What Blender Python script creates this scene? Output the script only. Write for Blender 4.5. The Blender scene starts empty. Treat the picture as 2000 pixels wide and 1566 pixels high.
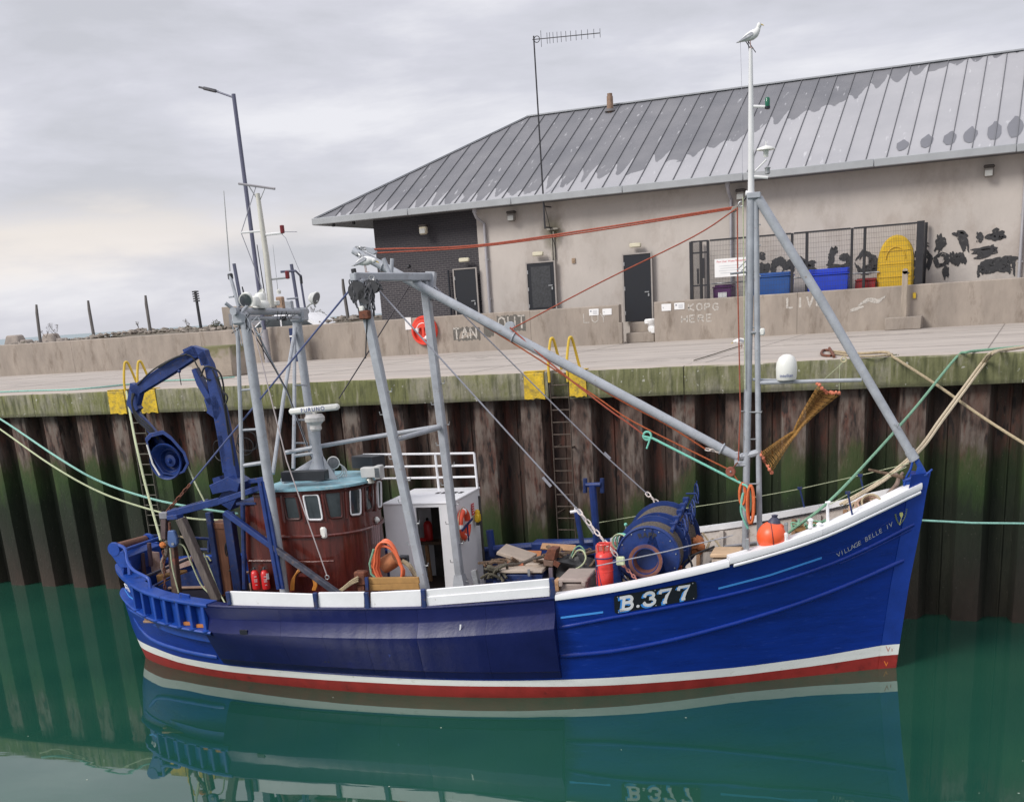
import bpy, bmesh, math, random
from mathutils import Vector, Matrix
from math import radians, sin, cos, pi
random.seed(7)
V = Vector
SC = bpy.context.scene
COL = SC.collection

# ------------------------------------------------------------------ camera
FPX, YAW, PITCH, ROLL, EYE = 2319.34, radians(24.1245), radians(18.5191), radians(-3.9412), 7.3984
PX, PY = 1000.0, 1371.0
fw = V((-sin(YAW)*cos(PITCH), cos(YAW)*cos(PITCH), -sin(PITCH)))
r0 = V((cos(YAW), sin(YAW), 0)); u0 = r0.cross(fw)
rt = r0*cos(ROLL) + u0*sin(ROLL); up = -r0*sin(ROLL) + u0*cos(ROLL)
CAMP = V((0, 0, EYE))
cd = bpy.data.cameras.new('camera'); cam = bpy.data.objects.new('camera', cd); COL.objects.link(cam)
cam.matrix_world = Matrix(((rt.x, up.x, -fw.x, 0), (rt.y, up.y, -fw.y, 0), (rt.z, up.z, -fw.z, EYE), (0, 0, 0, 1)))
cd.sensor_fit = 'HORIZONTAL'; cd.sensor_width = 36; cd.lens = FPX/2000*36
cd.shift_y = (PY-783)/2000; cd.shift_x = 0.0
cd.clip_start = 0.1; cd.clip_end = 20000
SC.camera = cam

# ------------------------------------------------------------------ world, sun, exposure
SC.view_settings.view_transform = 'Standard'; SC.view_settings.look = 'None'
SC.view_settings.exposure = 0.08; SC.view_settings.gamma = 1.0
SUN_EL, SUN_AZ = radians(38), radians(-145)
wd = bpy.data.worlds.new('World'); SC.world = wd; wd.use_nodes = True
nt = wd.node_tree; N = nt.nodes; L = nt.links; N.clear()
def wn(t, **k):
    n = N.new(t)
    for a, b in k.items(): setattr(n, a, b)
    return n
wout = wn('ShaderNodeOutputWorld'); bg = wn('ShaderNodeBackground'); L.new(bg.outputs[0], wout.inputs[0])
sky = wn('ShaderNodeTexSky', sky_type='NISHITA', sun_disc=False); sky.sun_elevation = SUN_EL; sky.sun_rotation = SUN_AZ
tc = wn('ShaderNodeTexCoord'); sep = wn('ShaderNodeSeparateXYZ'); L.new(tc.outputs['Generated'], sep.inputs[0])
mp = wn('ShaderNodeMapping'); mp.inputs['Scale'].default_value = (1.0, 1.0, 4.2); mp.inputs['Rotation'].default_value = (0.02, -0.05, 0.3)
L.new(tc.outputs['Generated'], mp.inputs[0])
nz = wn('ShaderNodeTexNoise'); nz.inputs['Scale'].default_value = 4.4; nz.inputs['Detail'].default_value = 8; nz.inputs['Roughness'].default_value = .56; nz.inputs['Distortion'].default_value = .15
L.new(mp.outputs[0], nz.inputs[0])
cr = wn('ShaderNodeValToRGB'); e = cr.color_ramp.elements
e[0].position = .36; e[0].color = (.58, .585, .635, 1); e[1].position = .65; e[1].color = (.83, .825, .87, 1)
el = cr.color_ramp.elements.new(.5); el.color = (.67, .67, .735, 1)
L.new(nz.outputs[0], cr.inputs[0])
# overcast brightens from the horizon to the zenith
mr = wn('ShaderNodeMapRange'); mr.inputs[1].default_value = 0.3; mr.inputs[2].default_value = 1.0; mr.inputs[3].default_value = 1.0; mr.inputs[4].default_value = 1.6
L.new(sep.outputs[2], mr.inputs[0])
mul = wn('ShaderNodeMix', data_type='RGBA', blend_type='MULTIPLY'); mul.inputs[0].default_value = 1
L.new(cr.outputs[0], mul.inputs[6]); L.new(mr.outputs[0], mul.inputs[7])
# low bright, slightly warm break in the cloud over the sea to the left
def math_(op, a, b=None):
    m = wn('ShaderNodeMath', operation=op)
    for i, v in enumerate((a, b)):
        if v is None: continue
        if isinstance(v, (int, float)): m.inputs[i].default_value = v
        else: L.new(v, m.inputs[i])
    return m.outputs[0]
elv = math_('ADD', sep.outputs[2], math_('MULTIPLY', math_('SUBTRACT', nz.outputs[0], .5), .07))
ga = math_('POWER', 2.718, math_('MULTIPLY', math_('POWER', math_('DIVIDE', math_('SUBTRACT', elv, .064), .015), 2.0), -1))
az = math_('ADD', math_('MULTIPLY', sep.outputs[0], -.84), math_('MULTIPLY', sep.outputs[1], .54))
azr = wn('ShaderNodeMapRange', interpolation_type='SMOOTHSTEP'); azr.inputs[1].default_value = .84; azr.inputs[2].default_value = .97; L.new(az, azr.inputs[0])
wf = math_('MULTIPLY', math_('MULTIPLY', ga, azr.outputs[0]), .75)
warm = wn('ShaderNodeMix', data_type='RGBA'); L.new(wf, warm.inputs[0]); L.new(mul.outputs[2], warm.inputs[6]); warm.inputs[7].default_value = (.92, .84, .77, 1)
skm = wn('ShaderNodeMix', data_type='RGBA', blend_type='MULTIPLY'); skm.inputs[0].default_value = 1; L.new(sky.outputs[0], skm.inputs[6]); skm.inputs[7].default_value = (.1, .1, .1, 1)
fin = wn('ShaderNodeMix', data_type='RGBA'); fin.inputs[0].default_value = .93; L.new(skm.outputs[2], fin.inputs[6]); L.new(warm.outputs[2], fin.inputs[7])
L.new(fin.outputs[2], bg.inputs[0]); bg.inputs[1].default_value = 1.0
sd = bpy.data.lights.new('sun', 'SUN'); sd.energy = 2.5; sd.angle = radians(22); sd.color = (1, .96, .9)
sun = bpy.data.objects.new('sun', sd); COL.objects.link(sun)
sun.rotation_euler = V((-cos(SUN_EL)*sin(SUN_AZ), -cos(SUN_EL)*cos(SUN_AZ), -sin(SUN_EL))).to_track_quat('-Z', 'Y').to_euler()

# ------------------------------------------------------------------ frames of reference
def ray(x, y): return rt*(x-PX)/FPX - up*(y-PY)/FPX + fw
def QY(x, y, Y):
    d = ray(x, y); return CAMP + d*(Y/d.y)
def QZ(x, y, z):
    d = ray(x, y); return CAMP + d*((z-EYE)/d.z)
TH = radians(7)
S0 = V((-2.245, 23.820, 0)); AX = V((-cos(TH), -sin(TH), 0)); PT = V((sin(TH), -cos(TH), 0))  # boat: s aft, b to port (near side)
UZ = V((0, 0, 1))
def W(s, b, z): return S0 + AX*s + PT*b + UZ*z
def B(x, y, b):
    d = ray(x, y); o = CAMP - S0; k = (b - o.dot(PT))/d.dot(PT); return CAMP + d*k
def inv(P):
    p = P - S0; return p.dot(AX), p.dot(PT), p.z
def lerp(a, b, t): return a + (b-a)*t
def tab(t, x):
    if x <= t[0][0]: return t[0][1]
    for (x0, y0), (x1, y1) in zip(t, t[1:]):
        if x <= x1:
            return y0 + (y1-y0)*(x-x0)/(x1-x0)
    return t[-1][1]
def smooth_tab(t, x):      # Catmull-Rom through the table
    n = len(t)
    if x <= t[0][0]: return t[0][1]
    if x >= t[-1][0]: return t[-1][1]
    for i in range(n-1):
        if x <= t[i+1][0]: break
    x0, y0 = t[i]; x1, y1 = t[i+1]; h = x1-x0
    m0 = (y1-t[i-1][1])/(x1-t[i-1][0]) if i > 0 else (y1-y0)/h
    m1 = (t[i+2][1]-y0)/(t[i+2][0]-x0) if i+2 < n else (y1-y0)/h
    u = (x-x0)/h
    return (2*u**3-3*u**2+1)*y0 + (u**3-2*u**2+u)*h*m0 + (-2*u**3+3*u**2)*y1 + (u**3-u**2)*h*m1

# ------------------------------------------------------------------ materials
MATS = {}
def mat(name, col, rough=.6, metal=0, var=.12, scale=3.0, bump=0.0, bscale=40, dirt=None, dirt_amt=0, dscale=2.0, stretch=None, spec=.5, coat=0):
    if name in MATS: return MATS[name]
    m = bpy.data.materials.new(name); m.use_nodes = True; MATS[name] = m
    t = m.node_tree; n = t.nodes; l = t.links; p = n['Principled BSDF']
    p.inputs['Roughness'].default_value = rough; p.inputs['Metallic'].default_value = metal
    p.inputs['Specular IOR Level'].default_value = spec; p.inputs['Coat Weight'].default_value = coat
    g = n.new('ShaderNodeNewGeometry'); mpn = n.new('ShaderNodeMapping'); l.new(g.outputs['Position'], mpn.inputs[0])
    if stretch: mpn.inputs['Scale'].default_value = stretch
    a = n.new('ShaderNodeTexNoise'); a.inputs['Scale'].default_value = scale; a.inputs['Detail'].default_value = 6; a.inputs['Roughness'].default_value = .65
    l.new(mpn.outputs[0], a.inputs[0])
    r = n.new('ShaderNodeMapRange'); r.inputs[1].default_value = .3; r.inputs[2].default_value = .7; r.inputs[3].default_value = 1-var; r.inputs[4].default_value = 1+var
    l.new(a.outputs[0], r.inputs[0])
    mx = n.new('ShaderNodeMix'); mx.data_type = 'RGBA'; mx.blend_type = 'MULTIPLY'; mx.inputs[0].default_value = 1
    mx.inputs[6].default_value = (*col, 1); l.new(r.outputs[0], mx.inputs[7]); out = mx.outputs[2]
    if dirt:
        b = n.new('ShaderNodeTexNoise'); b.inputs['Scale'].default_value = dscale; b.inputs['Detail'].default_value = 8; b.inputs['Roughness'].default_value = .7
        l.new(mpn.outputs[0], b.inputs[0])
        q = n.new('ShaderNodeMapRange'); q.inputs[1].default_value = .62-.25*dirt_amt; q.inputs[2].default_value = .72; l.new(b.outputs[0], q.inputs[0])
        k = n.new('ShaderNodeMix'); k.data_type = 'RGBA'; l.new(q.outputs[0], k.inputs[0]); l.new(out, k.inputs[6]); k.inputs[7].default_value = (*dirt, 1); out = k.outputs[2]
    l.new(out, p.inputs['Base Color'])
    rr = n.new('ShaderNodeMapRange'); rr.inputs[3].default_value = max(.03, rough-.12); rr.inputs[4].default_value = min(1, rough+.12); l.new(a.outputs[0], rr.inputs[0]); l.new(rr.outputs[0], p.inputs['Roughness'])
    if bump:
        c = n.new('ShaderNodeTexNoise'); c.inputs['Scale'].default_value = bscale; c.inputs['Detail'].default_value = 5; l.new(mpn.outputs[0], c.inputs[0])
        bp = n.new('ShaderNodeBump'); bp.inputs['Strength'].default_value = bump; bp.inputs['Distance'].default_value = .02; l.new(c.outputs[0], bp.inputs['Height']); l.new(bp.outputs[0], p.inputs['Normal'])
    return m
def worn_alpha(m_, scale, lo, hi, st=(1, 1, 1)):
    p_ = m_.node_tree.nodes['Principled BSDF']; n_ = m_.node_tree.nodes; g_ = n_.new('ShaderNodeNewGeometry'); q_ = n_.new('ShaderNodeMapping'); q_.inputs['Scale'].default_value = st
    x_ = n_.new('ShaderNodeTexNoise'); x_.inputs['Scale'].default_value = scale; x_.inputs['Detail'].default_value = 6; x_.inputs['Roughness'].default_value = .7; r_ = n_.new('ShaderNodeMapRange'); r_.inputs[1].default_value = lo; r_.inputs[2].default_value = hi
    l_ = m_.node_tree.links; l_.new(g_.outputs['Position'], q_.inputs[0]); l_.new(q_.outputs[0], x_.inputs[0]); l_.new(x_.outputs[0], r_.inputs[0]); l_.new(r_.outputs[0], p_.inputs['Alpha'])
def nd(m, t, **k):
    n = m.node_tree.nodes.new(t)
    for a, b in k.items(): setattr(n, a, b)
    return n
def lk(m, a, b): m.node_tree.links.new(a, b)

hull_blue = mat('hull_blue', (.0012, .025, .235), .3, var=.2, scale=1.3, bump=.22, bscale=5, dirt=(.02, .06, .36), dirt_amt=.1, dscale=3.5, stretch=(.8, .8, 4.5), spec=.4)
bright_blue = mat('bright_blue', (.008, .055, .31), .42, var=.2, scale=3, bump=.2, bscale=25, dirt=(.05, .07, .12), dirt_amt=.15, dscale=9)
navy = mat('navy_coating', (.006, .011, .080), .36, var=.15, scale=1.6, bump=.14, bscale=14, dirt=(.012, .018, .12), dirt_amt=.15, dscale=3, spec=.3)
steel_blue = mat('machine_blue', (.012, .036, .165), .42, var=.25, scale=4, bump=.2, bscale=30, dirt=(.10, .06, .045), dirt_amt=.12, dscale=12)
dark_blue = mat('dark_blue', (.012, .03, .12), .5, var=.3, scale=5, bump=.2, dirt=(.09, .06, .05), dirt_amt=.3, dscale=9)
white = mat('white_paint', (.84, .84, .86), .38, var=.05, scale=2, bump=.08, bscale=20, dirt=(.45, .40, .36), dirt_amt=-.15, dscale=7)
boot_white = mat('boot_white', (.76, .77, .74), .4, var=.06, scale=2, dirt=(.42, .42, .33), dirt_amt=.05, dscale=5, stretch=(1, 1, 3))
boot_red = mat('boot_red', (.28, .022, .018), .5, var=.2, scale=3, dirt=(.12, .012, .012), dirt_amt=.2, dscale=4)
mast_grey = mat('mast_grey', (.36, .38, .415), .45, var=.16, scale=4, bump=.15, bscale=30, dirt=(.21, .15, .11), dirt_amt=.06, dscale=13)
pole_white = mat('pole_white', (.72, .72, .72), .4, var=.06)
galv = mat('galvanised', (.36, .37, .38), .4, metal=.5, var=.15, scale=12)
dark_metal = mat('dark_metal', (.045, .045, .05), .5, metal=.3, var=.3, scale=12)
black_rub = mat('black_rubber', (.018, .018, .02), .55, var=.3, scale=10)
rust = mat('rust', (.16, .055, .03), .8, var=.4, scale=14, bump=.5, bscale=60, dirt=(.05, .03, .025), dirt_amt=.5, dscale=9)
chain_m = mat('chain_steel', (.34, .32, .32), .45, metal=.5, var=.25, scale=20)
brown = mat('varnished_brown', (.105, .020, .014), .24, var=.45, scale=2.2, bump=.12, bscale=12, stretch=(6, 6, .5), dirt=(.19, .06, .04), dirt_amt=.0, dscale=3, coat=.5)
wood_deck = mat('deck_wood', (.30, .19, .12), .75, var=.3, scale=5, bump=.3, bscale=30, stretch=(.5, 6, 2), dirt=(.10, .07, .05), dirt_amt=.25)
old_wood = mat('old_wood', (.13, .085, .055), .8, var=.4, scale=5, bump=.5, bscale=40, stretch=(5, 5, .6), dirt=(.04, .03, .028), dirt_amt=.4)
pale_wood = mat('pale_wood', (.44, .25, .13), .7, var=.2, scale=5, stretch=(1, 6, 3), dirt=(.25, .12, .06), dirt_amt=.1)
ply = mat('weathered_ply', (.42, .29, .25), .75, var=.2, scale=5, dirt=(.25, .13, .08), dirt_amt=.2)
cyan_roof = mat('pale_blue_roof', (.22, .41, .48), .5, var=.25, scale=4, bump=.2, bscale=14, dirt=(.45, .52, .53), dirt_amt=.4, dscale=5)
beige = mat('beige_plastic', (.40, .33, .27), .5, var=.12, scale=6, dirt=(.2, .15, .12), dirt_amt=.05, dscale=12)
fish_grey = mat('insulated_grey', (.33, .27, .24), .5, var=.1, scale=6, dirt=(.16, .12, .10), dirt_amt=.1, dscale=9)
red = mat('red_paint', (.62, .025, .025), .32, var=.12, scale=6, coat=.2)
gas_red = mat('gas_red', (.72, .05, .04), .38, var=.12, scale=8, dirt=(.4, .05, .04), dirt_amt=.1, dscale=12)
orange = mat('buoy_orange', (.85, .115, .035), .35, var=.06, scale=5, dirt=(.6, .13, .07), dirt_amt=-.1, dscale=6)
hose_or = mat('hose_orange', (.78, .17, .07), .45, var=.1)
hose_yel = mat('hose_yellow', (.62, .24, .04), .5, var=.1)
rope_or = mat('rope_orange', (.42, .10, .035), .85, var=.35, scale=30, bump=.6, bscale=140)
rope_rust = mat('rope_red', (.36, .085, .05), .85, var=.3, scale=30, bump=.6, bscale=140)
rope_teal = mat('rope_teal', (.22, .60, .48), .8, var=.2, scale=30, bump=.6, bscale=140)
rope_green = mat('rope_green', (.20, .38, .26), .85, var=.3, scale=30, bump=.6, bscale=140)
rope_tan = mat('rope_tan', (.42, .34, .22), .9, var=.3, scale=30, bump=.6, bscale=140)
rope_pale = mat('rope_pale', (.46, .50, .32), .85, var=.25, scale=30, bump=.6, bscale=140)
rope_dark = mat('rope_dark', (.10, .09, .065), .9, var=.4, scale=30, bump=.6, bscale=140)
rope_old = mat('rope_winch', (.105, .088, .075), .9, var=.6, scale=40, bump=.9, bscale=90)
wire_m = mat('wire_rope', (.32, .32, .36), .5, metal=.4, var=.2, scale=30)
wire_dark = mat('wire_dark', (.07, .06, .07), .6, var=.3, scale=30)
net_m = mat('net_ochre', (.36, .19, .05), .9, var=.3, scale=20)
net_red = mat('net_rim_red', (.62, .20, .12), .9, var=.3, scale=20)
yellow = mat('yellow_paint', (.66, .44, .02), .6, var=.2, scale=6, bump=.5, bscale=30, dirt=(.14, .12, .06), dirt_amt=.6, dscale=7)
yel_plast = mat('yellow_plastic', (.74, .47, .02), .45, var=.08, scale=4)
glassm = mat('dark_glass', (.035, .045, .05), .06, var=.5, scale=2, spec=.8)
lensm = mat('lens_glass', (.10, .11, .12), .1, var=.3, scale=9, spec=.8)
red_lens = mat('red_lens', (.16, .008, .012), .15, var=.1); green_lens = mat('green_lens', (.004, .11, .06), .15, var=.1)
dome_w = mat('dome_white', (.76, .76, .72), .35, var=.04)
cream = mat('cream_metal', (.56, .50, .38), .45, var=.15, scale=9, dirt=(.3, .2, .1), dirt_amt=.1)
blackp = mat('black_paint', (.010, .012, .02), .35, var=.2)
lett_w = mat('lettering_white', (.82, .82, .84), .4, var=.05); lett_c = mat('lettering_blue', (.07, .33, .85), .4, var=.05); lett_y = mat('lettering_yellow', (.62, .62, .22), .5, var=.15); lett_s = mat('lettering_silver', (.50, .52, .55), .5, var=.2)
lett_b = mat('lettering_navy', (.02, .05, .25), .4); lett_r = mat('lettering_red', (.6, .06, .08), .5); lett_k = mat('lettering_black', (.03, .03, .035), .5)
rope_aqua = mat('rope_aqua', (.26, .50, .43), .85, var=.3, scale=30, bump=.7, bscale=140)
chalk = mat('chalk_paint', (.50, .47, .43), .9, var=.3, scale=25, dirt=(.28, .24, .20), dirt_amt=.45, dscale=22)
tar = mat('black_overpaint', (.035, .035, .038), .7, var=.3, scale=8, dirt=(.16, .15, .14), dirt_amt=.15, dscale=9)
concrete_w = mat('wall_concrete', (.315, .27, .23), .9, var=.2, scale=1.5, bump=.4, bscale=18, dirt=(.18, .145, .115), dirt_amt=.35, dscale=2.2, stretch=(1, 1, .35))
apron_m = mat('apron_concrete', (.41, .365, .325), .85, var=.16, scale=1.2, bump=.3, bscale=12, dirt=(.31, .275, .25), dirt_amt=.6, dscale=.5, stretch=(.35, 1.3, 1))
render_m = mat('wall_render', (.49, .447, .412), .9, var=.1, scale=.7, bump=.25, bscale=14, dirt=(.35, .30, .265), dirt_amt=.5, dscale=.6, stretch=(1, 1, .6))
pvc = mat('pipe_pvc', (.38, .37, .39), .5, var=.1)
gull_w = mat('gull_white', (.74, .74, .73), .7, var=.06, scale=30); gull_g = mat('gull_grey', (.30, .31, .34), .75, var=.1, scale=30); gull_k = mat('gull_dark', (.05, .05, .055), .7); gull_p = mat('gull_leg', (.36, .22, .18), .6)
rock_m = mat('rock', (.27, .235, .205), .95, var=.45, scale=2.5, bump=.8, bscale=9, dirt=(.06, .065, .04), dirt_amt=.45, dscale=1.4)
twig_m = mat('twig', (.11, .09, .075), .9, var=.3)
post_m = mat('fence_timber', (.15, .14, .135), .85, var=.3, scale=5, stretch=(4, 4, .5))
lamp_blue = mat('lamp_column_paint', (.10, .105, .16), .45, var=.12)
bin_blue = mat('bin_blue', (.02, .10, .36), .45, var=.1); bin_blue2 = mat('bin_bright_blue', (.015, .06, .60), .45, var=.1); bin_purple = mat('bin_purple', (.09, .02, .11), .45, var=.1); bin_red = mat('bin_red', (.35, .02, .025), .45, var=.1)
worn_alpha(tar, 7, .36, .44, (1, 1, .6)); worn_alpha(chalk, 14, .32, .44)
sign_w = mat('sign_white', (.78, .78, .78), .4, var=.03)

# ------------------------------------------------------------------ mesh builder
class MB:
    def __init__(s): s.v = []; s.f = []; s.mi = []
    def add(s, v, f, mi=0):
        o = len(s.v); s.v += [V(p) for p in v]; s.f += [tuple(i+o for i in q) for q in f]; s.mi += [mi]*len(f); return s
    def box(s, c, sz, R=None, mi=0, taper=1.0):
        c = V(c); hx, hy, hz = sz[0]/2, sz[1]/2, sz[2]/2
        if R is None: R = (V((1, 0, 0)), V((0, 1, 0)), V((0, 0, 1)))
        vs = []
        for z in (-1, 1):
            k = taper if z > 0 else 1
            for x, y in ((-1, -1), (1, -1), (1, 1), (-1, 1)): vs.append(c + R[0]*hx*x*k + R[1]*hy*y*k + R[2]*hz*z)
        return s.add(vs, [(3, 2, 1, 0), (4, 5, 6, 7), (0, 1, 5, 4), (1, 2, 6, 5), (2, 3, 7, 6), (3, 0, 4, 7)], mi)
    def bar(s, p, q, w, h, upv=None, mi=0):
        p = V(p); q = V(q); d = (q-p); ln = d.length; d.normalize()
        u = V(upv) if upv is not None else UZ
        if abs(d.dot(u)) > .98: u = V((1, 0, 0))
        a = d.cross(u).normalized(); c = a.cross(d)
        return s.box((p+q)/2, (ln, w, h), (d, a, c), mi)
    def tube(s, pts, r, n=8, closed=False, mi=0, caps=True):
        pts = [V(p) for p in pts]; m = len(pts); rs = r if isinstance(r, (list, tuple)) else [r]*m
        d0 = (pts[1]-pts[0]).normalized(); a = d0.orthogonal().normalized(); vs = []; fs = []
        for i, p in enumerate(pts):
            if closed: t = (pts[(i+1) % m]-pts[i-1]).normalized()
            else: t = (pts[min(i+1, m-1)]-pts[max(i-1, 0)]).normalized()
            a = (a - t*a.dot(t))
            if a.length < 1e-6: a = t.orthogonal()
            a.normalize(); b = t.cross(a)
            for j in range(n):
                an = 2*pi*j/n; vs.append(p + (a*cos(an)+b*sin(an))*rs[i])
        for i in range(m if closed else m-1):
            k = (i+1) % m
            for j in range(n): fs.append((i*n+j, i*n+(j+1) % n, k*n+(j+1) % n, k*n+j))
        if not closed and caps: fs.append(tuple(range(n-1, -1, -1))); fs.append(tuple((m-1)*n+j for j in range(n)))
        return s.add(vs, fs, mi)
    def cyl(s, p, q, r, r2=None, n=12, mi=0): return s.tube([p, q], [r, r if r2 is None else r2], n, mi=mi)
    def lathe(s, prof, o, ax=UZ, n=20, mi=0, scale=(1, 1), arc=None):
        ax = V(ax).normalized(); a = ax.orthogonal().normalized(); b = ax.cross(a); o = V(o); vs = []; fs = []
        if abs(ax.z) > .99: a = V((1, 0, 0)); b = V((0, 1, 0))
        for r, h in prof:
            for j in range(n):
                an = 2*pi*j/n; vs.append(o + ax*h + (a*cos(an)*scale[0]+b*sin(an)*scale[1])*r)
        for i in range(len(prof)-1):
            for j in range(n): fs.append((i*n+j, i*n+(j+1) % n, (i+1)*n+(j+1) % n, (i+1)*n+j))
        if prof[0][0] < .1: fs.append(tuple(range(n-1, -1, -1)))
        if prof[-1][0] < .1: fs.append(tuple((len(prof)-1)*n+j for j in range(n)))
        return s.add(vs, fs, mi)
    def ball(s, c, r, n=14, sc=(1, 1, 1), mi=0):
        c = V(c); vs = []; fs = []; m = max(4, n//2)
        for i in range(m+1):
            th = pi*i/m
            for j in range(n):
                ph = 2*pi*j/n; vs.append(c + V((sin(th)*cos(ph)*sc[0], sin(th)*sin(ph)*sc[1], cos(th)*sc[2]))*r)
        for i in range(m):
            for j in range(n): fs.append((i*n+j, (i+1)*n+j, (i+1)*n+(j+1) % n, i*n+(j+1) % n))
        return s.add(vs, fs, mi)
    def lump(s, c, r, sc=(1, 1, 1), n=22, amp=.25, seed=1):
        from mathutils import noise
        o = len(s.v); s.ball((0, 0, 0), 1.0, n, (1, 1, 1)); c = V(c)
        for i in range(o, len(s.v)):
            p = s.v[i]; k = 1+amp*noise.noise(p*1.6+V((seed*7.1, 0, 0)))*2+amp*.4*noise.noise(p*4.5+V((seed, 3, 0)))*2; s.v[i] = c+V((p.x*sc[0], p.y*sc[1], p.z*sc[2]))*r*k
        return s
    def torus(s, c, ax, R, r, n=24, m=8, mi=0, arc=(0, 2*pi)):
        ax = V(ax).normalized(); a = ax.orthogonal().normalized(); b = ax.cross(a); c = V(c)
        full = abs(arc[1]-arc[0]-2*pi) < 1e-4; k = n if full else n+1
        pts = [c + (a*cos(arc[0]+(arc[1]-arc[0])*i/n) + b*sin(arc[0]+(arc[1]-arc[0])*i/n))*R for i in range(k)]
        return s.tube(pts, r, m, closed=full, mi=mi)
    def prism(s, poly, off, mi=0):
        n = len(poly); poly = [V(p) for p in poly]; off = V(off)
        vs = poly + [p+off for p in poly]
        fs = [tuple(range(n-1, -1, -1)), tuple(range(n, 2*n))] + [(i, (i+1) % n, n+(i+1) % n, n+i) for i in range(n)]
        return s.add(vs, fs, mi)
    def grid(s, rows, mi=0, flip=False):
        n = len(rows[0]); vs = [p for r in rows for p in r]; fs = []
        for i in range(len(rows)-1):
            for j in range(n-1):
                q = (i*n+j, i*n+j+1, (i+1)*n+j+1, (i+1)*n+j); fs.append(q[::-1] if flip else q)
        return s.add(vs, fs, mi)
    def ribbon(s, pts, w, fmap, mi=0, th=0.0):       # flat stroke in (u, v), mapped by fmap(u, v, off)
        n = len(pts); L_, R_ = [], []
        for i, (x, y) in enumerate(pts):
            x0, y0 = pts[max(i-1, 0)]; x1, y1 = pts[min(i+1, n-1)]
            dx, dy = x1-x0, y1-y0; l = math.hypot(dx, dy) or 1
            ww = w[i] if isinstance(w, (list, tuple)) else w
            L_.append((x-dy/l*ww/2, y+dx/l*ww/2)); R_.append((x+dy/l*ww/2, y-dx/l*ww/2))
        s.grid([[fmap(*p, th) for p in L_], [fmap(*p, th) for p in R_]], mi)
        return s
ROOTLOC = {}
def finish(o, parent=None, smooth=40, bevel=0, seg=1):
    me = o.data
    if smooth:
        for p in me.polygons: p.use_smooth = True
        try: me.set_sharp_from_angle(angle=radians(smooth))
        except Exception: pass
    if bevel:
        md = o.modifiers.new('bevel', 'BEVEL'); md.width = bevel; md.segments = seg; md.limit_method = 'ANGLE'; md.angle_limit = radians(35)
def build(mb, name, m, parent=None, smooth=40, bevel=0, label=None, kind=None):
    base = V((0, 0, 0)); p = parent
    while p is not None:
        base = base + p.location; p = p.parent
    me = bpy.data.meshes.new(name)
    own = V((0, 0, 0))
    if parent is None and mb.v:
        xs = [v.x for v in mb.v]; ys = [v.y for v in mb.v]; zs = [v.z for v in mb.v]
        own = V(((min(xs)+max(xs))/2, (min(ys)+max(ys))/2, min(zs)))
    me.from_pydata([v-base-own for v in mb.v], [], mb.f); me.update()
    ms = m if isinstance(m, (list, tuple)) else [m]
    for q in ms: me.materials.append(q)
    if len(ms) > 1: me.polygons.foreach_set('material_index', mb.mi)
    o = bpy.data.objects.new(name, me); COL.objects.link(o); o.location = own
    if parent is not None: o.parent = parent
    finish(o, parent, smooth, bevel)
    if label: o['label'] = label
    if kind: o['kind'] = kind
    return o
def thing(name, label, cat, loc, group=None):
    o = bpy.data.objects.new(name, None); COL.objects.link(o); o.location = V(loc); o.empty_display_size = .2
    o['label'] = label; o['category'] = cat
    if group: o['group'] = group
    return o
def tag(o, label, cat, group=None):
    o['label'] = label; o['category'] = cat
    if group: o['group'] = group
    return o
def ctr(pts, n=8):          # Catmull-Rom polyline through 3D points
    pts = [V(p) for p in pts]; out = []
    P = [pts[0]*2-pts[1]] + pts + [pts[-1]*2-pts[-2]]
    for i in range(1, len(P)-2):
        for k in range(n):
            t = k/n; a, b, c, d = P[i-1], P[i], P[i+1], P[i+2]
            out.append(.5*((2*b) + (c-a)*t + (2*a-5*b+4*c-d)*t*t + (3*b-a-3*c+d)*t**3))
    out.append(pts[-1]); return out
def sagl(p, q, sag, n=14):
    p = V(p); q = V(q); return [p.lerp(q, i/n) - UZ*sag*4*(i/n)*(1-i/n) for i in range(n+1)]
def chain(mb, p, q, n, r=.014, w=.05, mi=0):
    p = V(p); q = V(q); d = (q-p).normalized(); a = d.orthogonal().normalized(); b = d.cross(a); ln = (q-p).length/n
    for i in range(n):
        c = p + (q-p)*((i+.5)/n); e = (a, b)[i % 2]
        pts = [c + d*cos(t)*ln*.62 + e*sin(t)*w*.5 for t in [2*pi*k/8 for k in range(8)]]
        mb.tube(pts, r, 5, closed=True, mi=mi)
def text_mesh(name, s, fmap, m, parent, size=1.0, shear=0.0, bold=0.0, space=1.0, off=0.0):
    cu = bpy.data.curves.new(name, 'FONT'); cu.body = s; cu.size = size; cu.shear = shear; cu.offset = bold; cu.space_character = space; cu.align_x = 'CENTER'; cu.align_y = 'CENTER'; cu.resolution_u = 3
    o = bpy.data.objects.new(name, cu); COL.objects.link(o)
    me = bpy.data.meshes.new_from_object(o.evaluated_get(bpy.context.evaluated_depsgraph_get()))
    mb = MB(); mb.add([fmap(v.co.x, v.co.y, off) for v in me.vertices], [tuple(p.vertices) for p in me.polygons])
    bpy.data.objects.remove(o); bpy.data.meshes.remove(me)
    return build(mb, name, m, parent, smooth=0)
def plane_map(o, xd, yd):
    o = V(o); xd = V(xd).normalized(); yd = V(yd).normalized(); n = xd.cross(yd).normalized()
    return lambda u, v, off=0.0: o + xd*u + yd*v + n*off
def quad_map(a, b, c, d, n=None):      # a lower left, b lower right, c upper right, d upper left ; u, v in 0..1
    n = n or (b-a).cross(d-a).normalized()
    return lambda u, v, off=0.0: (a*(1-u)+b*u)*(1-v) + (d*(1-u)+c*u)*v + n*off
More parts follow.
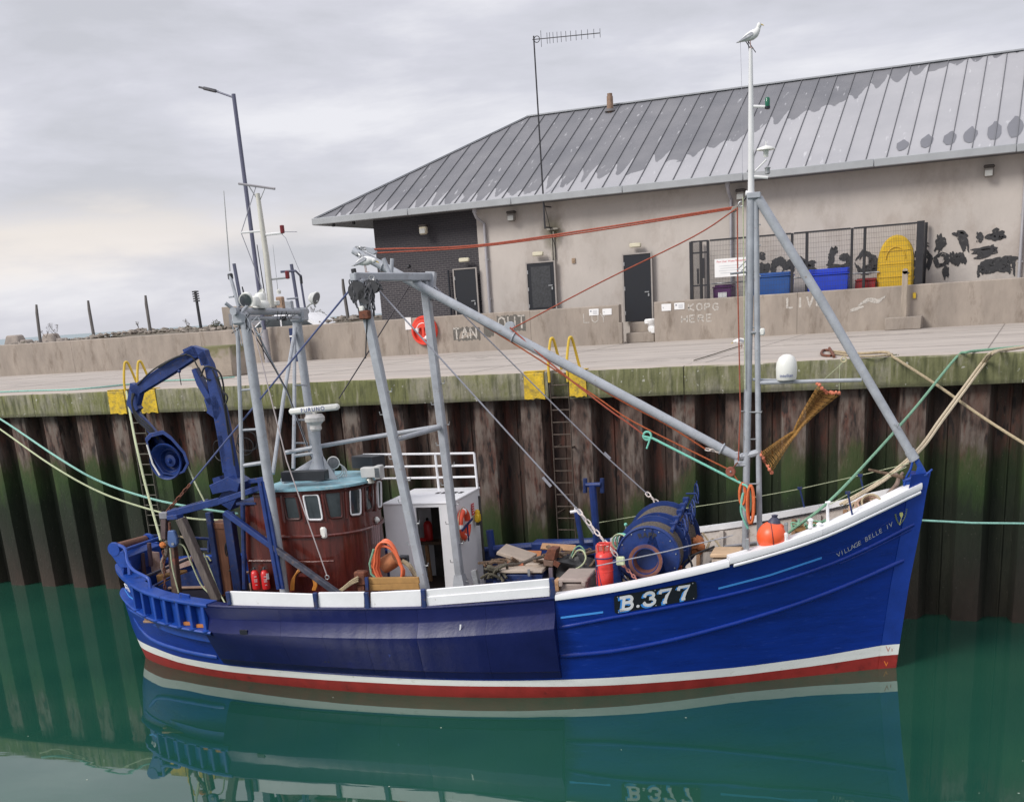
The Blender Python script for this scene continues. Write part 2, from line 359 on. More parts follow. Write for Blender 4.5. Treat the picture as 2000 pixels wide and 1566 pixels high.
# ================================================================== SETTING
ZQ, YQ, YW, YB = 5.8, 27.304, 41.635, 43.43
X0, X1 = -150.0, 45.0
# ---- water
m = bpy.data.materials.new('harbour_water'); m.use_nodes = True
p = m.node_tree.nodes['Principled BSDF']; p.inputs['Base Color'].default_value = (.012, .06, .038, 1); p.inputs['Roughness'].default_value = .02; p.inputs['IOR'].default_value = 1.85
g = nd(m, 'ShaderNodeNewGeometry'); mpp = nd(m, 'ShaderNodeMapping'); lk(m, g.outputs['Position'], mpp.inputs[0]); mpp.inputs['Scale'].default_value = (.55, 1.3, 1)
a = nd(m, 'ShaderNodeTexNoise'); a.inputs['Scale'].default_value = 1.0; a.inputs['Detail'].default_value = 2.5; a.inputs['Distortion'].default_value = .6; lk(m, mpp.outputs[0], a.inputs[0])
bp = nd(m, 'ShaderNodeBump'); bp.inputs['Strength'].default_value = .55; bp.inputs['Distance'].default_value = .003; lk(m, a.outputs[0], bp.inputs['Height']); lk(m, bp.outputs[0], p.inputs['Normal'])
c = nd(m, 'ShaderNodeTexNoise'); c.inputs['Scale'].default_value = .16; c.inputs['Detail'].default_value = 3; lk(m, g.outputs['Position'], c.inputs[0])
k = nd(m, 'ShaderNodeValToRGB'); k.color_ramp.elements[0].position = .35; k.color_ramp.elements[0].color = (.009, .057, .041, 1); k.color_ramp.elements[1].position = .7; k.color_ramp.elements[1].color = (.019, .084, .052, 1)
lk(m, c.outputs[0], k.inputs[0]); lk(m, k.outputs[0], p.inputs['Base Color'])
w = MB(); w.add([(-9000, -400, 0), (9000, -400, 0), (9000, YQ+.9, 0), (-9000, YQ+.9, 0)], [(0, 1, 2, 3)]); build(w, 'water', m, smooth=0, kind='structure')
m2 = mat('sea_water', (.20, .27, .29), .35, var=.15, scale=.02, stretch=(.2, 2, 1)); w = MB(); w.add([(-9000, 60, 0), (9000, 60, 0), (9000, 9000, 0), (-9000, 9000, 0)], [(0, 1, 2, 3)]); build(w, 'sea', m2, smooth=0, kind='structure')
hm = mat('headland', (.20, .22, .24), 1)
# ---- quay body and apron
w = MB(); w.box(((X0+X1)/2, (YQ+1.2+62)/2, ZQ/2-1.03), (X1-X0, 62-YQ-1.2, ZQ+1.94)); build(w, 'quay_body', apron_m, smooth=0, kind='structure')
w = MB(); w.box(((X0+X1)/2, (YQ+.75+62)/2, ZQ-.04), (X1-X0, 62-YQ-.75, .08)); build(w, 'quay_apron', apron_m, smooth=0, kind='structure')
apr = bpy.data.objects['quay_apron']; jm = mat('joint_filler', (.20, .175, .155), .9, var=.3, scale=4)
for y in (30.6, 34.4, 38.0): build(MB().box(((X0+X1)/2, y, ZQ+.002), (X1-X0, .035, .004)), 'slab_joint', jm, apr, 0)
for i in range(14): build(MB().box((-62+i*6.1, (YQ+.8+YW)/2, ZQ+.002), (.03, YW-YQ-1.0, .003)), 'slab_joint', jm, apr, 0)
stm = mat('quay_stain', (.20, .175, .15), .8, var=.3, scale=5); worn_alpha(stm, 1.6, .5, .95)
rs = random.Random(8)
for i in range(11):
    x, y, rx, ry = rs.uniform(-45, 4), rs.uniform(29.3, 40), rs.uniform(.5, 2.2), rs.uniform(.3, .9); w = MB(); w.add([(x+rx*cos(a_)*rs.uniform(.8, 1.2), y+ry*sin(a_)*rs.uniform(.8, 1.2), ZQ+.006+.0004*i) for a_ in [2*pi*k_/18 for k_ in range(18)]], [tuple(range(18))]); build(w, 'stain', stm, apr, 0)
# ---- mossy concrete coping, block by block
cm = mat('coping_concrete', (.27, .25, .205), .92, var=.3, scale=2.2, bump=.7, bscale=22, dirt=(.12, .11, .09), dirt_amt=.3, dscale=5, stretch=(1, 1, .6))
pr = cm.node_tree.nodes['Principled BSDF']; src = pr.inputs['Base Color'].links[0].from_socket
g = nd(cm, 'ShaderNodeNewGeometry'); sp = nd(cm, 'ShaderNodeSeparateXYZ'); lk(cm, g.outputs['Position'], sp.inputs[0]); sn = nd(cm, 'ShaderNodeSeparateXYZ'); lk(cm, g.outputs['Normal'], sn.inputs[0])
mpp = nd(cm, 'ShaderNodeMapping'); mpp.inputs['Scale'].default_value = (.8, 1, .35); lk(cm, g.outputs['Position'], mpp.inputs[0])
a = nd(cm, 'ShaderNodeTexNoise'); a.inputs['Scale'].default_value = 2.4; a.inputs['Detail'].default_value = 9; a.inputs['Roughness'].default_value = .75; lk(cm, mpp.outputs[0], a.inputs[0])
big = nd(cm, 'ShaderNodeTexNoise'); big.inputs['Scale'].default_value = .17; big.inputs['Detail'].default_value = 2; lk(cm, g.outputs['Position'], big.inputs[0])
def M(mm, op, x, y=None, c=False):
    q = nd(mm, 'ShaderNodeMath', operation=op, use_clamp=c)
    for i, v in enumerate((x, y)):
        if v is None: continue
        if isinstance(v, (int, float)): q.inputs[i].default_value = v
        else: lk(mm, v, q.inputs[i])
    return q.outputs[0]
def MR(mm, x, a, b, c=0., d=1.):
    q = nd(mm, 'ShaderNodeMapRange'); lk(mm, x, q.inputs[0])
    for i, v in enumerate((a, b, c, d)): q.inputs[i+1].default_value = v
    return q.outputs[0]
def MIX(mm, f, a, b):
    q = nd(mm, 'ShaderNodeMix', data_type='RGBA')
    lk(mm, f, q.inputs[0])
    for i, v in ((6, a), (7, b)):
        if isinstance(v, tuple): q.inputs[i].default_value = (*v, 1)
        else: lk(mm, v, q.inputs[i])
    return q.outputs[2]
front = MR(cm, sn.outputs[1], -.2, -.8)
moss = M(cm, 'MULTIPLY', MR(cm, M(cm, 'ADD', a.outputs[0], M(cm, 'MULTIPLY', MR(cm, big.outputs[0], .35, .65), .25)), .46, .66), MR(cm, front, 0, 1, .04, .8))
lef = M(cm, 'MULTIPLY', MR(cm, sp.outputs[0], -10, -22, 0, .45), a.outputs[0])
moss = M(cm, 'ADD', moss, M(cm, 'MULTIPLY', lef, front), c=True)
col1 = MIX(cm, moss, src, MIX(cm, MR(cm, big.outputs[0], .4, .6), (.165, .17, .062), (.125, .135, .042)))
blot = nd(cm, 'ShaderNodeTexNoise'); blot.inputs['Scale'].default_value = 7; blot.inputs['Detail'].default_value = 6; lk(cm, g.outputs['Position'], blot.inputs[0])
stk = nd(cm, 'ShaderNodeTexNoise'); stk.inputs['Scale'].default_value = 3; stk.inputs['Detail'].default_value = 7; mps = nd(cm, 'ShaderNodeMapping'); mps.inputs['Scale'].default_value = (3.2, 1, .45); lk(cm, g.outputs['Position'], mps.inputs[0]); lk(cm, mps.outputs[0], stk.inputs[0])
col1 = MIX(cm, M(cm, 'MULTIPLY', MR(cm, stk.outputs[0], .50, .66), .75), col1, (.065, .07, .032))
col1 = MIX(cm, M(cm, 'MULTIPLY', MR(cm, stk.outputs[0], .42, .33), .7), col1, (.30, .28, .20))
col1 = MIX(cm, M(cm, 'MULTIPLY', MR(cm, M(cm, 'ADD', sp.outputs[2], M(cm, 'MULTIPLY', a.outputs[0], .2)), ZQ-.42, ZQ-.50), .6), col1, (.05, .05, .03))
col2 = MIX(cm, MR(cm, blot.outputs[0], .66, .72), col1, (.44, .43, .38))
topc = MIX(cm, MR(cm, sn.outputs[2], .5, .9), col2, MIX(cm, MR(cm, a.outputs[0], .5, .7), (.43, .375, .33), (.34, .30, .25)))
lk(cm, topc, pr.inputs['Base Color'])
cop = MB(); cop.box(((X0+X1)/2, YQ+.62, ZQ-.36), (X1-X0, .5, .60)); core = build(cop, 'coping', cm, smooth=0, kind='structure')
joints = [-54.0, -45.2, -36.2, -26.83, -17.35, -7.39, 2.1, 11.6, 21.0]
gaps = [(-23.42, -22.92), (-10.72, -10.18)]
cuts = sorted(joints)
for j0, j1 in zip(cuts, cuts[1:]):
    segs = [(j0+.012, j1-.012)]
    for g0, g1 in gaps:
        if j0 < g0 < j1: segs = [(j0+.012, g0), (g1, j1-.012)]
    for a0, a1 in segs:
        w = MB(); dz = random.uniform(-.012, .012); dy = random.uniform(-.012, .012)
        n = max(2, int((a1-a0)/.35)); rows = []
        prof = [(.4, -.641), (.0, -.641), (-.005, -.50), (.0, -.25), (.0, -.05), (.02, -.012), (.07, 0), (.78, .004), (.78, -.1)]
        for i in range(n+1):
            x = a0+(a1-a0)*i/n
            rows.append([V((x, YQ+dy+py+random.uniform(-.008, .008), ZQ+dz+pz+random.uniform(-.006, .006))) for py, pz in prof])
        w.grid(rows)
        for r in (rows[0], rows[-1]): w.add(r, [tuple(range(len(r)))])
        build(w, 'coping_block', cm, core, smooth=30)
# ---- steel sheet piling
pm = mat('sheet_pile_steel', (.068, .043, .034), .82, var=.5, scale=2.6, bump=.8, bscale=16, dirt=(.15, .045, .028), dirt_amt=.5, dscale=1.6, stretch=(2.2, 2.2, .45))
pr = pm.node_tree.nodes['Principled BSDF']; src = pr.inputs['Base Color'].links[0].from_socket
g = nd(pm, 'ShaderNodeNewGeometry'); sp = nd(pm, 'ShaderNodeSeparateXYZ'); lk(pm, g.outputs['Position'], sp.inputs[0])
mpp = nd(pm, 'ShaderNodeMapping'); mpp.inputs['Scale'].default_value = (1.6, 1.6, .45); lk(pm, g.outputs['Position'], mpp.inputs[0])
a = nd(pm, 'ShaderNodeTexNoise'); a.inputs['Scale'].default_value = 1.5; a.inputs['Detail'].default_value = 8; a.inputs['Roughness'].default_value = .7; lk(pm, mpp.outputs[0], a.inputs[0])
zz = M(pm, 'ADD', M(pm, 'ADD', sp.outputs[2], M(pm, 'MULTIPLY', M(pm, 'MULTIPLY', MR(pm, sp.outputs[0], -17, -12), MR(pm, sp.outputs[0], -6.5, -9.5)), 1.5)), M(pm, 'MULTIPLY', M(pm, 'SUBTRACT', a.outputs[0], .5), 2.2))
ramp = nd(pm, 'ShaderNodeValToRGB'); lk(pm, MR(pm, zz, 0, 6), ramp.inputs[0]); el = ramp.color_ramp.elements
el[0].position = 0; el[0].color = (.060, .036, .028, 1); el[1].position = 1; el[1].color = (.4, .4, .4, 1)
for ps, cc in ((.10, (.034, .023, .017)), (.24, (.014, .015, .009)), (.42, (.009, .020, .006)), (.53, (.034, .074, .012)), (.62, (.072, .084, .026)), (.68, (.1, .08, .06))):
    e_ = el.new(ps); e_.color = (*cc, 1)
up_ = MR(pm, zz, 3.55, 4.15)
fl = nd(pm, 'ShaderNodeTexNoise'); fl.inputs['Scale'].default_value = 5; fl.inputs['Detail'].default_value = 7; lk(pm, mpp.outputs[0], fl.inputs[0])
face_lit = MR(pm, sp.outputs[1], YQ+.55, YQ+.30)      # recess shade painted into the colour: outer faces paler, recesses dark
upper = MIX(pm, M(pm, 'MULTIPLY', MR(pm, fl.outputs[0], .42, .58), face_lit), src, MIX(pm, MR(pm, a.outputs[0], .35, .6), (.135, .078, .060), (.17, .142, .122)))
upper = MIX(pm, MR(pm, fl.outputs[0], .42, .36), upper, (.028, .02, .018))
slime = MIX(pm, M(pm, 'ADD', M(pm, 'MULTIPLY', face_lit, .4), .25), MIX(pm, MR(pm, fl.outputs[0], .3, .7), (.006, .010, .004), (.016, .020, .010)), ramp.outputs[0])  # algae colours, painted darker in the recesses as shade
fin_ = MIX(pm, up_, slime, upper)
vw = MR(pm, sp.outputs[0], -26, -8, 0, 1)
barn = nd(pm, 'ShaderNodeTexVoronoi'); barn.inputs['Scale'].default_value = 9; lk(pm, g.outputs['Position'], barn.inputs[0])
fin_ = MIX(pm, M(pm, 'MULTIPLY', MR(pm, barn.outputs[0], .08, .05), .5), fin_, (.26, .25, .2))
lk(pm, fin_, pr.inputs['Base Color'])
piles = MB(); piles.box(((X0+X1)/2, YQ+1.15, 2.0), (X1-X0, .1, 6.4)); pw = build(piles, 'sheet_pile_wall', dark_metal, smooth=0, kind='structure')
PER = 1.272; base_m = None
def pile_mesh(variant):
    w = MB(); rnd = random.Random(variant)
    F, D = YQ+.26, YQ+.74
    x = -PER/2; hf = .27
    prof = [(-.64, D), (-.61, D-.03), (-.585, D-.03), (-.56, D), (-.40, D), (-hf, F+.01), (-hf+.03, F), (hf-.03, F), (hf, F+.01), (.40, D), (.56, D), (.6365, D)]
    rows = []
    for i in range(9):
        z = -1.2 + i*(6.55/8); rows.append([V((px+rnd.uniform(-.004, .004), py-YQ+rnd.uniform(-.006, .006), z)) for px, py in prof])
    w.grid(rows, flip=True)
    return w
protos = []
for v_ in range(3):
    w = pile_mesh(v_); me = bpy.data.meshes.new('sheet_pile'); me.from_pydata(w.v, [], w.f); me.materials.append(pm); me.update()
    for q in me.polygons: q.use_smooth = True
    me.set_sharp_from_angle(angle=radians(25)); protos.append(me)
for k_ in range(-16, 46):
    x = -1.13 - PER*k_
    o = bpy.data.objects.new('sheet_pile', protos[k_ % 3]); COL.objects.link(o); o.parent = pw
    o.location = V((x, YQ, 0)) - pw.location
# ---- yellow paint on the coping at the ladders
for x0, x1, dz0 in ((-24.02, -23.44, -.63), (-22.91, -22.35, -.63), (-11.33, -10.80, -.62), (-10.17, -9.74, -.60)):
    w = MB(); n = 7; out = []
    for i in range(n+1): out.append(V((x0+(x1-x0)*i/n, YQ-.032, ZQ+dz0+random.uniform(-.02, .03))))
    top = [V((x1-.01, YQ-.032, ZQ-.03)), V((x0+.01, YQ-.032, ZQ-.03))]
    w.prism(out+top, (0, .03, 0)); w.box(((x0+x1)/2, YQ+.10, ZQ+.018), (x1-x0-.02, .27, .02))
    w.prism([V((x0+.01, YQ-.032, ZQ-.03)), V((x1-.01, YQ-.032, ZQ-.03)), V((x1-.01, YQ-.005, ZQ+.026)), V((x0+.01, YQ-.005, ZQ+.026))], (0, .03, 0))
    build(w, 'painted_edge', yellow, core, smooth=0, label='yellow painted patch beside the quay ladder')
# ---- quay ladders
lad_m = mat('ladder_steel', (.10, .075, .06), .75, var=.4, scale=9); lad_g = mat('ladder_galv', (.12, .11, .09), .6, var=.3, scale=9)
for xc, zb, lm, lab, hh in ((-23.17, .3, lad_g, 'steel quay ladder with yellow hoop handles behind the blue crane at the left', .75), (-10.45, .2, lad_m, 'steel quay ladder with yellow hoop handles between two thick yellow painted edges in mid quay', .75)):
    t = thing('quay_ladder', lab, 'ladder', (xc, YQ-.02, ZQ), 'ladders down the quay wall')
    for sx in (-.235, .235):
        w = MB(); w.bar((xc+sx, YQ+.06, zb), (xc+sx, YQ+.06, ZQ-.05), .06, .014, (1, 0, 0)); build(w, 'side_rail', lm, t, 0)
        w = MB(); pts = ctr([(xc+sx, YQ+.02, ZQ-.25), (xc+sx, YQ+.02, ZQ+.2), (xc+sx+.04, YQ+.10, ZQ+hh-.09), (xc+sx+.07, YQ+.15, ZQ+hh), (xc+sx+.10, YQ+.21, ZQ+hh-.07), (xc+sx+.16, YQ+.32, ZQ+.25), (xc+sx+.2, YQ+.36, ZQ+.02)], 6); w.tube(pts, .034, 8); build(w, 'hoop_handle', mat('handle_yellow', (.68, .46, .05), .45, var=.08), t)
    z = ZQ-.32
    while z > zb+.1:
        w = MB(); w.cyl((xc-.235, YQ+.06, z), (xc+.235, YQ+.06, z), .014, n=6); build(w, 'rung', lm, t, 0); z -= .29
    for z in (ZQ-.6, 4.0, 2.4, 1.0):
        w = MB(); 
        for sx in (-.235, .235): w.box((xc+sx, YQ+.32, z), (.03, .55, .05))
        build(w, 'bracket', lm, t, 0)
# ---- low concrete wall in cast sections
def wall_section(par, x0, x1, name='wall_panel', h=1.32, th=.32, dy=0, m_=concrete_w):
    w = MB(); n = max(2, int((x1-x0)/.5)); rows = []
    for i in range(n+1):
        x = x0+(x1-x0)*i/n
        rows.append([V((x, YW+dy, ZQ-.02)), V((x, YW+dy+random.uniform(-.004, .004), ZQ+.6)), V((x, YW+dy, ZQ+h-.03)), V((x, YW+dy+.03, ZQ+h+random.uniform(-.008, .006))), V((x, YW+dy+th-.03, ZQ+h)), V((x, YW+dy+th, ZQ+h-.03)), V((x, YW+dy+th, ZQ-.02))])
    w.grid(rows); w.add(rows[0], [tuple(range(7))]); w.add(rows[-1], [tuple(range(7))[::-1]])
    return build(w, name, m_, par, smooth=25)
tL = thing('concrete_wall', 'long low weathered concrete wall left of the doorway steps', 'wall', (-30, YW, ZQ))
for a_, b_ in ((-60, -52.4), (-52.39, -45), (-44.99, -38.2), (-38.19, -31.4), (-31.39, -26.9), (-26.89, -21.9), (-21.89, -16.9), (-16.89, -13.55)): wall_section(tL, a_, b_, h=1.32+random.uniform(-.01, .01))
tR = thing('concrete_wall', 'low weathered concrete wall right of the doorway steps under the black bin cage', 'wall', (-4, YW, ZQ))
for a_, b_ in ((-12.27, -7.4), (-7.39, -4.0), (-3.99, 2.4), (2.41, 9), (9.01, 16)): wall_section(tR, a_, b_, h=1.32+random.uniform(-.01, .01))
def wmap(x, z): return plane_map((x, YW-.006, z), (1, 0, 0), (0, 0, 1))
# faded lettering on the wall: strokes
GL = {'A': [[(0, 0), (.5, 1), (1, 0)], [(.2, .38), (.8, .38)]], 'V': [[(0, 1), (.5, 0), (1, 1)]], 'N': [[(0, 0), (0, 1), (1, 0), (1, 1)]], 'T': [[(0, 1), (1, 1)], [(.5, 1), (.5, 0)]], 'O': [[(.5, 0), (.1, .2), (0, .5), (.1, .85), (.5, 1), (.9, .85), (1, .5), (.9, .2), (.5, 0)]],
      'U': [[(0, 1), (0, .25), (.5, 0), (1, .25), (1, 1)]], 'L': [[(0, 1), (0, 0), (.9, 0)]], 'I': [[(.5, 0), (.5, 1)]], 'E': [[(.9, 1), (0, 1), (0, 0), (.9, 0)], [(0, .52), (.7, .52)]], 'H': [[(0, 0), (0, 1)], [(1, 0), (1, 1)], [(0, .5), (1, .5)]],
      'R': [[(0, 0), (0, 1), (.8, .95), (.9, .7), (.7, .5), (0, .5)], [(.4, .5), (1, 0)]], 'P': [[(0, 0), (0, 1), (.8, .95), (.9, .7), (.7, .5), (0, .48)]], 'K': [[(0, 0), (0, 1)], [(.9, 1), (0, .45), (1, 0)]], 'G': [[(.95, .8), (.5, 1), (.1, .8), (0, .4), (.3, 0), (.9, .1), (.9, .45), (.5, .45)]], 'Y': [[(0, 1), (.5, .5), (1, 1)], [(.5, .5), (.5, 0)]]}
def graffiti(par, s, x, z, h, wd_, gap, sw, m_=chalk, slope=0, fy=YW-.004):
    w = MB(); cx = x
    fm = plane_map((0, fy, 0), (1, 0, 0), (0, 0, 1))
    for i, ch in enumerate(s):
        if ch != ' ':
            jz = random.uniform(-.02, .02)
            for st in GL[ch]:
                pts = []
                for (u0_, v0), (u1, v1) in zip(st, st[1:]):
                    for q in range(4): pts.append((u0_+(u1-u0_)*q/4, v0+(v1-v0)*q/4))
                pts.append(st[-1])
                w.ribbon([(cx+u*wd_, -(z+v*h+jz)) for u, v in pts], [sw*random.uniform(.6, 1.15) for _ in pts], lambda u, v, off: fm(u, -v, off), th=.001)
        cx += wd_+gap
    return build(w, 'faded_lettering', m_, par, smooth=0)
for f in w.f[:0]: pass
def scrub(par, pts, ww, m_, fy, name='paint_patch', lab=None):
    w = MB(); fm = plane_map((0, fy, 0), (1, 0, 0), (0, 0, 1))
    for st in pts:
        q = []
        for (x0, z0), (x1, z1) in zip(st, st[1:]):
            for k_ in range(5): q.append((x0+(x1-x0)*k_/5+random.uniform(-.012, .012), z0+(z1-z0)*k_/5))
        q.append(st[-1])
        for n_ in range(15):
            ox, oz = random.gauss(0, ww*.24), random.gauss(0, ww*.24); i0 = random.randint(0, len(q)//3); i1 = len(q)-random.randint(0, len(q)//3); ws_ = ww*random.uniform(.25, .6)
            if i1-i0 < 2: i0, i1 = 0, len(q)
            qq = [(x+ox+random.gauss(0, .008), -z+oz+random.gauss(0, .008)) for x, z in q[i0:i1]]
            w.ribbon(qq, [ws_*(.35 if k_ in (0, len(qq)-1) else random.uniform(.8, 1.15)) for k_ in range(len(qq))], lambda u, v, off: fm(u, -v, off), th=.0004*n_+.0003)
    return build(w, name, m_, par, smooth=0, label=lab)
dk_patch = mat('scrubbed_patch', (.12, .112, .10), .9, var=.4, scale=14, stretch=(6, 1, 1), dirt=(.34, .31, .28), dirt_amt=.22, dscale=9)
w = MB(); fm = plane_map((0, YW-.003, 0), (1, 0, 0), (0, 0, 1))
for x0, x1, z0, z1 in ((-20.0, -18.9, 6.22, 6.66), (-18.75, -18.35, 6.3, 6.75), (-18.2, -17.08, 6.44, 6.98)):
    n = 22; bot = [fm(x0+(x1-x0)*i/n, z0+random.uniform(-.05, .03)) for i in range(n+1)]; tp = [fm(x0+(x1-x0)*i/n, z1+random.uniform(-.03, .04)) for i in range(n+1)]; w.grid([bot, tp])
build(w, 'scrubbed_patch', dk_patch, tL, smooth=0)
graffiti(tL, 'TAN', -19.98, 6.28, .38, .24, .1, .07)
graffiti(tL, 'OUT', -18.15, 6.5, .44, .27, .12, .06)
graffiti(tL, 'LUY', -14.85, 6.58, .30, .22, .09, .035)
graffiti(tR, 'KOPG', -11.05, 6.74, .22, .19, .09, .05)
graffiti(tR, 'HERE', -11.3, 6.40, .22, .19, .1, .05)
graffiti(tR, 'LIVE', -7.72, 6.66, .32, .2, .12, .07)
scrub(tR, [[(-5.4, 6.62), (-5.1, 6.78), (-4.8, 6.70), (-4.6, 6.86)], [(-5.7, 6.45), (-5.3, 6.55)]], .10, chalk, YW-.006)
# small notices on the wall
for i, (x0, x1, z0, z1) in enumerate(((-14.64, -14.28, 6.80, 7.02), (-14.14, -13.80, 6.79, 7.00), (-12.0, -11.66, 6.80, 7.03), (-11.55, -11.19, 6.82, 7.04))):
    labs = ['white notice with a dark mark, farther left of the doorway steps', 'blank white notice on the wall just left of the doorway steps', 'blank white notice nearest the steps, right of the doorway', 'white notice with a dark mark, farther right of the doorway steps']
    t = thing('wall_notice', labs[i], 'notice', ((x0+x1)/2, YW, z0), 'notices on the quay wall')
    w = MB(); w.box(((x0+x1)/2, YW-.012, (z0+z1)/2), (x1-x0, .016, z1-z0)); build(w, 'plate', sign_w, t, bevel=.02)
    w = MB()
    if i in (0, 3):
        w.box((x0+.07, YW-.023, z1-.07), (.05, .004, .04)); 
        for q in range(4): w.box(((x0+x1)/2+.05, YW-.023, z1-.06-q*.035), (.16, .004, .006))
    else:
        w.box((x0+.06, YW-.023, (z0+z1)/2), (.02, .004, .03))
    build(w, 'print', mat('print_grey', (.12, .14, .2), .6), t, 0)
# ---- steps up to the door
t = thing('concrete_steps', 'two concrete steps rising through the wall to the black door', 'steps', (-12.9, YW, ZQ))
w = MB(); w.box((-12.86, YW+.95, ZQ+.17), (1.02, 1.5, .34)); build(w, 'step', concrete_w, t, bevel=.02)
w = MB(); w.box((-12.86, YW+1.2, ZQ+.50), (1.02, 1.1, .34)); build(w, 'step', concrete_w, t, bevel=.02)
w = MB(); w.box((-13.47, YW-.06, ZQ+.36), (.14, .16, .72)); build(w, 'pier', concrete_w, t, bevel=.02)
t = thing('plastic_tub', 'crumpled white plastic tub on the steps by the black door', 'tub', (-12.45, YW+.35, ZQ+.34))
w = MB(); w.lathe([(.14, 0), (.17, .1), (.15, .2), (.24, .3), (.26, .42), (.23, .44), (.19, .36), (.02, .3)], (-12.46, YW+.4, ZQ+.34), n=14); w.box((-12.52, YW+.3, ZQ+.68), (.34, .22, .14)); build(w, 'tub_shell', sign_w, t, bevel=.03)
w = MB(); w.box((-12.38, YW+.25, ZQ+.40), (.16, .2, .24)); build(w, 'tub_foot', sign_w, t, bevel=.03)
# ---- lifebuoy housing on the wall
t = thing('lifebuoy_housing', 'round orange-red lifebuoy housing mounted on the low concrete wall', 'lifebuoy', (-21.14, YW, 6.1))
c0 = V((-21.13, YW-.1, 6.65))
w = MB(); w.lathe([(.02, 0), (.48, 0), (.53, .05), (.53, .14), (.50, .19), (.44, .19), (.41, .06), (.02, .05)], c0+V((0, .1, 0)), (0, -1, 0), n=36, scale=(1, 1)); build(w, 'housing', mat('housing_red', (.72, .06, .035), .4, var=.08), t)
w = MB()
for a0, a1 in ((2.1, 4.1), (-1.0, 1.0)):
    w.torus(c0+V((0, -.06, 0)), (0, -1, 0), .27, .075, 14, 8, arc=(a0+pi/2, a1+pi/2))
build(w, 'ring_inside', sign_w, t); 
w = MB(); w.box(c0+V((0, -.1, .02)), (.09, .06, .78)); w.prism([c0+V((.42*cos(a_), -.13, .42*sin(a_))) for a_ in [pi*.08+pi*.84*i/10 for i in range(11)]], (0, .05, 0)); build(w, 'cover', mat('housing_red', (.72, .06, .035), .4), t)
t = tag(build(MB().box((-21.83, YW-.015, 6.93), (.26, .02, .44)), 'small_sign', sign_w, None, 0), 'small plain white sign left of the round lifebuoy housing', 'sign')
# ---- mossy block, navy pillar, timber post
bp_ = QZ(456, 735, ZQ)
mb_m = mat('mossy_concrete', (.33, .28, .23), .9, var=.2, scale=2, bump=.4, bscale=18); pr = mb_m.node_tree.nodes['Principled BSDF']; src = pr.inputs['Base Color'].links[0].from_socket
g = nd(mb_m, 'ShaderNodeNewGeometry'); sp = nd(mb_m, 'ShaderNodeSeparateXYZ'); lk(mb_m, g.outputs['Position'], sp.inputs[0]); a = nd(mb_m, 'ShaderNodeTexNoise'); a.inputs['Scale'].default_value = 4; a.inputs['Detail'].default_value = 6; lk(mb_m, g.outputs['Position'], a.inputs[0])
lk(mb_m, MIX(mb_m, M(mb_m, 'MULTIPLY', MR(mb_m, M(mb_m, 'ADD', sp.outputs[2], a.outputs[0]), 6.9, 7.15), .8), src, (.12, .125, .04)), pr.inputs['Base Color'])
w = MB(); w.box((bp_.x-.78, bp_.y+.45, ZQ+.47), (1.56, .9, .94)); tag(build(w, 'concrete_block', mb_m, None, bevel=.03), 'mossy concrete block standing on the quay behind the blue crane', 'block')
t = thing('information_pillar', 'dark navy pillar with white bands in front of the low wall', 'pillar', (-26.5, 41.0, ZQ))
w = MB(); w.box((-26.5, 41.05, ZQ+.62), (.34, .3, 1.24)); build(w, 'pillar_body', mat('pillar_navy', (.008, .022, .085), .5), t, bevel=.02)
for z in (ZQ+.3, ZQ+.95): build(MB().box((-26.5, 40.89, z), (.30, .02, .05)), 'white_band', sign_w, t, 0)
t = thing('timber_post', 'weathered timber post on a concrete base in front of the low wall', 'post', (-4.05, 41.4, ZQ))
w = MB(); w.box((-3.98, YW-.34, ZQ+.19), (1.1, .62, .38)); build(w, 'concrete_base', concrete_w, t, bevel=.02)
w = MB(); w.box((-4.0, YW-.3, ZQ+1.0), (.17, .1, 1.5)); w.lathe([(.01, 0), (.085, 0), (.085, .1), (.01, .1)], (-4.0, YW-.25, ZQ+1.74), (0, -1, 0), 14); build(w, 'post_plank', mat('grey_timber', (.33, .28, .23), .85, var=.25, scale=6, stretch=(5, 5, .6)), t)
w = MB(); w.box((-3.9, YW-.37, ZQ+1.68), (.07, .04, .05)); build(w, 'hook', dark_metal, t, 0)
w = MB(); w.box((-3.72, YW-.05, ZQ+1.0), (.09, .04, .17)); build(w, 'yellow_mark', yellow, t, 0)

# ================================================================== BUILDING
bt = thing('harbour_building', 'long single-storey rendered harbour building with a grey standing-seam hipped roof', 'building', (-10, YB, ZQ))
XL, XR, ZE = -24.04, 24.0, 10.86
XJ = -19.62
RD = 13.04            # roof depth, eave to eave
w = MB(); w.box(((XJ+XR)/2, YB+.15+5.8, (ZQ+ZE)/2-.1), (XR-XJ, 11.6+.0, ZE-ZQ+.2)); build(w, 'rendered_wall', render_m, bt, smooth=0)
# brick end bay
bm = bpy.data.materials.new('dark_brick'); bm.use_nodes = True; pr = bm.node_tree.nodes['Principled BSDF']; pr.inputs['Roughness'].default_value = .8
g = nd(bm, 'ShaderNodeNewGeometry'); sp = nd(bm, 'ShaderNodeSeparateXYZ'); lk(bm, g.outputs['Position'], sp.inputs[0]); cb = nd(bm, 'ShaderNodeCombineXYZ'); lk(bm, M(bm, 'ADD', sp.outputs[0], sp.outputs[1]), cb.inputs[0]); lk(bm, sp.outputs[2], cb.inputs[1])
bt_ = nd(bm, 'ShaderNodeTexBrick'); bt_.inputs['Scale'].default_value = 1; bt_.inputs['Brick Width'].default_value = .235; bt_.inputs['Row Height'].default_value = .078; bt_.inputs['Mortar Size'].default_value = .009; bt_.inputs['Mortar Smooth'].default_value = .2
bt_.inputs['Color1'].default_value = (.038, .034, .042, 1); bt_.inputs['Color2'].default_value = (.058, .052, .060, 1); bt_.inputs['Mortar'].default_value = (.155, .145, .145, 1); lk(bm, cb.outputs[0], bt_.inputs[0])
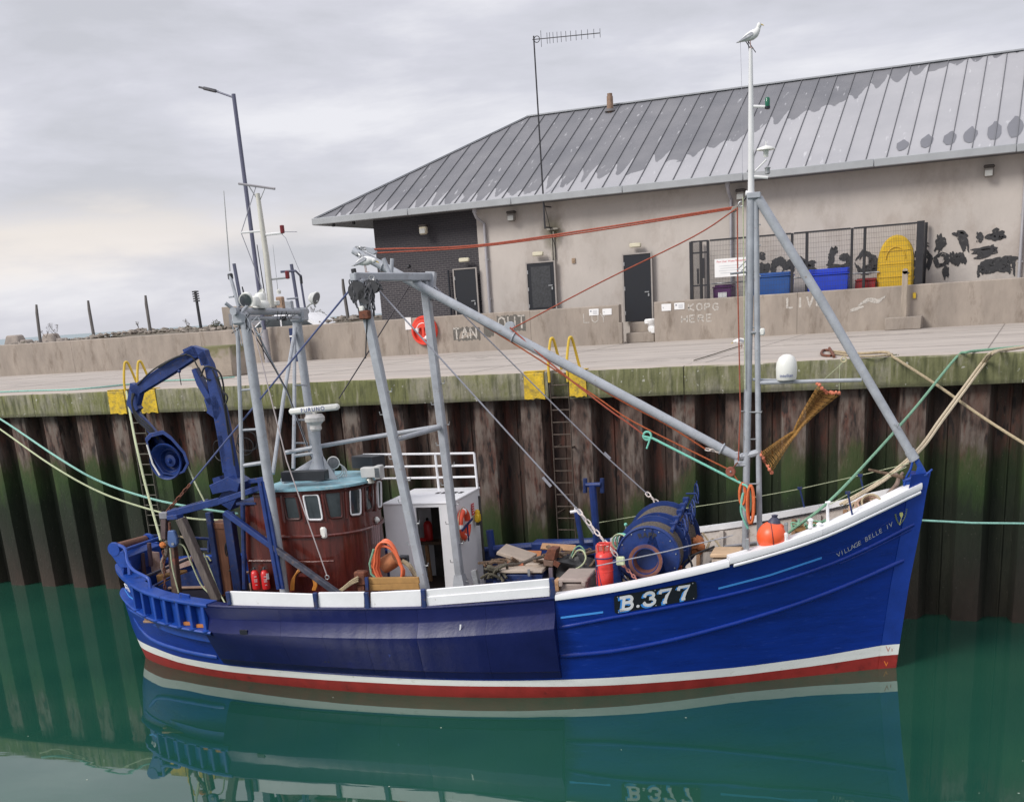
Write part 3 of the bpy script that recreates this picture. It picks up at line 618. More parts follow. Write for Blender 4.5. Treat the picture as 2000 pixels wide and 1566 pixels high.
a = nd(bm, 'ShaderNodeTexNoise'); a.inputs['Scale'].default_value = .8; a.inputs['Detail'].default_value = 5; lk(bm, g.outputs['Position'], a.inputs[0])
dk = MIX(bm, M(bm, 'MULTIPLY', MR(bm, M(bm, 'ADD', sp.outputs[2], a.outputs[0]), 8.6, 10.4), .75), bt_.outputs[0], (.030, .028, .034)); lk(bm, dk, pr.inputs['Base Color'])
bu = nd(bm, 'ShaderNodeBump'); bu.inputs['Strength'].default_value = .5; bu.inputs['Distance'].default_value = .01; bu.invert = True; lk(bm, bt_.outputs[1], bu.inputs['Height']); lk(bm, bu.outputs[0], pr.inputs['Normal'])
w = MB(); w.box(((XL+XJ-.002)/2, YB+.12+5.8, (ZQ+ZE)/2-.1), (XJ-XL-.002, 11.4, ZE-ZQ+.16)); build(w, 'brick_wall', bm, bt, smooth=0)
# doors
def door(x0, x1, z0, z1, glazed, y=YB):
    cxx = (x0+x1)/2
    w = MB(); w.box((cxx, y-.008, (z0+z1)/2), (x1-x0, .03, z1-z0)); d = build(w, 'door', mat('door_black', (.005, .007, .013), .6, var=.2), bt, 0)
    w = MB()
    for sx in (x0-.025, x1+.025): w.box((sx, y-.02, (z0+z1)/2), (.05, .05, z1-z0))
    w.box((cxx, y-.02, z1+.02), (x1-x0+.10, .05, .04)); build(w, 'door_frame', mat('pale_frame', (.33, .30, .28), .7), bt, 0)
    w = MB(); w.box((x1-.16, y-.05, z0+.98), (.16, .04, .035)); w.box((x1-.1, y-.04, z0+.88), (.05, .03, .1)); build(w, 'handle', galv, d, 0)
    for z in (z0+.3, (z0+z1)/2, z1-.3):
        w = MB(); w.box((x0+.02, y-.034, z), (.03, .02, .13)); build(w, 'hinge', galv, d, 0)
    if glazed:
        w = MB(); w.box((cxx, y-.027, (z0+z1)/2+.05), (x1-x0-.3, .012, z1-z0-.35)); build(w, 'door_panel', mat('worn_panel', (.035, .037, .042), .6, var=.5, scale=12), d, 0)
door(-17.62, -16.55, 6.95, 8.74, True); door(-13.88, -12.87, 6.49, 8.76, False); door(-20.62, -19.72, 6.6, 8.73, False, YB-.12+.12+.0-.0)
w = MB(); w.box((-20.92, YB+.1, 7.8), (.05, .06, 1.9)); build(w, 'door_side_bar', blackp, bt, 0)
# bulkhead lights
for x, z, y_ in ((-21.72, 10.23, YB+.1), (-18.09, 10.38, YB+.12), (-9.63, 10.34, YB+.12), (-1.79, 10.31, YB+.12)):
    w = MB(); w.box((x, y_-.22, z), (.31, .2, .30)); l_ = build(w, 'floodlight', cream if x < -20 else mat('lamp_grey', (.22, .2, .18), .6, var=.2), bt, bevel=.05)
    w = MB(); w.box((x, y_-.22, z+.17), (.33, .24, .09)); build(w, 'lamp_hood', mat('lamp_brown', (.06, .05, .045), .6), l_, bevel=.03)
    w = MB(); w.box((x, y_-.325, z-.03), (.22, .02, .16)); build(w, 'lamp_lens', mat('lamp_lens', (.42, .42, .40), .3), l_, 0)
for x, z in ((-20.14, 9.06), (-17.14, 9.05), (-13.41, 9.06)):
    w = MB(); w.box((x, YB-.06, z), (.42, .13, .15)); build(w, 'emergency_light', mat('emergency_cream', (.62, .58, .44), .45, var=.06), bt, bevel=.03)
w = MB(); w.lathe([(.02, 0), (.07, 0), (.08, .06), (.05, .12), (.01, .13)], (-22.5, YB-.02, 9.0), (0, -1, 0), 12); build(w, 'camera_dome', dark_metal, bt)
w = MB(); w.box((-15.83, YB+.13, 8.72), (.13, .05, .17)); w.cyl((-15.83, YB+.13, 8.72), (-15.83, YB+.08, 8.72), .03); build(w, 'junction_box', mat('junction_rust', (.35, .25, .17), .7, var=.4, scale=20), bt, 0)
# downpipes and conduit
for x, kink in ((-19.27, 1), (-10.0, 0), (-.72, 0)):
    w = MB(); y_ = YB+.15-.09
    w.tube([(x-.14*kink, YB-.42, ZE-.02), (x-.14*kink, YB-.42, ZE-.25), (x-.14*kink, YB-.30, ZE-.38), (x, y_, ZE-.60), (x, y_, ZQ)], .055, 10); w.cyl((x-.14*kink, YB-.42, ZE-.02), (x-.14*kink, YB-.42, ZE-.22), .085)
    for z in (ZQ+1.8, ZQ+3.2): w.box((x, y_+.03, z), (.16, .1, .04))
    build(w, 'downpipe', pvc, bt)
w = MB(); 
for dx in (-.09, .0): w.tube([(-16.55+dx, YB+.10, 9.78+dx), (-16.55+dx, YB+.10, 6.9)], .028, 8)
w.box((-16.56, YB+.06, 9.86), (.42, .1, .06)); build(w, 'conduit', mat('conduit_grey', (.30, .28, .24), .6, var=.2), bt)
# stain round the bracket
st = bpy.data.materials.new('green_stain'); st.use_nodes = True
# ---- roof
ZR = 14.48; XE = -26.15; YE = 42.83; XRG = XE+RD/2
rm = mat('roof_sheet', (.255, .258, .285), .7, metal=0, var=.05, scale=1.2, bump=.05, bscale=6)
pr = rm.node_tree.nodes['Principled BSDF']; src = pr.inputs['Base Color'].links[0].from_socket
# weathering: paler washed area rising from the eave, scalloped at each seam, darker wet-looking film above
g = nd(rm, 'ShaderNodeNewGeometry'); sp = nd(rm, 'ShaderNodeSeparateXYZ'); lk(rm, g.outputs['Position'], sp.inputs[0])
ph = M(rm, 'MULTIPLY', M(rm, 'FRACT', M(rm, 'MULTIPLY', M(rm, 'ADD', sp.outputs[0], 25.22), 1/.6365)), 6.2832)
scal = M(rm, 'MULTIPLY', M(rm, 'COSINE', ph), -.20)
pan = nd(rm, 'ShaderNodeTexWhiteNoise', noise_dimensions='1D'); lk(rm, M(rm, 'FLOOR', M(rm, 'MULTIPLY', M(rm, 'ADD', sp.outputs[0], 25.22), 1/.6365)), pan.inputs['W'])
nzz = nd(rm, 'ShaderNodeTexNoise'); nzz.inputs['Scale'].default_value = .55; nzz.inputs['Detail'].default_value = 6; nzz.inputs['Roughness'].default_value = .6; lk(rm, g.outputs['Position'], nzz.inputs[0])
xr = nd(rm, 'ShaderNodeValToRGB'); lk(rm, MR(rm, sp.outputs[0], -26, 0), xr.inputs[0]); ee = xr.color_ramp.elements
ee[0].position = 0; ee[0].color = (.02, .02, .02, 1); ee[1].position = 1; ee[1].color = (1, 1, 1, 1)
for ps, vv in ((.30, .055), (.45, .15), (.58, .34), (.68, .56), (.78, .78), (.88, .92)):
    q = ee.new(ps); q.color = (vv, vv, vv, 1)
zh = M(rm, 'ADD', M(rm, 'ADD', M(rm, 'MULTIPLY', xr.outputs[0], 3.7), 10.95), M(rm, 'ADD', M(rm, 'ADD', M(rm, 'MULTIPLY', M(rm, 'MULTIPLY', scal, -1.4), pan.outputs[0]), M(rm, 'MULTIPLY', M(rm, 'SUBTRACT', pan.outputs[0], .5), .45)), M(rm, 'MULTIPLY', M(rm, 'SUBTRACT', nzz.outputs[0], .5), .9)))
msk = MR(rm, M(rm, 'SUBTRACT', sp.outputs[2], zh), -.012, .012)
lt = MIX(rm, MR(rm, nzz.outputs[0], .3, .7), (.33, .33, .35), (.385, .382, .40))
dkc = MIX(rm, MR(rm, nzz.outputs[0], .35, .65), (.135, .137, .152), (.183, .182, .195))
stn = nd(rm, 'ShaderNodeTexNoise'); stn.inputs['Scale'].default_value = 5; stn.inputs['Detail'].default_value = 3; mq = nd(rm, 'ShaderNodeMapping'); mq.inputs['Scale'].default_value = (1.6, .35, .35); lk(rm, g.outputs['Position'], mq.inputs[0]); lk(rm, mq.outputs[0], stn.inputs[0])
body = MIX(rm, msk, lt, dkc)
body = MIX(rm, M(rm, 'MULTIPLY', MR(rm, stn.outputs[0], .66, .74), .45), body, (.62, .62, .64))
body = MIX(rm, M(rm, 'MULTIPLY', pan.outputs[0], .12), body, (.22, .22, .24)); lk(rm, body, pr.inputs['Base Color'])
seam_m = mat('seam_dark', (.18, .18, .19), .5, metal=.3)
def hipz(x, y): return ZE+.12 + min(x-XE, y-YE, YE+RD-y)*(ZR-ZE-.12)/(RD/2)
w = MB(); w.add([(XE, YE, ZE+.06), (XR+1, YE, ZE+.06), (XR+1, YE+RD, ZE+.06), (XE, YE+RD, ZE+.06), (XRG, YE+RD/2, ZR-.06), (XR+1, YE+RD/2, ZR-.06)], [(0, 1, 5, 4), (2, 3, 4, 5), (3, 0, 4), (1, 2, 5)]); build(w, 'roof_deck', dark_metal, bt, 0)
PW = .6365; xs = [XE] + [-25.22+PW*i for i in range(0, 80) if -25.22+PW*i < XR+1] + [XR+1]
sl = V((0, RD/2, ZR-ZE-.12)); nrm = V((0, -(ZR-ZE-.12), RD/2)).normalized()
def fr(x, t): return V((x, YE, ZE+.12)) + sl*t
for xa, xb in zip(xs, xs[1:]):
    ta = min(1, (xa-XE)/(RD/2)); tb = min(1, (xb-XE)/(RD/2)); a_ = xa+.012; b_ = xb-.012
    lv = 6; rows = []
    for i in range(lv+1): rows.append([fr(a_, ta*i/lv) + nrm*random.uniform(0, .006), fr((a_+b_)/2, (ta+tb)/2*i/lv) - nrm*.006, fr(b_, tb*i/lv) + nrm*random.uniform(0, .006)])
    w = MB(); w.grid(rows); w.grid([rows[0], [p_-nrm*.03 for p_ in rows[0]]]); build(w, 'roof_panel', rm, bt, smooth=50)
    if ta > .02:
        w = MB(); w.bar(fr(xa, 0)+nrm*.02, fr(xa, ta)+nrm*.02, .015, .045, nrm); build(w, 'seam', seam_m, bt, 0)
w = MB()   # end hip, seen only from the side
for i in range(20):
    y = YE + RD*i/20; t0 = min(i, 20-i)/10; t1 = min(i+1, 19-i)/10
    w.add([V((XE, y, ZE+.12)), V((XE, y+RD/20, ZE+.12)), V((XE+RD/2*t1, y+RD/20, ZE+.12+(ZR-ZE-.12)*t1)), V((XE+RD/2*t0, y, ZE+.12+(ZR-ZE-.12)*t0))], [(0, 3, 2, 1)])
w.add([V((XRG, YE+RD/2, ZR)), V((XR+1, YE+RD/2, ZR)), V((XR+1, YE+RD, ZE+.12)), V((XE, YE+RD, ZE+.12))], [(0, 1, 2, 3)]); build(w, 'roof_slope', rm, bt, 0)
w = MB(); w.bar((XE, YE, ZE+.15), (XRG, YE+RD/2, ZR+.03), .16, .05, (-.3, -.3, 1)); build(w, 'hip_cap', mat('cap_grey', (.34, .35, .37), .45, metal=.2), bt, 0)
w = MB(); w.bar((XRG, YE+RD/2, ZR+.03), (XR+1, YE+RD/2, ZR+.03), .2, .05); build(w, 'ridge_cap', mat('cap_grey', (.34, .35, .37), .45), bt, 0)
gut = mat('gutter_grey', (.33, .345, .36), .45, var=.08, scale=2)
gx = XE-.06
while gx < XR+1:
    g2 = min(gx+4.2, XR+1.05); w = MB(); w.box(((gx+g2)/2-.004, YE-.06, ZE+.02), (g2-gx-.008, .14, .24)); build(w, 'gutter', gut, bt, bevel=.02); gx = g2
w = MB(); w.box((XE-.06, YE+RD/2, ZE+.02), (.14, RD-.1, .24)); build(w, 'gutter', gut, bt, bevel=.02)
sof = mat('soffit', (.13, .13, .14), .7, var=.2)
w = MB(); w.box(((XE+.02+XR)/2, (YE+.02+YB+.2)/2, ZE-.07), (XR-XE-.02, YB+.2-YE-.02, .04)); build(w, 'soffit', sof, bt, 0)
w = MB(); w.box(((XE+.02+XL+.1)/2, YE+RD/2+.4, ZE-.072), (XL+.1-XE-.02, RD-.9, .04)); build(w, 'soffit', sof, bt, 0)
for x in (-25.5, -24.6): build(MB().cyl((x, YB-.3, ZE-.09), (x, YB-.3, ZE-.2), .06), 'soffit_light', dark_metal, bt)
w = MB(); vb = fr(-15.97, .93); w.cyl(vb-UZ*.1, vb+UZ*.52, .13, .12, 14); w.cyl(vb+UZ*.52, vb+UZ*.62, .1, .1, 12); build(w, 'vent_pipe', mat('vent_brown', (.25, .16, .11), .7, var=.3, scale=8), bt)
w = MB(); w.lathe([(.22, 0), (.2, .05), (.14, .1)], vb-UZ*.02, n=16); build(w, 'vent_flashing', mat('flashing', (.12, .11, .11), .6), bt)
# repair patches near the right end of the roof
for cx_, s_ in ((-4.45, .28), (-3.72, .42), (-3.02, .48), (-2.42, .62), (-1.72, .80), (-1.12, 1.0), (-.5, 1.1)):
    w = MB(); t0 = .065+.035*s_; pts = []
    for i in range(16):
        a_ = 2*pi*i/16; rx = .17+.06*s_; rz = .05+.10*s_
        pts.append(fr(cx_+cos(a_)*rx*(.55 if sin(a_) > .5 else 1)*random.uniform(.9, 1.1), t0+rz*.5+sin(a_)*rz*.75*random.uniform(.9, 1.05))+nrm*.012)
    w.add(pts, [tuple(range(16))]); build(w, 'sealant_patch', mat('sealant', (.15, .152, .17), .6, var=.08), bt, 0)
# black overpaint on the wall
yy = YB+.138
P_ = lambda pts: [(QY(x, y, yy).x, QY(x, y, yy).z) for x, y in pts]
for st_, ww in (([[(1836, 458), (1838, 478), (1832, 490)]], .20), ([[(1872, 452), (1882, 462), (1890, 490)], [(1870, 455), (1888, 460)]], .20), ([[(1912, 455), (1913, 470)]], .22), ([[(1930, 458), (1958, 462)], [(1932, 464), (1956, 458)]], .26), ([[(1900, 492), (1940, 488), (1945, 482)], [(1905, 498), (1935, 492)]], .22), ([[(1862, 495), (1862, 515)], [(1876, 495), (1876, 518)]], .24),
                ([[(1918, 540), (1920, 520), (1948, 512), (1978, 508), (1980, 535)], [(1915, 530), (1935, 528), (1975, 518)], [(1925, 512), (1975, 525)]], .24), ([[(1838, 495), (1825, 505), (1832, 520), (1846, 515), (1848, 500), (1838, 495)]], .13), ([[(1846, 520), (1846, 546)]], .16), ([[(1808, 488), (1818, 505), (1812, 525)], [(1790, 470), (1812, 480)]], .12),
                ([[(1482, 498), (1492, 502)], [(1482, 525), (1500, 530)], [(1485, 518), (1502, 522)]], .26), ([[(1510, 530), (1512, 512), (1525, 506), (1532, 520)], [(1530, 528), (1545, 512), (1552, 528)]], .2), ([[(1560, 500), (1570, 520), (1575, 535)], [(1558, 525), (1590, 515)], [(1560, 510), (1600, 535)]], .22),
                ([[(1622, 525), (1624, 500), (1628, 488), (1632, 495)], [(1640, 505), (1655, 500), (1660, 515), (1640, 520)], [(1618, 520), (1650, 524)]], .18), ([[(1672, 510), (1685, 492), (1700, 498), (1700, 520), (1680, 530), (1670, 512)]], .12), ([[(1700, 500), (1712, 515), (1700, 528)], [(1685, 530), (1712, 525)]], .22)):
    scrub(bt, [P_(q) for q in st_], ww, tar, yy, lab=None)
# green stain at bracket
sm = bpy.data.materials.new('damp_stain'); sm.use_nodes = True; pr = sm.node_tree.nodes['Principled BSDF']; pr.inputs['Base Color'].default_value = (.12, .11, .05, 1); pr.inputs['Roughness'].default_value = .9
tcn = nd(sm, 'ShaderNodeNewGeometry'); vs_ = nd(sm, 'ShaderNodeVectorMath', operation='SUBTRACT'); lk(sm, tcn.outputs['Position'], vs_.inputs[0]); vs_.inputs[1].default_value = (-16.6, YB, 9.75)
vsc = nd(sm, 'ShaderNodeVectorMath', operation='MULTIPLY'); lk(sm, vs_.outputs[0], vsc.inputs[0]); vsc.inputs[1].default_value = (1.1, 0, .75); vl = nd(sm, 'ShaderNodeVectorMath', operation='LENGTH'); lk(sm, vsc.outputs[0], vl.inputs[0])
a = nd(sm, 'ShaderNodeTexNoise'); a.inputs['Scale'].default_value = 3; lk(sm, tcn.outputs['Position'], a.inputs[0])
lk(sm, M(sm, 'MULTIPLY', MR(sm, M(sm, 'ADD', vl.outputs[1], M(sm, 'MULTIPLY', a.outputs[0], .4)), .75, .2), .75), pr.inputs['Alpha'])
w = MB(); w.add([(-17.6, YB+.142, 8.8), (-15.6, YB+.142, 8.8), (-15.6, YB+.142, 10.6), (-17.6, YB+.142, 10.6)], [(0, 1, 2, 3)]); build(w, 'damp_stain', sm, bt, 0)
# ---- TV aerial on the building
t = thing('tv_aerial', 'tall thin aerial mast with a long toothed boom fixed to the rendered wall', 'aerial', (-16.6, YB-.6, 9.8))
w = MB(); w.tube([(-16.62, YB-.55, 9.85), (-16.6, YB-.62, 11.2), (-16.64, YB-.62, 16.02)], [.035, .032, .026], 8); build(w, 'aerial_mast', dark_metal, t)
w = MB(); w.bar((-16.6, YB+.12, 9.9), (-16.6, YB-.6, 9.9), .05, .05); w.bar((-16.6, YB+.1, 10.6), (-16.6, YB-.62, 10.6), .04, .04); build(w, 'wall_bracket', dark_metal, t, 0)
a0 = QY(1040, 78, YB-.6); a1 = QY(1172, 65, YB-.6); w = MB(); w.bar(a0, a1, .025, .025); build(w, 'boom', dark_metal, t, 0)
for i, f_ in enumerate((.13, .22, .26, .31, .37, .43, .50, .57, .65, .73, .82, .91, 1.0)):
    p_ = a0.lerp(a1, f_); h_ = (.26 if i == 0 else .18)*(1-.25*f_); w = MB(); w.cyl(p_-UZ*h_, p_+UZ*h_, .009, n=5); build(w, 'element', dark_metal, t, 0)
w = MB(); w.torus(a0.lerp(a1, .065), (0, 1, 0), .10, .014, 16, 5); build(w, 'clamp_ring', dark_metal, t)
w = MB(); w.tube(sagl((-16.62, YB-.6, 10.9), (-16.5, YB+.1, 9.2), .06, 8)+[V((-16.5, YB+.1, 8.8))], .012, 5); build(w, 'cable', black_rub, t)

# ================================================================== BIN CAGE
YC0 = YW+.45; YC1 = YB+.08
t = thing('bin_cage', 'black steel mesh cage for bins against the rendered wall', 'cage', (-7.3, YC0, ZQ))
cagem = mat('cage_black', (.018, .018, .022), .45, var=.2)
for x in (-11.05, -10.47, -7.66, -7.18, -5.75, -5.35): build(MB().box((x, YC0, (ZQ+8.97)/2), (.08 if x > -11 else .11, .08, 8.97-ZQ)), 'post', cagem, t, 0)
build(MB().box((-3.66, YC0+.05, (ZQ+9.0)/2), (.22, .14, 9.02-ZQ)), 'post', cagem, t, 0)
for x in (-11.05, -3.6): build(MB().box((x, YC1-.1, (ZQ+9)/2), (.09, .09, 9.0-ZQ)), 'post', cagem, t, 0)
for a_, b_ in ((-11.05, -10.47), (-10.4, -7.7), (-7.6, -5.8), (-5.7, -3.75)): build(MB().box(((a_+b_)/2, YC0-.005, 8.96), (b_-a_, .05, .05)), 'top_rail', cagem, t, 0)
for z in (7.55, 8.6): build(MB().box((-10.76, YC0, z), (.5, .05, .05)), 'gate_bar', cagem, t, 0)
build(MB().box((-10.63, YC0-.01, 8.1), (.08, .05, .65)), 'gate_lock', cagem, t, 0); build(MB().box((-10.82, YC0-.01, 7.85), (.06, .05, .5)), 'gate_lock', cagem, t, 0)
build(MB().cyl((-10.45, YC0+.3, 7.58), (-4.9, YC0+.3, 7.58), .025, n=8), 'buffer_rail', galv, t)
w = MB(); x = -10.4
mw = mat('mesh_wire', (.05, .05, .055), .5)
while x < -3.8: w.box((x, YC0, 8.0), (.006, .004, 1.9)); x += .052
z = 7.1
while z < 8.95: w.box((-7.1, YC0+.004, z), (6.6, .004, .006)); z += .152
for xx in (-11.0, -3.62):
    y = YC0+.08
    while y < YC1-.15: w.box((xx, y, 8.0), (.004, .012, 1.9)); y += .05
build(w, 'wire_mesh', mw, t, 0, kind='stuff')
# waste sign
t = thing('waste_sign', 'white sign with red heading hung on the bin cage', 'sign', (-9.7, YC0+.1, 7.76))
build(MB().box((-9.66, YC0-.06, 8.06), (1.14, .02, .58)), 'sign_board', sign_w, t, 0)
text_mesh('sign_text', 'Port User Waste Reception', plane_map((-9.66, YC0-.075, 8.26), (1, 0, 0), (0, 0, 1)), lett_r, t, size=.088)
w = MB()
for q in range(4): w.box((-9.66, YC0-.074, 8.12-q*.075), (.85-.1*(q % 2), .003, .012))
build(w, 'small_print', mat('print_pale', (.5, .53, .56), .6), t, 0)
def bin_(x0, x1, z1, m_, lab, cat='bin', lidh=.16):
    t = thing('waste_bin', lab, cat, ((x0+x1)/2, YC0+.3, ZQ), 'bins in the black mesh cage')
    cx_ = (x0+x1)/2; d = .75; y = YC0+.55
    w = MB(); hw = (x1-x0)/2; b_ = [V((cx_-hw*.85, y-d*.4, ZQ+.12)), V((cx_+hw*.85, y-d*.4, ZQ+.12)), V((cx_+hw*.85, y+d*.4, ZQ+.12)), V((cx_-hw*.85, y+d*.4, ZQ+.12))]; t_ = [V((cx_-hw*.96, y-d*.5, z1-lidh)), V((cx_+hw*.96, y-d*.5, z1-lidh)), V((cx_+hw*.96, y+d*.5, z1-lidh)), V((cx_-hw*.96, y+d*.5, z1-lidh))]
    w.add(b_+t_, [(3, 2, 1, 0), (4, 5, 6, 7), (0, 1, 5, 4), (1, 2, 6, 5), (2, 3, 7, 6), (3, 0, 4, 7)]); build(w, 'bin_body', m_, t, bevel=.03)
    w = MB(); w.box((cx_, y, z1-lidh+.02), (x1-x0, d+.08, .05)); w.box((cx_, y+.05, z1-lidh/2+.02), (x1-x0-.1, d-.1, lidh-.04)); build(w, 'lid', m_, t, bevel=.03)
    for sx in (-.7, .7): build(MB().lathe([(.01, -.04), (.08, -.04), (.08, .04), (.01, .04)], (cx_+hw*sx, y-.2, ZQ+.08), (1, 0, 0), 12), 'wheel', black_rub, t)
    return t
bin_(-10.38, -9.72, 7.53, bin_purple, 'small purple wheelie bin with a white label under the waste sign', lidh=.1)
build(MB().box((-10.03, YC0+.16, 7.20), (.3, .02, .16)), 'bin_label', sign_w, bpy.data.objects['waste_bin'], 0)
bin_(-9.1, -7.72, 7.80, bin_blue, 'large mid-blue bin beside the mast end of the cage', lidh=.14)
bin_(-7.22, -5.84, 7.80, bin_blue2, 'large bright royal-blue bin in the middle of the cage', lidh=.2)
bin_(-5.66, -5.0, 7.42, bin_red, 'low dark red bin left of the yellow hull', lidh=.08)
t = thing('yellow_pedalo_hull', 'ribbed bright yellow plastic hull standing on its end in the cage', 'boat hull', (-4.4, YC0+.5, ZQ))
w = MB(); cxk, zk = -4.42, 7.6; prof = []
for i in range(15):
    a_ = pi*i/14; prof.append((cxk-.56*cos(a_), 7.85+.82*sin(a_)))
out = [(cxk-.60, ZQ+.1)]+prof+[(cxk+.60, ZQ+.1)]
w.prism([V((x, YC0+.35, z)) for x, z in out], (0, .42, 0)); k1 = build(w, 'hull_shell', yel_plast, t, bevel=.07)
for i in range(6):
    z = ZQ+.4+i*.40; hw = .5 if z < 7.85 else .5*math.sqrt(max(.05, 1-((z-7.85)/.82)**2))
    build(MB().box((cxk, YC0+.335, z), (hw*2, .02, .035)), 'rib', yel_plast, t, bevel=.02)
w = MB(); w.tube([V((cxk-.3*cos(pi*i/12), YC0+.33, 7.95+.36*sin(pi*i/12))) for i in range(13)], .02, 6); build(w, 'moulded_arch', yel_plast, t)
for i in range(4): build(MB().box((cxk+.60, YC0+.55, 7.2+i*.28), (.05, .3, .2)), 'black_strip', black_rub, t, 0)

# ================================================================== STREET LAMP
t = thing('street_lamp', 'tall slim dark blue street lamp column with one arm to the left', 'street lamp', (-29.3, 41.3, ZQ))
lb = QY(524, 704, 41.35); lt_ = QY(456, 184, 41.35); lb.z = ZQ
w = MB(); mid = lb.lerp(lt_, .13); w.tube([mid, lt_], [.085, .075], 12); build(w, 'column', lamp_blue, t)
w = MB(); w.tube([lb, mid], [.14, .13], 12); build(w, 'base_section', mat('lamp_base', (.32, .31, .33), .5), t)
a0 = QY(454, 190, 41.35); a1 = QY(420, 178, 41.35); w = MB(); w.tube([a0, a1], .035, 8); build(w, 'arm', lamp_blue, t)
h0 = QY(424, 179, 41.35); h1 = QY(391, 171, 41.35); w = MB(); w.bar(h0, h1, .26, .07, UZ); w.bar(h0.lerp(h1, .1), h0.lerp(h1, .75), .2, .12, UZ); build(w, 'lamp_head', mat('lamp_head', (.07, .07, .08), .4), t, bevel=.02)

# ================================================================== SHORE BEHIND THE WALL
def rock(mb, c, r, rnd):
    vs = []; n = 7
    for i in range(5):
        th = pi*i/4
        for j in range(n):
            ph = 2*pi*j/n+i*.4; k_ = r*rnd.uniform(.7, 1.15); vs.append(c+V((sin(th)*cos(ph)*k_*1.25, sin(th)*sin(ph)*k_, cos(th)*k_*.7)))
    fs = [(i*n+j, (i+1)*n+j, (i+1)*n+(j+1) % n, i*n+(j+1) % n) for i in range(4) for j in range(n)]
    mb.add(vs, fs)
rnd = random.Random(3)
w = MB(); nx = 90; rows = []
def bankz(x): return 6.84 + .36*max(0, min(1, (x+50)/11)) + .05*math.sin(x*.8)+.03*math.sin(x*2.1)
for j in range(9):
    y = 44.2 + j*1.9; rows.append([V((-70+i*.55, y, bankz(-70+i*.55)+rnd.uniform(-.02, .02) + (-.12 if j == 0 else 0) - max(0, j-4)*.55)) for i in range(nx)])
w.grid(rows); build(w, 'embankment', mat('rough_ground', (.16, .135, .105), .95, var=.4, scale=2, bump=.8, bscale=14, dirt=(.07, .085, .035), dirt_amt=.4, dscale=1.2), smooth=0, kind='structure')
w = MB()
for i in range(1500):
    x = rnd.uniform(-62, -24.6); y = 44.3+rnd.random()**1.4*7; r = rnd.uniform(.04, .11) if rnd.random() < .95 else rnd.uniform(.15, .24)
    if x > -26.2: continue
    rock(w, V((x, y, bankz(x)+.02-max(0, y-52)*.3)), r, rnd)
build(w, 'rubble', rock_m, smooth=0, kind='stuff')['label'] = 'low bank of rubble and stones behind the wall'
for cx_, cy_, r, lab in ((100, 660, .55, 'big pale boulder by the first fence post at far left'), (30, 664, .6, 'angular boulder at the far left edge behind the wall')):
    c_ = QY(cx_, cy_, 46.5); w = MB(); w.box(c_-UZ*.1, (r*1.9, r*1.3, r*1.1), taper=.62); w.box(c_+V((.25, .1, -.2)), (r*2.2, r*1.2, r*.6), taper=.8); tag(build(w, 'boulder', mat('boulder', (.30, .26, .23), .9, var=.2, bump=.5), None, bevel=.06), lab, 'boulder')
for i, (x, yt, xb, yb, lab) in enumerate(((70, 595, 80, 664, 'leaning grey fence post beyond the wall, farthest left'), (171, 587, 186, 660, 'grey fence post beyond the wall, second from the left'), (283, 577, 296, 650, 'grey fence post beyond the wall, third from the left'), (668, 545, 681, 617, 'crooked grey fence post beside the end of the brick building'))):
    a_ = QY(xb, yb+12, 45.5); b_ = QY(x, yt, 45.5); w = MB(); k_ = a_.lerp(b_, .8); w.tube([a_, k_, b_+V((.03, 0, 0))], [.075, .07, .05], 8); tag(build(w, 'fence_post', post_m, None), lab, 'post', 'posts beyond the wall')
t = thing('signal_post', 'dark notched pole beyond the wall, left of the boat masts', 'pole', QY(393, 645, 45.5))
a_ = QY(394, 650, 45.5); b_ = QY(381, 568, 45.5); build(MB().tube([a_, b_], [.07, .06], 8), 'pole', dark_metal, t)
for i in range(5): c_ = b_.lerp(a_, .02+i*.055); build(MB().box(c_, (.24, .16, .055)), 'insulator', dark_metal, t, 0)
# bare shrubs
def shrub(x, y, h, n, lab):
    c_ = QY(x, y, 46.0); w = MB(); rr = random.Random(int(x))
    def br(p, d, l, r, lv):
        q = p+d*l; w.tube([p, q], [r, r*.6], 4, caps=False)
        if lv:
            for _ in range(3): br(q, (d+V((rr.uniform(-.6, .6), rr.uniform(-.6, .6), rr.uniform(.1, .9)))).normalized(), l*.7, r*.6, lv-1)
    for _ in range(n): br(c_, V((rr.uniform(-.7, .7), rr.uniform(-.5, .5), 1)).normalized(), h*rr.uniform(.2, .42), .010, 3)
    tag(build(w, 'bare_shrub', twig_m, None, 0), lab, 'shrub', 'bare shrubs on the bank')
shrub(112, 660, .75, 4, 'bare twiggy shrub beside the pale boulder'); shrub(90, 660, .45, 3, 'small bare shrub right of the leftmost post'); shrub(274, 645, .6, 3, 'thin leaning bare shrub left of the third post'); shrub(368, 640, .4, 4, 'low bare shrub at the notched pole'); shrub(610, 616, .35, 3, 'sparse dry shrub right of the boat mizzen')
for x, y, s_, lab in ((624, 613, .34, 'small dark bush on the wall line right of the mizzen floodlight'), (422, 630, .3, 'small dark bush left of the concrete hut')):
    c_ = QY(x, y, 46.2)-UZ*.22; w = MB(); rr = random.Random(5)
    for i in range(260):
        d = V((rr.gauss(0, 1), rr.gauss(0, 1), rr.gauss(0, 1))).normalized()*s_*rr.random()**.4; d.z = abs(d.z)*1.2; a_ = V((rr.gauss(0, 1), rr.gauss(0, 1), rr.gauss(0, 1))).normalized()*.05; b_ = d.cross(a_).normalized()*.03
        w.add([c_+d-a_, c_+d+b_, c_+d+a_], [(0, 1, 2)])
    w.cyl(c_-UZ*.5, c_+UZ*.1, .03, n=5); tag(build(w, 'small_bush', mat('bush_leaf', (.07, .075, .035), .9, var=.4, scale=8), None, 0), lab, 'bush')
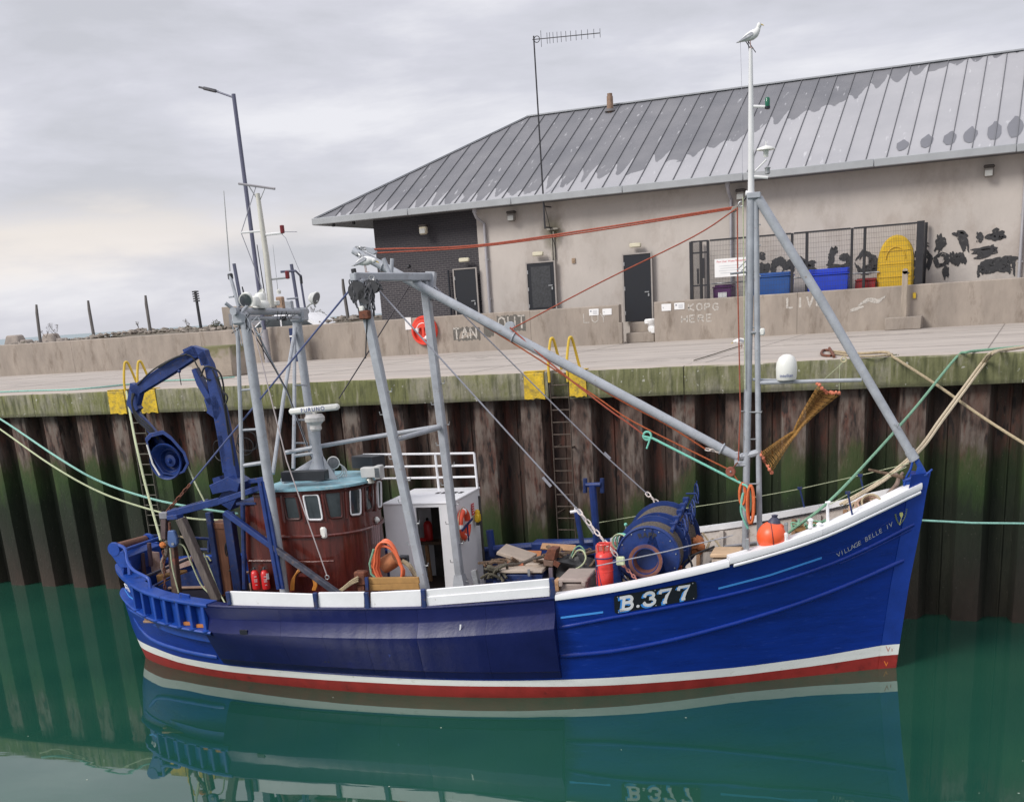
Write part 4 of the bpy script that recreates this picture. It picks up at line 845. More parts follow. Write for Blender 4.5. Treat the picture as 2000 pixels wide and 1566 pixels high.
# concrete hut
t = thing('concrete_hut', 'small square concrete hut with a grey shuttered face behind the mizzen mast', 'hut', (-32.5, 46, ZQ))
a_ = QY(432, 600, 46); b_ = QY(512, 597, 46)
build(MB().box(((a_.x+b_.x)/2, 47, (ZQ+a_.z)/2), (b_.x-a_.x, 2, a_.z-ZQ)), 'hut_wall', concrete_w, t, bevel=.02)
build(MB().box(((a_.x+b_.x)/2+.1, 45.99, (ZQ+a_.z)/2-.15), (b_.x-a_.x-.5, .04, a_.z-ZQ-.3)), 'shutter', mat('shutter_grey', (.22, .22, .24), .6, var=.1), t, 0)
# white car behind the wall
t = thing('parked_car', 'white car with dark windows parked behind the low wall, mostly hidden by the mizzen mast', 'car', (-30, 45, ZQ))
c0 = QY(498, 640, 44.2); c1 = QY(592, 600, 44.2)
xa, xb = c0.x-.1, c1.x+1.6
def carsec(y, k_): return [V((x, y, z)) for x, z in ((xa, ZQ+.35), (xa, ZQ+.95), (xa+.05, ZQ+1.25), (xa+.6, ZQ+1.62), (xa+1.3, ZQ+1.80-k_), (xa+2.6, ZQ+1.78-k_), (xa+3.3, ZQ+1.3), (xb+.6, ZQ+1.12), (xb+.75, ZQ+.8), (xb+.75, ZQ+.35))]
w = MB(); w.grid([carsec(44.0, .06), carsec(44.15, 0), carsec(45.5, 0), carsec(45.65, .06)]); w.add(carsec(44.0, .06), [tuple(range(10))]); w.add(carsec(45.65, .06), [tuple(range(10))[::-1]]); build(w, 'car_body', white, t, bevel=.04)
w = MB(); w.prism([V((x, 43.97, z)) for x, z in ((xa+.15, ZQ+1.25), (xa+.62, ZQ+1.56), (xa+1.5, ZQ+1.64), (xa+1.5, ZQ+1.28))], (0, .02, 0)); build(w, 'side_window', glassm, t, 0)
w = MB(); w.prism([V((x, 43.97, z)) for x, z in ((xa+1.6, ZQ+1.28), (xa+1.6, ZQ+1.64), (xa+2.5, ZQ+1.64), (xa+3.1, ZQ+1.3))], (0, .02, 0)); build(w, 'side_window', glassm, t, 0)
w = MB()
for x in (xa+.7, xb-.1): build(MB().lathe([(.02, 0), (.31, 0), (.33, .05), (.33, .18), (.02, .2)], (x, 44.02, ZQ+.33), (0, 1, 0), 18), 'wheel', black_rub, t)
build(MB().box((xa+.02, 44.3, ZQ+1.05), (.06, .3, .2)), 'tail_light', red_lens, t, 0)
# ================================================================== FISHING BOAT
boat = thing('fishing_boat', 'blue fishing trawler with white rails, brown wheelhouse and grey masts moored beside the quay', 'fishing boat', W(8.5, 0, 0))
STEM = [(-1.5, .25), (0, 0), (.5, -.05), (1.7, -.18), (3.0, -.37), (3.55, -.43), (3.9, -.49)]
STERN = [(-1.5, 16.2), (-.5, 16.9), (0, 17.15), (.7, 17.36), (1.6, 17.5), (2.2, 17.47)]
WLT = [(0, .03), (.5, .24), (1.42, .64), (2.87, 1.28), (4.29, 1.90), (5.73, 2.34), (7.24, 2.57), (8.84, 2.62), (10.58, 2.48), (12.5, 2.15), (14.34, 1.68), (15.88, 1.08), (16.66, .6), (17.02, .28), (17.15, 0)]
SHT = [(-.42, .03), (-.15, .22), (.3, .60), (1, 1.11), (2, 1.69), (3.5, 2.22), (5, 2.60), (7, 2.82), (9, 2.84), (11, 2.84), (12.5, 2.80), (13.54, 2.70), (14.6, 2.38), (15.5, 1.93), (16.15, 1.48), (16.75, .95), (17.15, .52), (17.38, .2), (17.47, 0)]
ZS = [(-.45, 3.56), (-.27, 3.50), (.54, 3.22), (1.44, 2.92), (2.88, 2.58), (4.02, 2.37), (5.18, 2.19), (6.2, 2.07), (7.04, 2.00), (8.9, 1.88), (10.77, 1.85), (12.5, 1.86), (13.54, 1.86), (14.5, 1.89), (15.5, 1.93), (16.4, 2.02), (17.47, 2.14)]
def stem_s(z): return tab(STEM, z)
def stern_s(z): return tab(STERN, z)
def zs(s): return smooth_tab(ZS, s)
L0, LS0, LS1 = 17.15, -.42, 17.47
def hb(s, z):
    a, b = stem_s(z), stern_s(z); u = max(0., min(1., (s-a)/(b-a)))
    w_ = smooth_tab(WLT, u*L0); h_ = smooth_tab(SHT, LS0+u*(LS1-LS0))
    t = z/max(.5, zs(s))
    if t < 0: return max(0, w_*(1+z*.32))
    fl = 1+.5*max(0, 1-s/5)
    return max(0, w_+(h_-w_)*min(1.08, t)**fl)
def sheer_b(s): return smooth_tab(SHT, s)
def on_hull(x, y, off=0.0):
    b = 1.5
    for _ in range(70):
        s, _b, z = inv(B(x, y, b)); b = b*.55+.45*(hb(s, z)+off)
    return B(x, y, b)
def on_sheer(x, y, off=0.0):
    b = 1.5
    for _ in range(70):
        s, _b, z = inv(B(x, y, b)); b = b*.55+.45*(sheer_b(s)+off)
    return B(x, y, b)
def ztab(px):
    r = sorted((inv(on_hull(x, y))[0], inv(on_hull(x, y))[2]) for x, y in px); return r
ZWT = ztab([(1748, 1256), (1600, 1282), (1450, 1302), (1300, 1315), (1125, 1326), (1000, 1329), (850, 1327), (698, 1320), (550, 1309), (430, 1297), (343, 1281), (300, 1264)])
ZRT = ztab([(1744, 1277), (1600, 1299), (1450, 1318), (1300, 1331), (1125, 1340), (1000, 1340), (850, 1338), (698, 1331), (550, 1321), (430, 1309), (343, 1292), (310, 1280)])
def zw(s): return tab(ZWT, s)
def zr(s): return min(zw(s)-.06, tab(ZRT, s))
def hn(s, z, off):          # point on the near hull skin pushed outwards
    e_ = .05; db = (hb(s+e_, z)-hb(s-e_, z))/(2*e_); n = V((-db, 1)).normalized(); return W(s+n.x*off, hb(s, z)+n.y*off, z)
BUL = .53
SB0 = inv(on_hull(416, 1205))[0]
stn = sorted(set([round(x, 3) for x in [0, .02, .05, .1, .18, .3, .45]+[.6+i*.35 for i in range(37)]+[SB0-.03, SB0+.03]+[13.9+i*.3 for i in range(8)]+[16.2, 16.4, 16.6, 16.75, 16.9, 17.0, 17.08, 17.15]]))
def topz(s): return zs(s)-(BUL if s > SB0 else 0)
def hull_rows(sign):
    rows = []
    for u in stn:
        un = u/L0; r = []
        def sp_(z): a, b = stem_s(z), stern_s(z); return a+un*(b-a)
        sa = sp_(1.0)
        lv = [-1.2, -.5, -.05, zr(sa), zw(sa)]; tz = topz(sp_(1.8)); lv += [zw(sa)+(tz-zw(sa))*i/9 for i in range(1, 10)]
        for z in lv: s = sp_(z); r.append(W(s, sign*hb(s, z), z))
        rows.append(r)
    return rows
w = MB()
for sg in (1, -1):
    R_ = hull_rows(sg); n = len(R_[0]); o = len(w.v)
    w.v += [p for r in R_ for p in r]
    for i in range(len(R_)-1):
        for j in range(n-1):
            q = (o+i*n+j, o+i*n+j+1, o+(i+1)*n+j+1, o+(i+1)*n+j); w.f.append(q if sg > 0 else q[::-1]); w.mi.append(1 if j < 3 else 2 if j == 3 else 0)
hull = build(w, 'hull', [hull_blue, boot_red, boot_white], boat, smooth=50)
# lighter plank-seam texture is in the paint; stem post
w = MB(); rows = []
for z in [-.8, 0, zr(.15), zw(.15), 1.0, 1.7, 2.4, 3.0, 3.5, 3.86]:
    s = stem_s(z); hw = .085; rows.append([W(s+.30, hb(s+.30, z)+.012, z), W(s+.06, hw*.9, z), W(s-.05, hw*.55, z), W(s-.05, -hw*.55, z), W(s+.06, -hw*.9, z), W(s+.30, -hb(s+.30, z)-.012, z)])
w.grid(rows); w.add(rows[-1], [tuple(range(6))])
o_ = build(w, 'stem_post', [mat('stem_blue', (.005, .036, .27), .35, var=.15, scale=3, bump=.15, bscale=20), boot_red, boot_white], boat, smooth=35, bevel=.0)
for p_ in o_.data.polygons:
    zc = sum((o_.data.vertices[i].co.z for i in p_.vertices))/len(p_.vertices); p_.material_index = 1 if zc < zr(.15) else 2 if zc < zw(.15) else 0
# deck
def dz(s): return tab([(-.4, 2.75), (1, 2.25), (3, 1.85), (5.5, 1.30), (7, 1.12), (13, 1.08), (17.5, 1.30)], s)
w = MB(); rows = []
for i in range(60):
    s = -.15+i*(17.2+.15)/59; b_ = max(.01, hb(s, dz(s))-.03); rows.append([W(s, b_*k_, dz(s)+.03*(1-k_*k_)) for k_ in (-1, -.5, 0, .5, 1)])
w.grid(rows); build(w, 'deck', mat('working_deck', (.12, .085, .06), .7, var=.4, scale=3, bump=.3, dirt=(.05, .04, .035), dirt_amt=.4), boat, smooth=0)
# bulwark lining
def lining(s0, s1, m_, inset, sg, name):
    w = MB(); rows = []
    n = int((s1-s0)/.25)+1
    for i in range(n+1):
        s = s0+(s1-s0)*i/n
        rows.append([W(s, sg*max(.0, hb(s, z)-inset), z) for z in (dz(s)-.05, (dz(s)+zs(s))/2, zs(s)-.01)])
    w.grid(rows); return build(w, name, m_, boat, 50)
lin = mat('lining_offwhite', (.52, .47, .43), .7, var=.25, scale=4, dirt=(.28, .22, .18), dirt_amt=.25, dscale=4)
for sg in (1, -1):
    lining(-.2, 5.9, lin, .12, sg, 'bulwark_lining'); lining(5.9, SB0, dark_blue, .12, sg, 'bulwark_lining'); 
for sg in (1, -1):
    for i in range(11):
        s = .5+i*.52; b_ = hb(s, zs(s)-.1)-.17
        if b_ < .15: continue
        w = MB(); w.bar(W(s, sg*(hb(s, dz(s))-.17), dz(s)), W(s, sg*b_, zs(s)-.03), .10, .08, AX); build(w, 'bulwark_rib', mat('rib_tan', (.36, .21, .12), .75, var=.3) if i % 2 else lin, boat, 0)
    w = MB(); w.tube([W(s, sg*(hb(s, zs(s)-.38)-.16), zs(s)-.38) for s in [1+i*.3 for i in range(16)]], .035, 6); build(w, 'stringer', mat('stringer_grey', (.28, .28, .30), .6, var=.2), boat)
# rail caps
def cap(s0, s1, bo, bi, z0, z1, m_, name, sg, n=None):
    n = n or max(4, int(abs(s1-s0)/.22)); w = MB(); rows = []
    for i in range(n+1):
        s = s0+(s1-s0)*i/n; zz_ = zs(s); b_ = sheer_b(s)
        db = (sheer_b(s+.05)-sheer_b(s-.05))/.1; nn = V((-db, 1)).normalized()
        def q(off, z): return W(s+nn.x*off, sg*max(0.0, b_+nn.y*off), z)
        rows.append([q(bo, zz_+z0), q(bo+.012, zz_+(z0+z1)/2), q(bo, zz_+z1), q(bi, zz_+z1), q(bi, zz_+z0), q(bo, zz_+z0)])
    w.grid(rows, flip=(sg < 0)); w.add(rows[0][:5], [tuple(range(5))]); w.add(rows[-1][:5], [tuple(range(5))[::-1]])
    return build(w, name, m_, boat, smooth=35)
s_w1 = inv(on_sheer(1085, 1172))[0]
for sg in (1, -1):
    for a_, b_ in ((-.36, 1.4), (1.41, 3.02)): cap(a_, b_, .05, -.24, .03, .15, white, 'rail_cap', sg)
    cap(3.03, s_w1, .045, -.2, -.02, .085, white, 'rail_cap', sg)
    cap(-.34, 2.95, .05, -.02, -.045, .012, white, 'rail_moulding', sg)
    cap(s_w1+.01, SB0, .04, -.2, .0, .06, navy if sg > 0 else steel_blue, 'rail_cap', sg)
    for a_, b_ in ((SB0+.01, 15.0), (15.01, 16.2)): cap(a_, b_, .07, -.26, .0, .075, bright_blue, 'rail_cap', sg)
# stern bulwark: cap round the stern, recessed panel, ledge, stanchions
def sternring(z_of, off_o, name, prof, m_):
    w = MB(); rows = []; ss = [SB0+.02+i*(16.2-SB0)/14 for i in range(14)]+[16.2, 16.45, 16.7, 16.9, 17.05, 17.2, 17.32, 17.41, 17.46]
    path = [(s, 1) for s in ss]+[(17.47, 0)]+[(s, -1) for s in reversed(ss)]
    for s, sg in path:
        b_ = sheer_b(s)*sg; db = (sheer_b(min(17.469, s+.03))-sheer_b(s-.03))/.06; nn = V((-db, 1)).normalized()
        if sg == 0: nn = V((1, 0))
        rows.append([W(s+nn.x*o_, b_+nn.y*o_*(sg or 1), z_of(s)+h_) for o_, h_ in prof])
    w.grid(rows); return build(w, name, m_, boat, smooth=45)
sternring(lambda s: zs(s), 0, 'stern_bulwark', [(-.09, -BUL-.02), (-.09, -.25), (-.08, .0), (-.15, .0), (-.16, -.3), (-.18, -.85)], bright_blue)
sternring(lambda s: zs(s)-BUL, 0, 'ledge', [(-.1, .02), (.05, .0), (.07, -.03), (.04, -.08), (-.03, -.10)], bright_blue)
sternring(lambda s: zs(s), 0, 'stern_cap', [(.0, -.0), (.065, .005), (.065, .07), (-.36, .078), (-.36, .0)], bright_blue) if False else None
w = MB(); rows = []
ss = [16.2, 16.45, 16.7, 16.9, 17.05, 17.2, 17.32, 17.41, 17.46]; path = [(s, 1) for s in ss]+[(17.47, 0)]+[(s, -1) for s in reversed(ss)]
for s, sg in path:
    b_ = sheer_b(s)*sg; db = (sheer_b(min(17.469, s+.03))-sheer_b(s-.03))/.06; nn = V((-db, 1)).normalized()
    if sg == 0: nn = V((1, 0))
    rows.append([W(s+nn.x*o_, b_+nn.y*o_*(sg or 1), zs(s)+h_) for o_, h_ in ((.07, 0), (.07, .075), (-.34, .08), (-.34, 0), (.07, 0))])
w.grid(rows); build(w, 'stern_cap', bright_blue, boat, smooth=45)
for x, y in ((267, 1170), (286, 1180), (309, 1190), (331, 1195), (356, 1200), (380, 1204), (406, 1208)):
    s = inv(on_hull(x, y))[0]; db = (sheer_b(s+.03)-sheer_b(s-.03))/.06; nn = V((-db, 1)).normalized(); d_ = AX*nn.x+PT*nn.y
    for sg in (1, -1):
        d2 = AX*nn.x+PT*nn.y*sg
        a_ = W(s, sg*sheer_b(s), zs(s)-BUL+.0)+d2*-.02; c_ = W(s, sg*sheer_b(s), zs(s)+.0)+d2*-.02
        w = MB(); w.bar(a_, c_, .085, .15, d2); build(w, 'stanchion', bright_blue, boat, 0, bevel=.012)
        w = MB(); w.ball(a_+d2*.03, .1, 10, (1, 1, .35)); build(w, 'stanchion_foot', bright_blue, boat)
for x, y in ((370, 1224), (395, 1227)):
    s = inv(on_hull(x, y-10))[0]; w = MB(); w.box(W(s, sheer_b(s)-.075, zs(s)-BUL+.06), (.17, .05, .07), (AX, PT, UZ)); build(w, 'freeing_port', mat('port_rust', (.5, .18, .05), .8), boat, 0)
# rubbing strakes on the near and far side
def strake(px, r, name, m_=bright_blue):
    P = [inv(on_hull(x, y)) for x, y in px]; P.sort(); t_ = [(p[0], p[2]) for p in P]
    for sg in (1, -1):
        w = MB(); s0, s1 = t_[0][0], t_[-1][0]; n = int((s1-s0)/.25)+2; rows = []
        for i in range(n+1):
            s = s0+(s1-s0)*i/n; z = smooth_tab(t_, s); k_ = 1 if 0 < i < n else .3
            rows.append([W(s, sg*(hb(s, z)-.02), z+r*1.3), W(s, sg*(hb(s, z)+r*.8*k_), z+r*.8), W(s, sg*(hb(s, z)+r*1.1*k_), z), W(s, sg*(hb(s, z)+r*.7*k_), z-r*.8), W(s, sg*(hb(s, z)-.02), z-r*1.2)])
        w.grid(rows); build(w, name, m_, boat, smooth=60)
strake([(1092, 1226), (1190, 1207), (1315, 1184), (1417, 1163), (1519, 1136), (1621, 1102), (1697, 1069), (1786, 1024)], .04, 'rubbing_strake', hull_blue)
strake([(1640, 1101), (1697, 1075), (1787, 1031)], .02, 'thin_moulding', hull_blue)
strake([(1096, 1281), (1200, 1271), (1340, 1243), (1519, 1192), (1646, 1146), (1766, 1094)], .048, 'rubbing_strake', hull_blue)
strake([(1612, 1083), (1660, 1068), (1700, 1042), (1740, 1015), (1785, 985)], .010, 'thin_moulding', hull_blue)
strake([(262, 1208), (289, 1243), (343, 1266), (424, 1283)], .05, 'rubbing_strake')
strake([(250, 1188), (262, 1196), (330, 1222)], .03, 'rubbing_strake')
# navy sheathing plates amidships
cuts = [(416, 1240), (559, 1240), (640, 1240), (723, 1240), (822, 1240), (955, 1240), (1091, 1250)]
cs = [inv(on_hull(x, y))[0] for x, y in cuts]
def shprof(s):
    z0 = zs(s); zb = zw(s)
    return [(z0+.0, -.02), (z0-.0, .035), (z0-.25, .045), (z0-.28, .055), (z0-.54, .235), (z0-.58, .24), (z0-.85, .20), (zb+.22, .12), (zb+.20, .10), (zb+.06, .05), (zb+.05, -.02)]
for sa, sb in zip(cs[::-1], cs[::-1][1:]):
    for sg in (1, -1):
        w = MB(); rows = []; n = 12
        for i in range(n+1):
            s = sa+.002+(sb-sa-.004)*i/n; k_ = random.uniform(-.004, .004)
            rows.append([W(s, sg*(hb(s, z)+o_+k_*(o_ > 0)), z) for z, o_ in shprof(s)])
        w.grid(rows)
        for r in (rows[0], rows[-1]): w.add(r, [tuple(range(len(r)))])
        build(w, 'sheathing_plate', navy, boat, smooth=22)
w = MB(); w.box(on_hull(478, 1233, .17), (.17, .12, .09), (AX, PT, UZ)); build(w, 'scupper', blackp, boat, 0)
for x, y in ((636, 1291), (642, 1291), (671, 1290)): build(MB().cyl(on_hull(x, y, .1), on_hull(x, y, .14), .025, n=10), 'outlet', blackp, boat)
# worn scuffs
def decal(px, m_, name, off=.004, parent=boat, fn=on_hull):
    w = MB(); w.add([fn(x, y, off) for x, y in px], [tuple(range(len(px)))]); return build(w, name, m_, parent, 0)
decal([(748, 1243), (762, 1240), (768, 1258), (766, 1272), (761, 1284), (755, 1270), (751, 1260)], mat('worn_patch', (.022, .04, .19), .5, var=.4, scale=20), 'worn_patch', .192)
decal([(898, 1219), (901, 1219), (900, 1229), (897, 1231)], lett_w, 'paint_fleck', .17)
# light blue lines
def line_on_hull(px, wpx, m_, name):
    w = MB(); n = 14; a_, b_ = px[0], px[-1]; rows = [[], []]
    for i in range(n+1):
        x = a_[0]+(b_[0]-a_[0])*i/n; y = tab(px, x); rows[0].append(on_hull(x, y-wpx/2, .006)); rows[1].append(on_hull(x, y+wpx/2, .006))
    w.grid(rows); build(w, name, m_, boat, 0)
line_on_hull([(1403, 1149), (1500, 1124), (1605, 1089)], 4, lett_c, 'painted_line'); line_on_hull([(1095, 1206), (1178, 1195)], 4, lett_c, 'painted_line')
line_on_hull([(243, 1150), (252, 1164), (264, 1172)], 2.5, lett_c, 'painted_line')
# number board
qa, qb, qc, qd = on_hull(1200, 1199, .02), on_hull(1363, 1169, .02), on_hull(1361, 1134, .02), on_hull(1198, 1164, .02)
nn = (qb-qa).cross(qd-qa).normalized(); nn = nn if nn.dot(PT) > 0 else -nn
pmq = quad_map(qa, qb, qc, qd, nn)
w = MB(); pts = []
for cx_, cy_, a0 in ((.96, .85, 0), (.04, .85, pi/2), (.04, .15, pi), (.96, .15, 1.5*pi)):
    for k_ in range(4): a_ = a0+pi/2*k_/3; pts.append(pmq(cx_+.035*cos(a_), cy_+.14*sin(a_), .008))
w.prism(pts, -nn*.03); nb = build(w, 'number_board', blackp, boat, 0)
for u_ in (.05, .5, .95):
    for v_ in (.08, .92): build(MB().ball(pmq(u_, v_, .012), .012, 6), 'bolt', galv, nb)
def stroke_char(strokes, u0, v0, su, sv, wd_, m_, off, name='letter'):
    w = MB()
    for st_ in strokes:
        pts = [(u0+x*su, v0+y*sv) for x, y in st_]
        # work in metres so the stroke width is even
        lu, lv = 1.72, .37
        w.ribbon([(x*lu, y*lv) for x, y in pts], wd_, lambda u, v, o: pmq(u/lu, v/lv, o), th=off)
    return build(w, name, m_, nb, 0)
arc = lambda cx, cy, rx, ry, a0, a1, n=9: [(cx+rx*cos(a0+(a1-a0)*i/n), cy+ry*sin(a0+(a1-a0)*i/n)) for i in range(n+1)]
Bc = [[(.2, 0), (.36, 1)], [(0, 1), (.62, 1)]+arc(.68, .77, .26, .23, pi/2, -pi/2)+[(.3, .54)], [(.6, .54)]+arc(.62, .27, .32, .27, pi/2, -pi/2)+[(-.05, 0)], [(-.05, 0), (.5, 0)]]
c3 = [arc(.42, .76, .36, .24, pi*.92, -pi/2)+arc(.40, .26, .44, .27, pi/2, -pi*.92), [(.02, .70), (.12, .86)], [(-.06, .3), (.06, .14)]]
c7 = [[(.02, .72), (.06, .97), (.92, .97), (.55, .5), (.35, 0)], [(.02, .72), (.06, .97)], [(.2, .0), (.52, .0)]]
for st_, u_, sc_ in ((Bc, .065, .155), (c3, .355, .15), (c7, .545, .15), (c7, .765, .15)):
    stroke_char(st_, u_-.012, .115, sc_, .68, .072, lett_c, .0105, 'letter_shadow'); stroke_char(st_, u_+.008, .17, sc_, .68, .062, lett_w, .013)
w = MB(); w.add([pmq(.285+.02*cos(a_), .22+.085*sin(a_), .013) for a_ in [2*pi*i/12 for i in range(12)]], [tuple(range(12))]); build(w, 'letter', lett_w, nb, 0)
# name on the bow, letter by letter
def hull_letters(s, p0, p1, h, m_, bold=.012, xs=None):
    n = len(s)
    for i, ch in enumerate(s):
        if ch == ' ': continue
        t_ = i/(n-1); x = p0[0]+(p1[0]-p0[0])*t_; y = p0[1]+(p1[1]-p0[1])*t_+4*(t_*(1-t_))
        o = on_hull(x, y, .012); d = (on_hull(x+6, y-3.4, .012)-on_hull(x-6, y+3.4, .012)).normalized(); u_ = (on_hull(x-1, y-8, .012)-on_hull(x+1, y+8, .012)); u_ = (u_-d*u_.dot(d)).normalized()
        text_mesh('letter', ch, plane_map(o, d, u_), m_, boat, size=h, bold=bold)
hull_letters('VILLAGE BELLE IV', (1638, 1083), (1740, 1025), .14, lett_s, bold=-.001)
text_mesh('draft_mark', 'VI', plane_map(on_hull(1737, 1267, .02), on_hull(1743, 1266, .02)-on_hull(1731, 1268, .02), UZ), mat('mark_pale_red', (.5, .25, .2), .7), boat, size=.19)
text_mesh('draft_mark', 'V', plane_map(on_hull(1731, 1296, .02), on_hull(1737, 1295, .02)-on_hull(1725, 1297, .02), UZ), mat('mark_orange', (.75, .2, .03), .7), boat, size=.17)
# thistle emblem: flower between two sprays
w = MB()
for pl in ([(1757, 1025), (1760, 1013), (1761, 1009)],):
    for a_, b_ in zip(pl, pl[1:]): w.tube([on_hull(*a_, .012), on_hull(*b_, .012)], .008, 4)
w.add([on_hull(x, y, .014) for x, y in ((1759, 1010), (1757, 1005), (1757, 1001), (1763, 1000), (1764, 1005), (1762, 1010))], [tuple(range(6))]); em = build(w, 'emblem_flower', lett_y, boat, 0)
w = MB()
for pl in ([(1755, 1023), (1751, 1014), (1749, 1005)], [(1758, 1024), (1765, 1015), (1769, 1006), (1771, 995)]):
    w.tube([on_hull(*q, .012) for q in pl], .005, 4)
    for i in range(9):
        t_ = i/8*(len(pl)-1.001); k_ = int(t_); q = (pl[k_][0]+(pl[k_+1][0]-pl[k_][0])*(t_-k_), pl[k_][1]+(pl[k_+1][1]-pl[k_][1])*(t_-k_))
        for sg in (-1, 1): w.add([on_hull(q[0], q[1]+1, .013), on_hull(q[0]+sg*2.4, q[1]-1.5, .013), on_hull(q[0], q[1]-1.4, .013)], [(0, 1, 2)])
build(w, 'emblem_spray', mat('emblem_green', (.16, .20, .10), .6), boat, 0)
w = MB()
for q in (((243, 1139), (247, 1150)), ((248, 1142), (251, 1154)), ((243, 1139), (248, 1143)), ((245, 1145), (250, 1149)), ((251, 1147), (254, 1156))): w.tube([on_hull(*q[0], .02), on_hull(*q[1], .02)], .010, 4)
build(w, 'stern_lettering', lett_w, boat, 0)
# weather boards above the rail
def board(x0, x1, yt, yb, name='weather_board', m_=white):
    n = 6; f0, f1, g0, g1 = [], [], [], []
    for i in range(n+1):
        t_ = i/n; x = x0+(x1-x0)*t_
        a_ = on_sheer(x, yb[0]+(yb[1]-yb[0])*t_, .0); b_ = on_sheer(x+(.0), yt[0]+(yt[1]-yt[0])*t_, .02)
        f0.append(a_); f1.append(b_); g0.append(a_-PT*.06); g1.append(b_-PT*.06)
    w = MB(); w.grid([f0, f1, g1, g0, f0])
    for k_ in (0, -1): w.add([f0[k_], f1[k_], g1[k_], g0[k_]], [(0, 1, 2, 3)])
    return build(w, name, m_, boat, 0, bevel=.008)
board(449, 613, (1154.5, 1160), (1181, 1186)); board(622, 711, (1157, 1156), (1188, 1188)); board(724, 822, (1157, 1152), (1187, 1184))
board(833, 1073, (1165.5, 1146), (1183, 1164)); board(833, 1073, (1151.5, 1130), (1165, 1145.5))
for x, yt, yb in ((617, 1157, 1188), (717, 1156, 1188), (828, 1150, 1186), (1079, 1128, 1168), (447, 1155, 1180)):
    a_ = on_sheer(x+2, yb, .01); b_ = on_sheer(x-2, yt, .03); w = MB(); w.bar(a_, b_, .09, .08, PT); build(w, 'board_post', dark_blue, boat, 0, bevel=.01)

def BP(*pts): return [B(*p) for p in pts]
def T(name, pts, r, m_, parent=boat, n=8, crv=0, **k):
    P = BP(*pts)
    if crv: P = ctr(P, crv)
    if isinstance(r, (list, tuple)) and crv:
        r = [r[0]+(r[1]-r[0])*i/(len(P)-1) for i in range(len(P))]
    return build(MB().tube(P, r, n), name, m_, parent, **k)
# ------------------------------------------------------------------ wheelhouse
HW, SC_, SF_, SA_ = 1.26, 12.55, 10.86, 13.05
def plan_b(s):
    if s >= SC_: return HW
    u = (SC_-s)/(SC_-SF_)
    return HW*max(0, 1-min(1, u)**2.8)**(1/2.6)
def on_plan(x, y, off=0.0):
    b = .6
    for _ in range(90):
        s, _b, z = inv(B(x, y, b)); b = b*.65+.35*(plan_b(s)+off)
    return B(x, y, b)
def plan_pts(off=0.0, aft=SA_):
    pts = [(aft, HW+off)]; n = 18
    for i in range(n+1):
        a_ = pi/2*i/n; s = SC_-(SC_-SF_+off)*sin(a_)**(2/2.8); b = (HW+off)*cos(a_)**(2/2.6) if i < n else 0; pts.append((s, b))
    return pts+[(s, -b) for s, b in reversed(pts[:-1])]
PP = plan_pts(); ZT, ZB = 3.98, 1.1
w = MB(); w.grid([[W(s, b, z) for s, b in PP] for z in (ZB, 2.2, 3.15, ZT)], flip=True); w.add([W(s, b, ZT) for s, b in PP], [tuple(range(len(PP)))]); w.add([W(PP[0][0], PP[0][1], ZB), W(PP[0][0], PP[0][1], ZT), W(PP[-1][0], PP[-1][1], ZT), W(PP[-1][0], PP[-1][1], ZB)], [(0, 1, 2, 3)])
wh = build(w, 'wheelhouse', brown, boat, smooth=30)
w = MB()
RP = plan_pts(.07, SA_+.1); w.grid([[W(s, b, ZT+.005) for s, b in RP], [W(s, b*1.0, ZT+.055) for s, b in RP], [W(12+(s-12)*.6, b*.6, ZT+.08) for s, b in RP], [W(12+(s-12)*.1, b*.1, ZT+.09) for s, b in RP]], flip=True); w.add([W(s, b, ZT+.005) for s, b in RP], [tuple(range(len(RP)))])
build(w, 'roof', cyan_roof, wh, smooth=30)
w = MB(); MP = plan_pts(.02); w.tube([W(s, b, 3.02) for s, b in MP[:-2]], .035, 6); build(w, 'moulding', brown, wh)
w = MB(); MP = plan_pts(.015); w.tube([W(s, b, ZT-.06) for s, b in MP[:-2]], .03, 6); build(w, 'cornice', mat('dark_brown', (.05, .012, .01), .4, var=.3), wh)
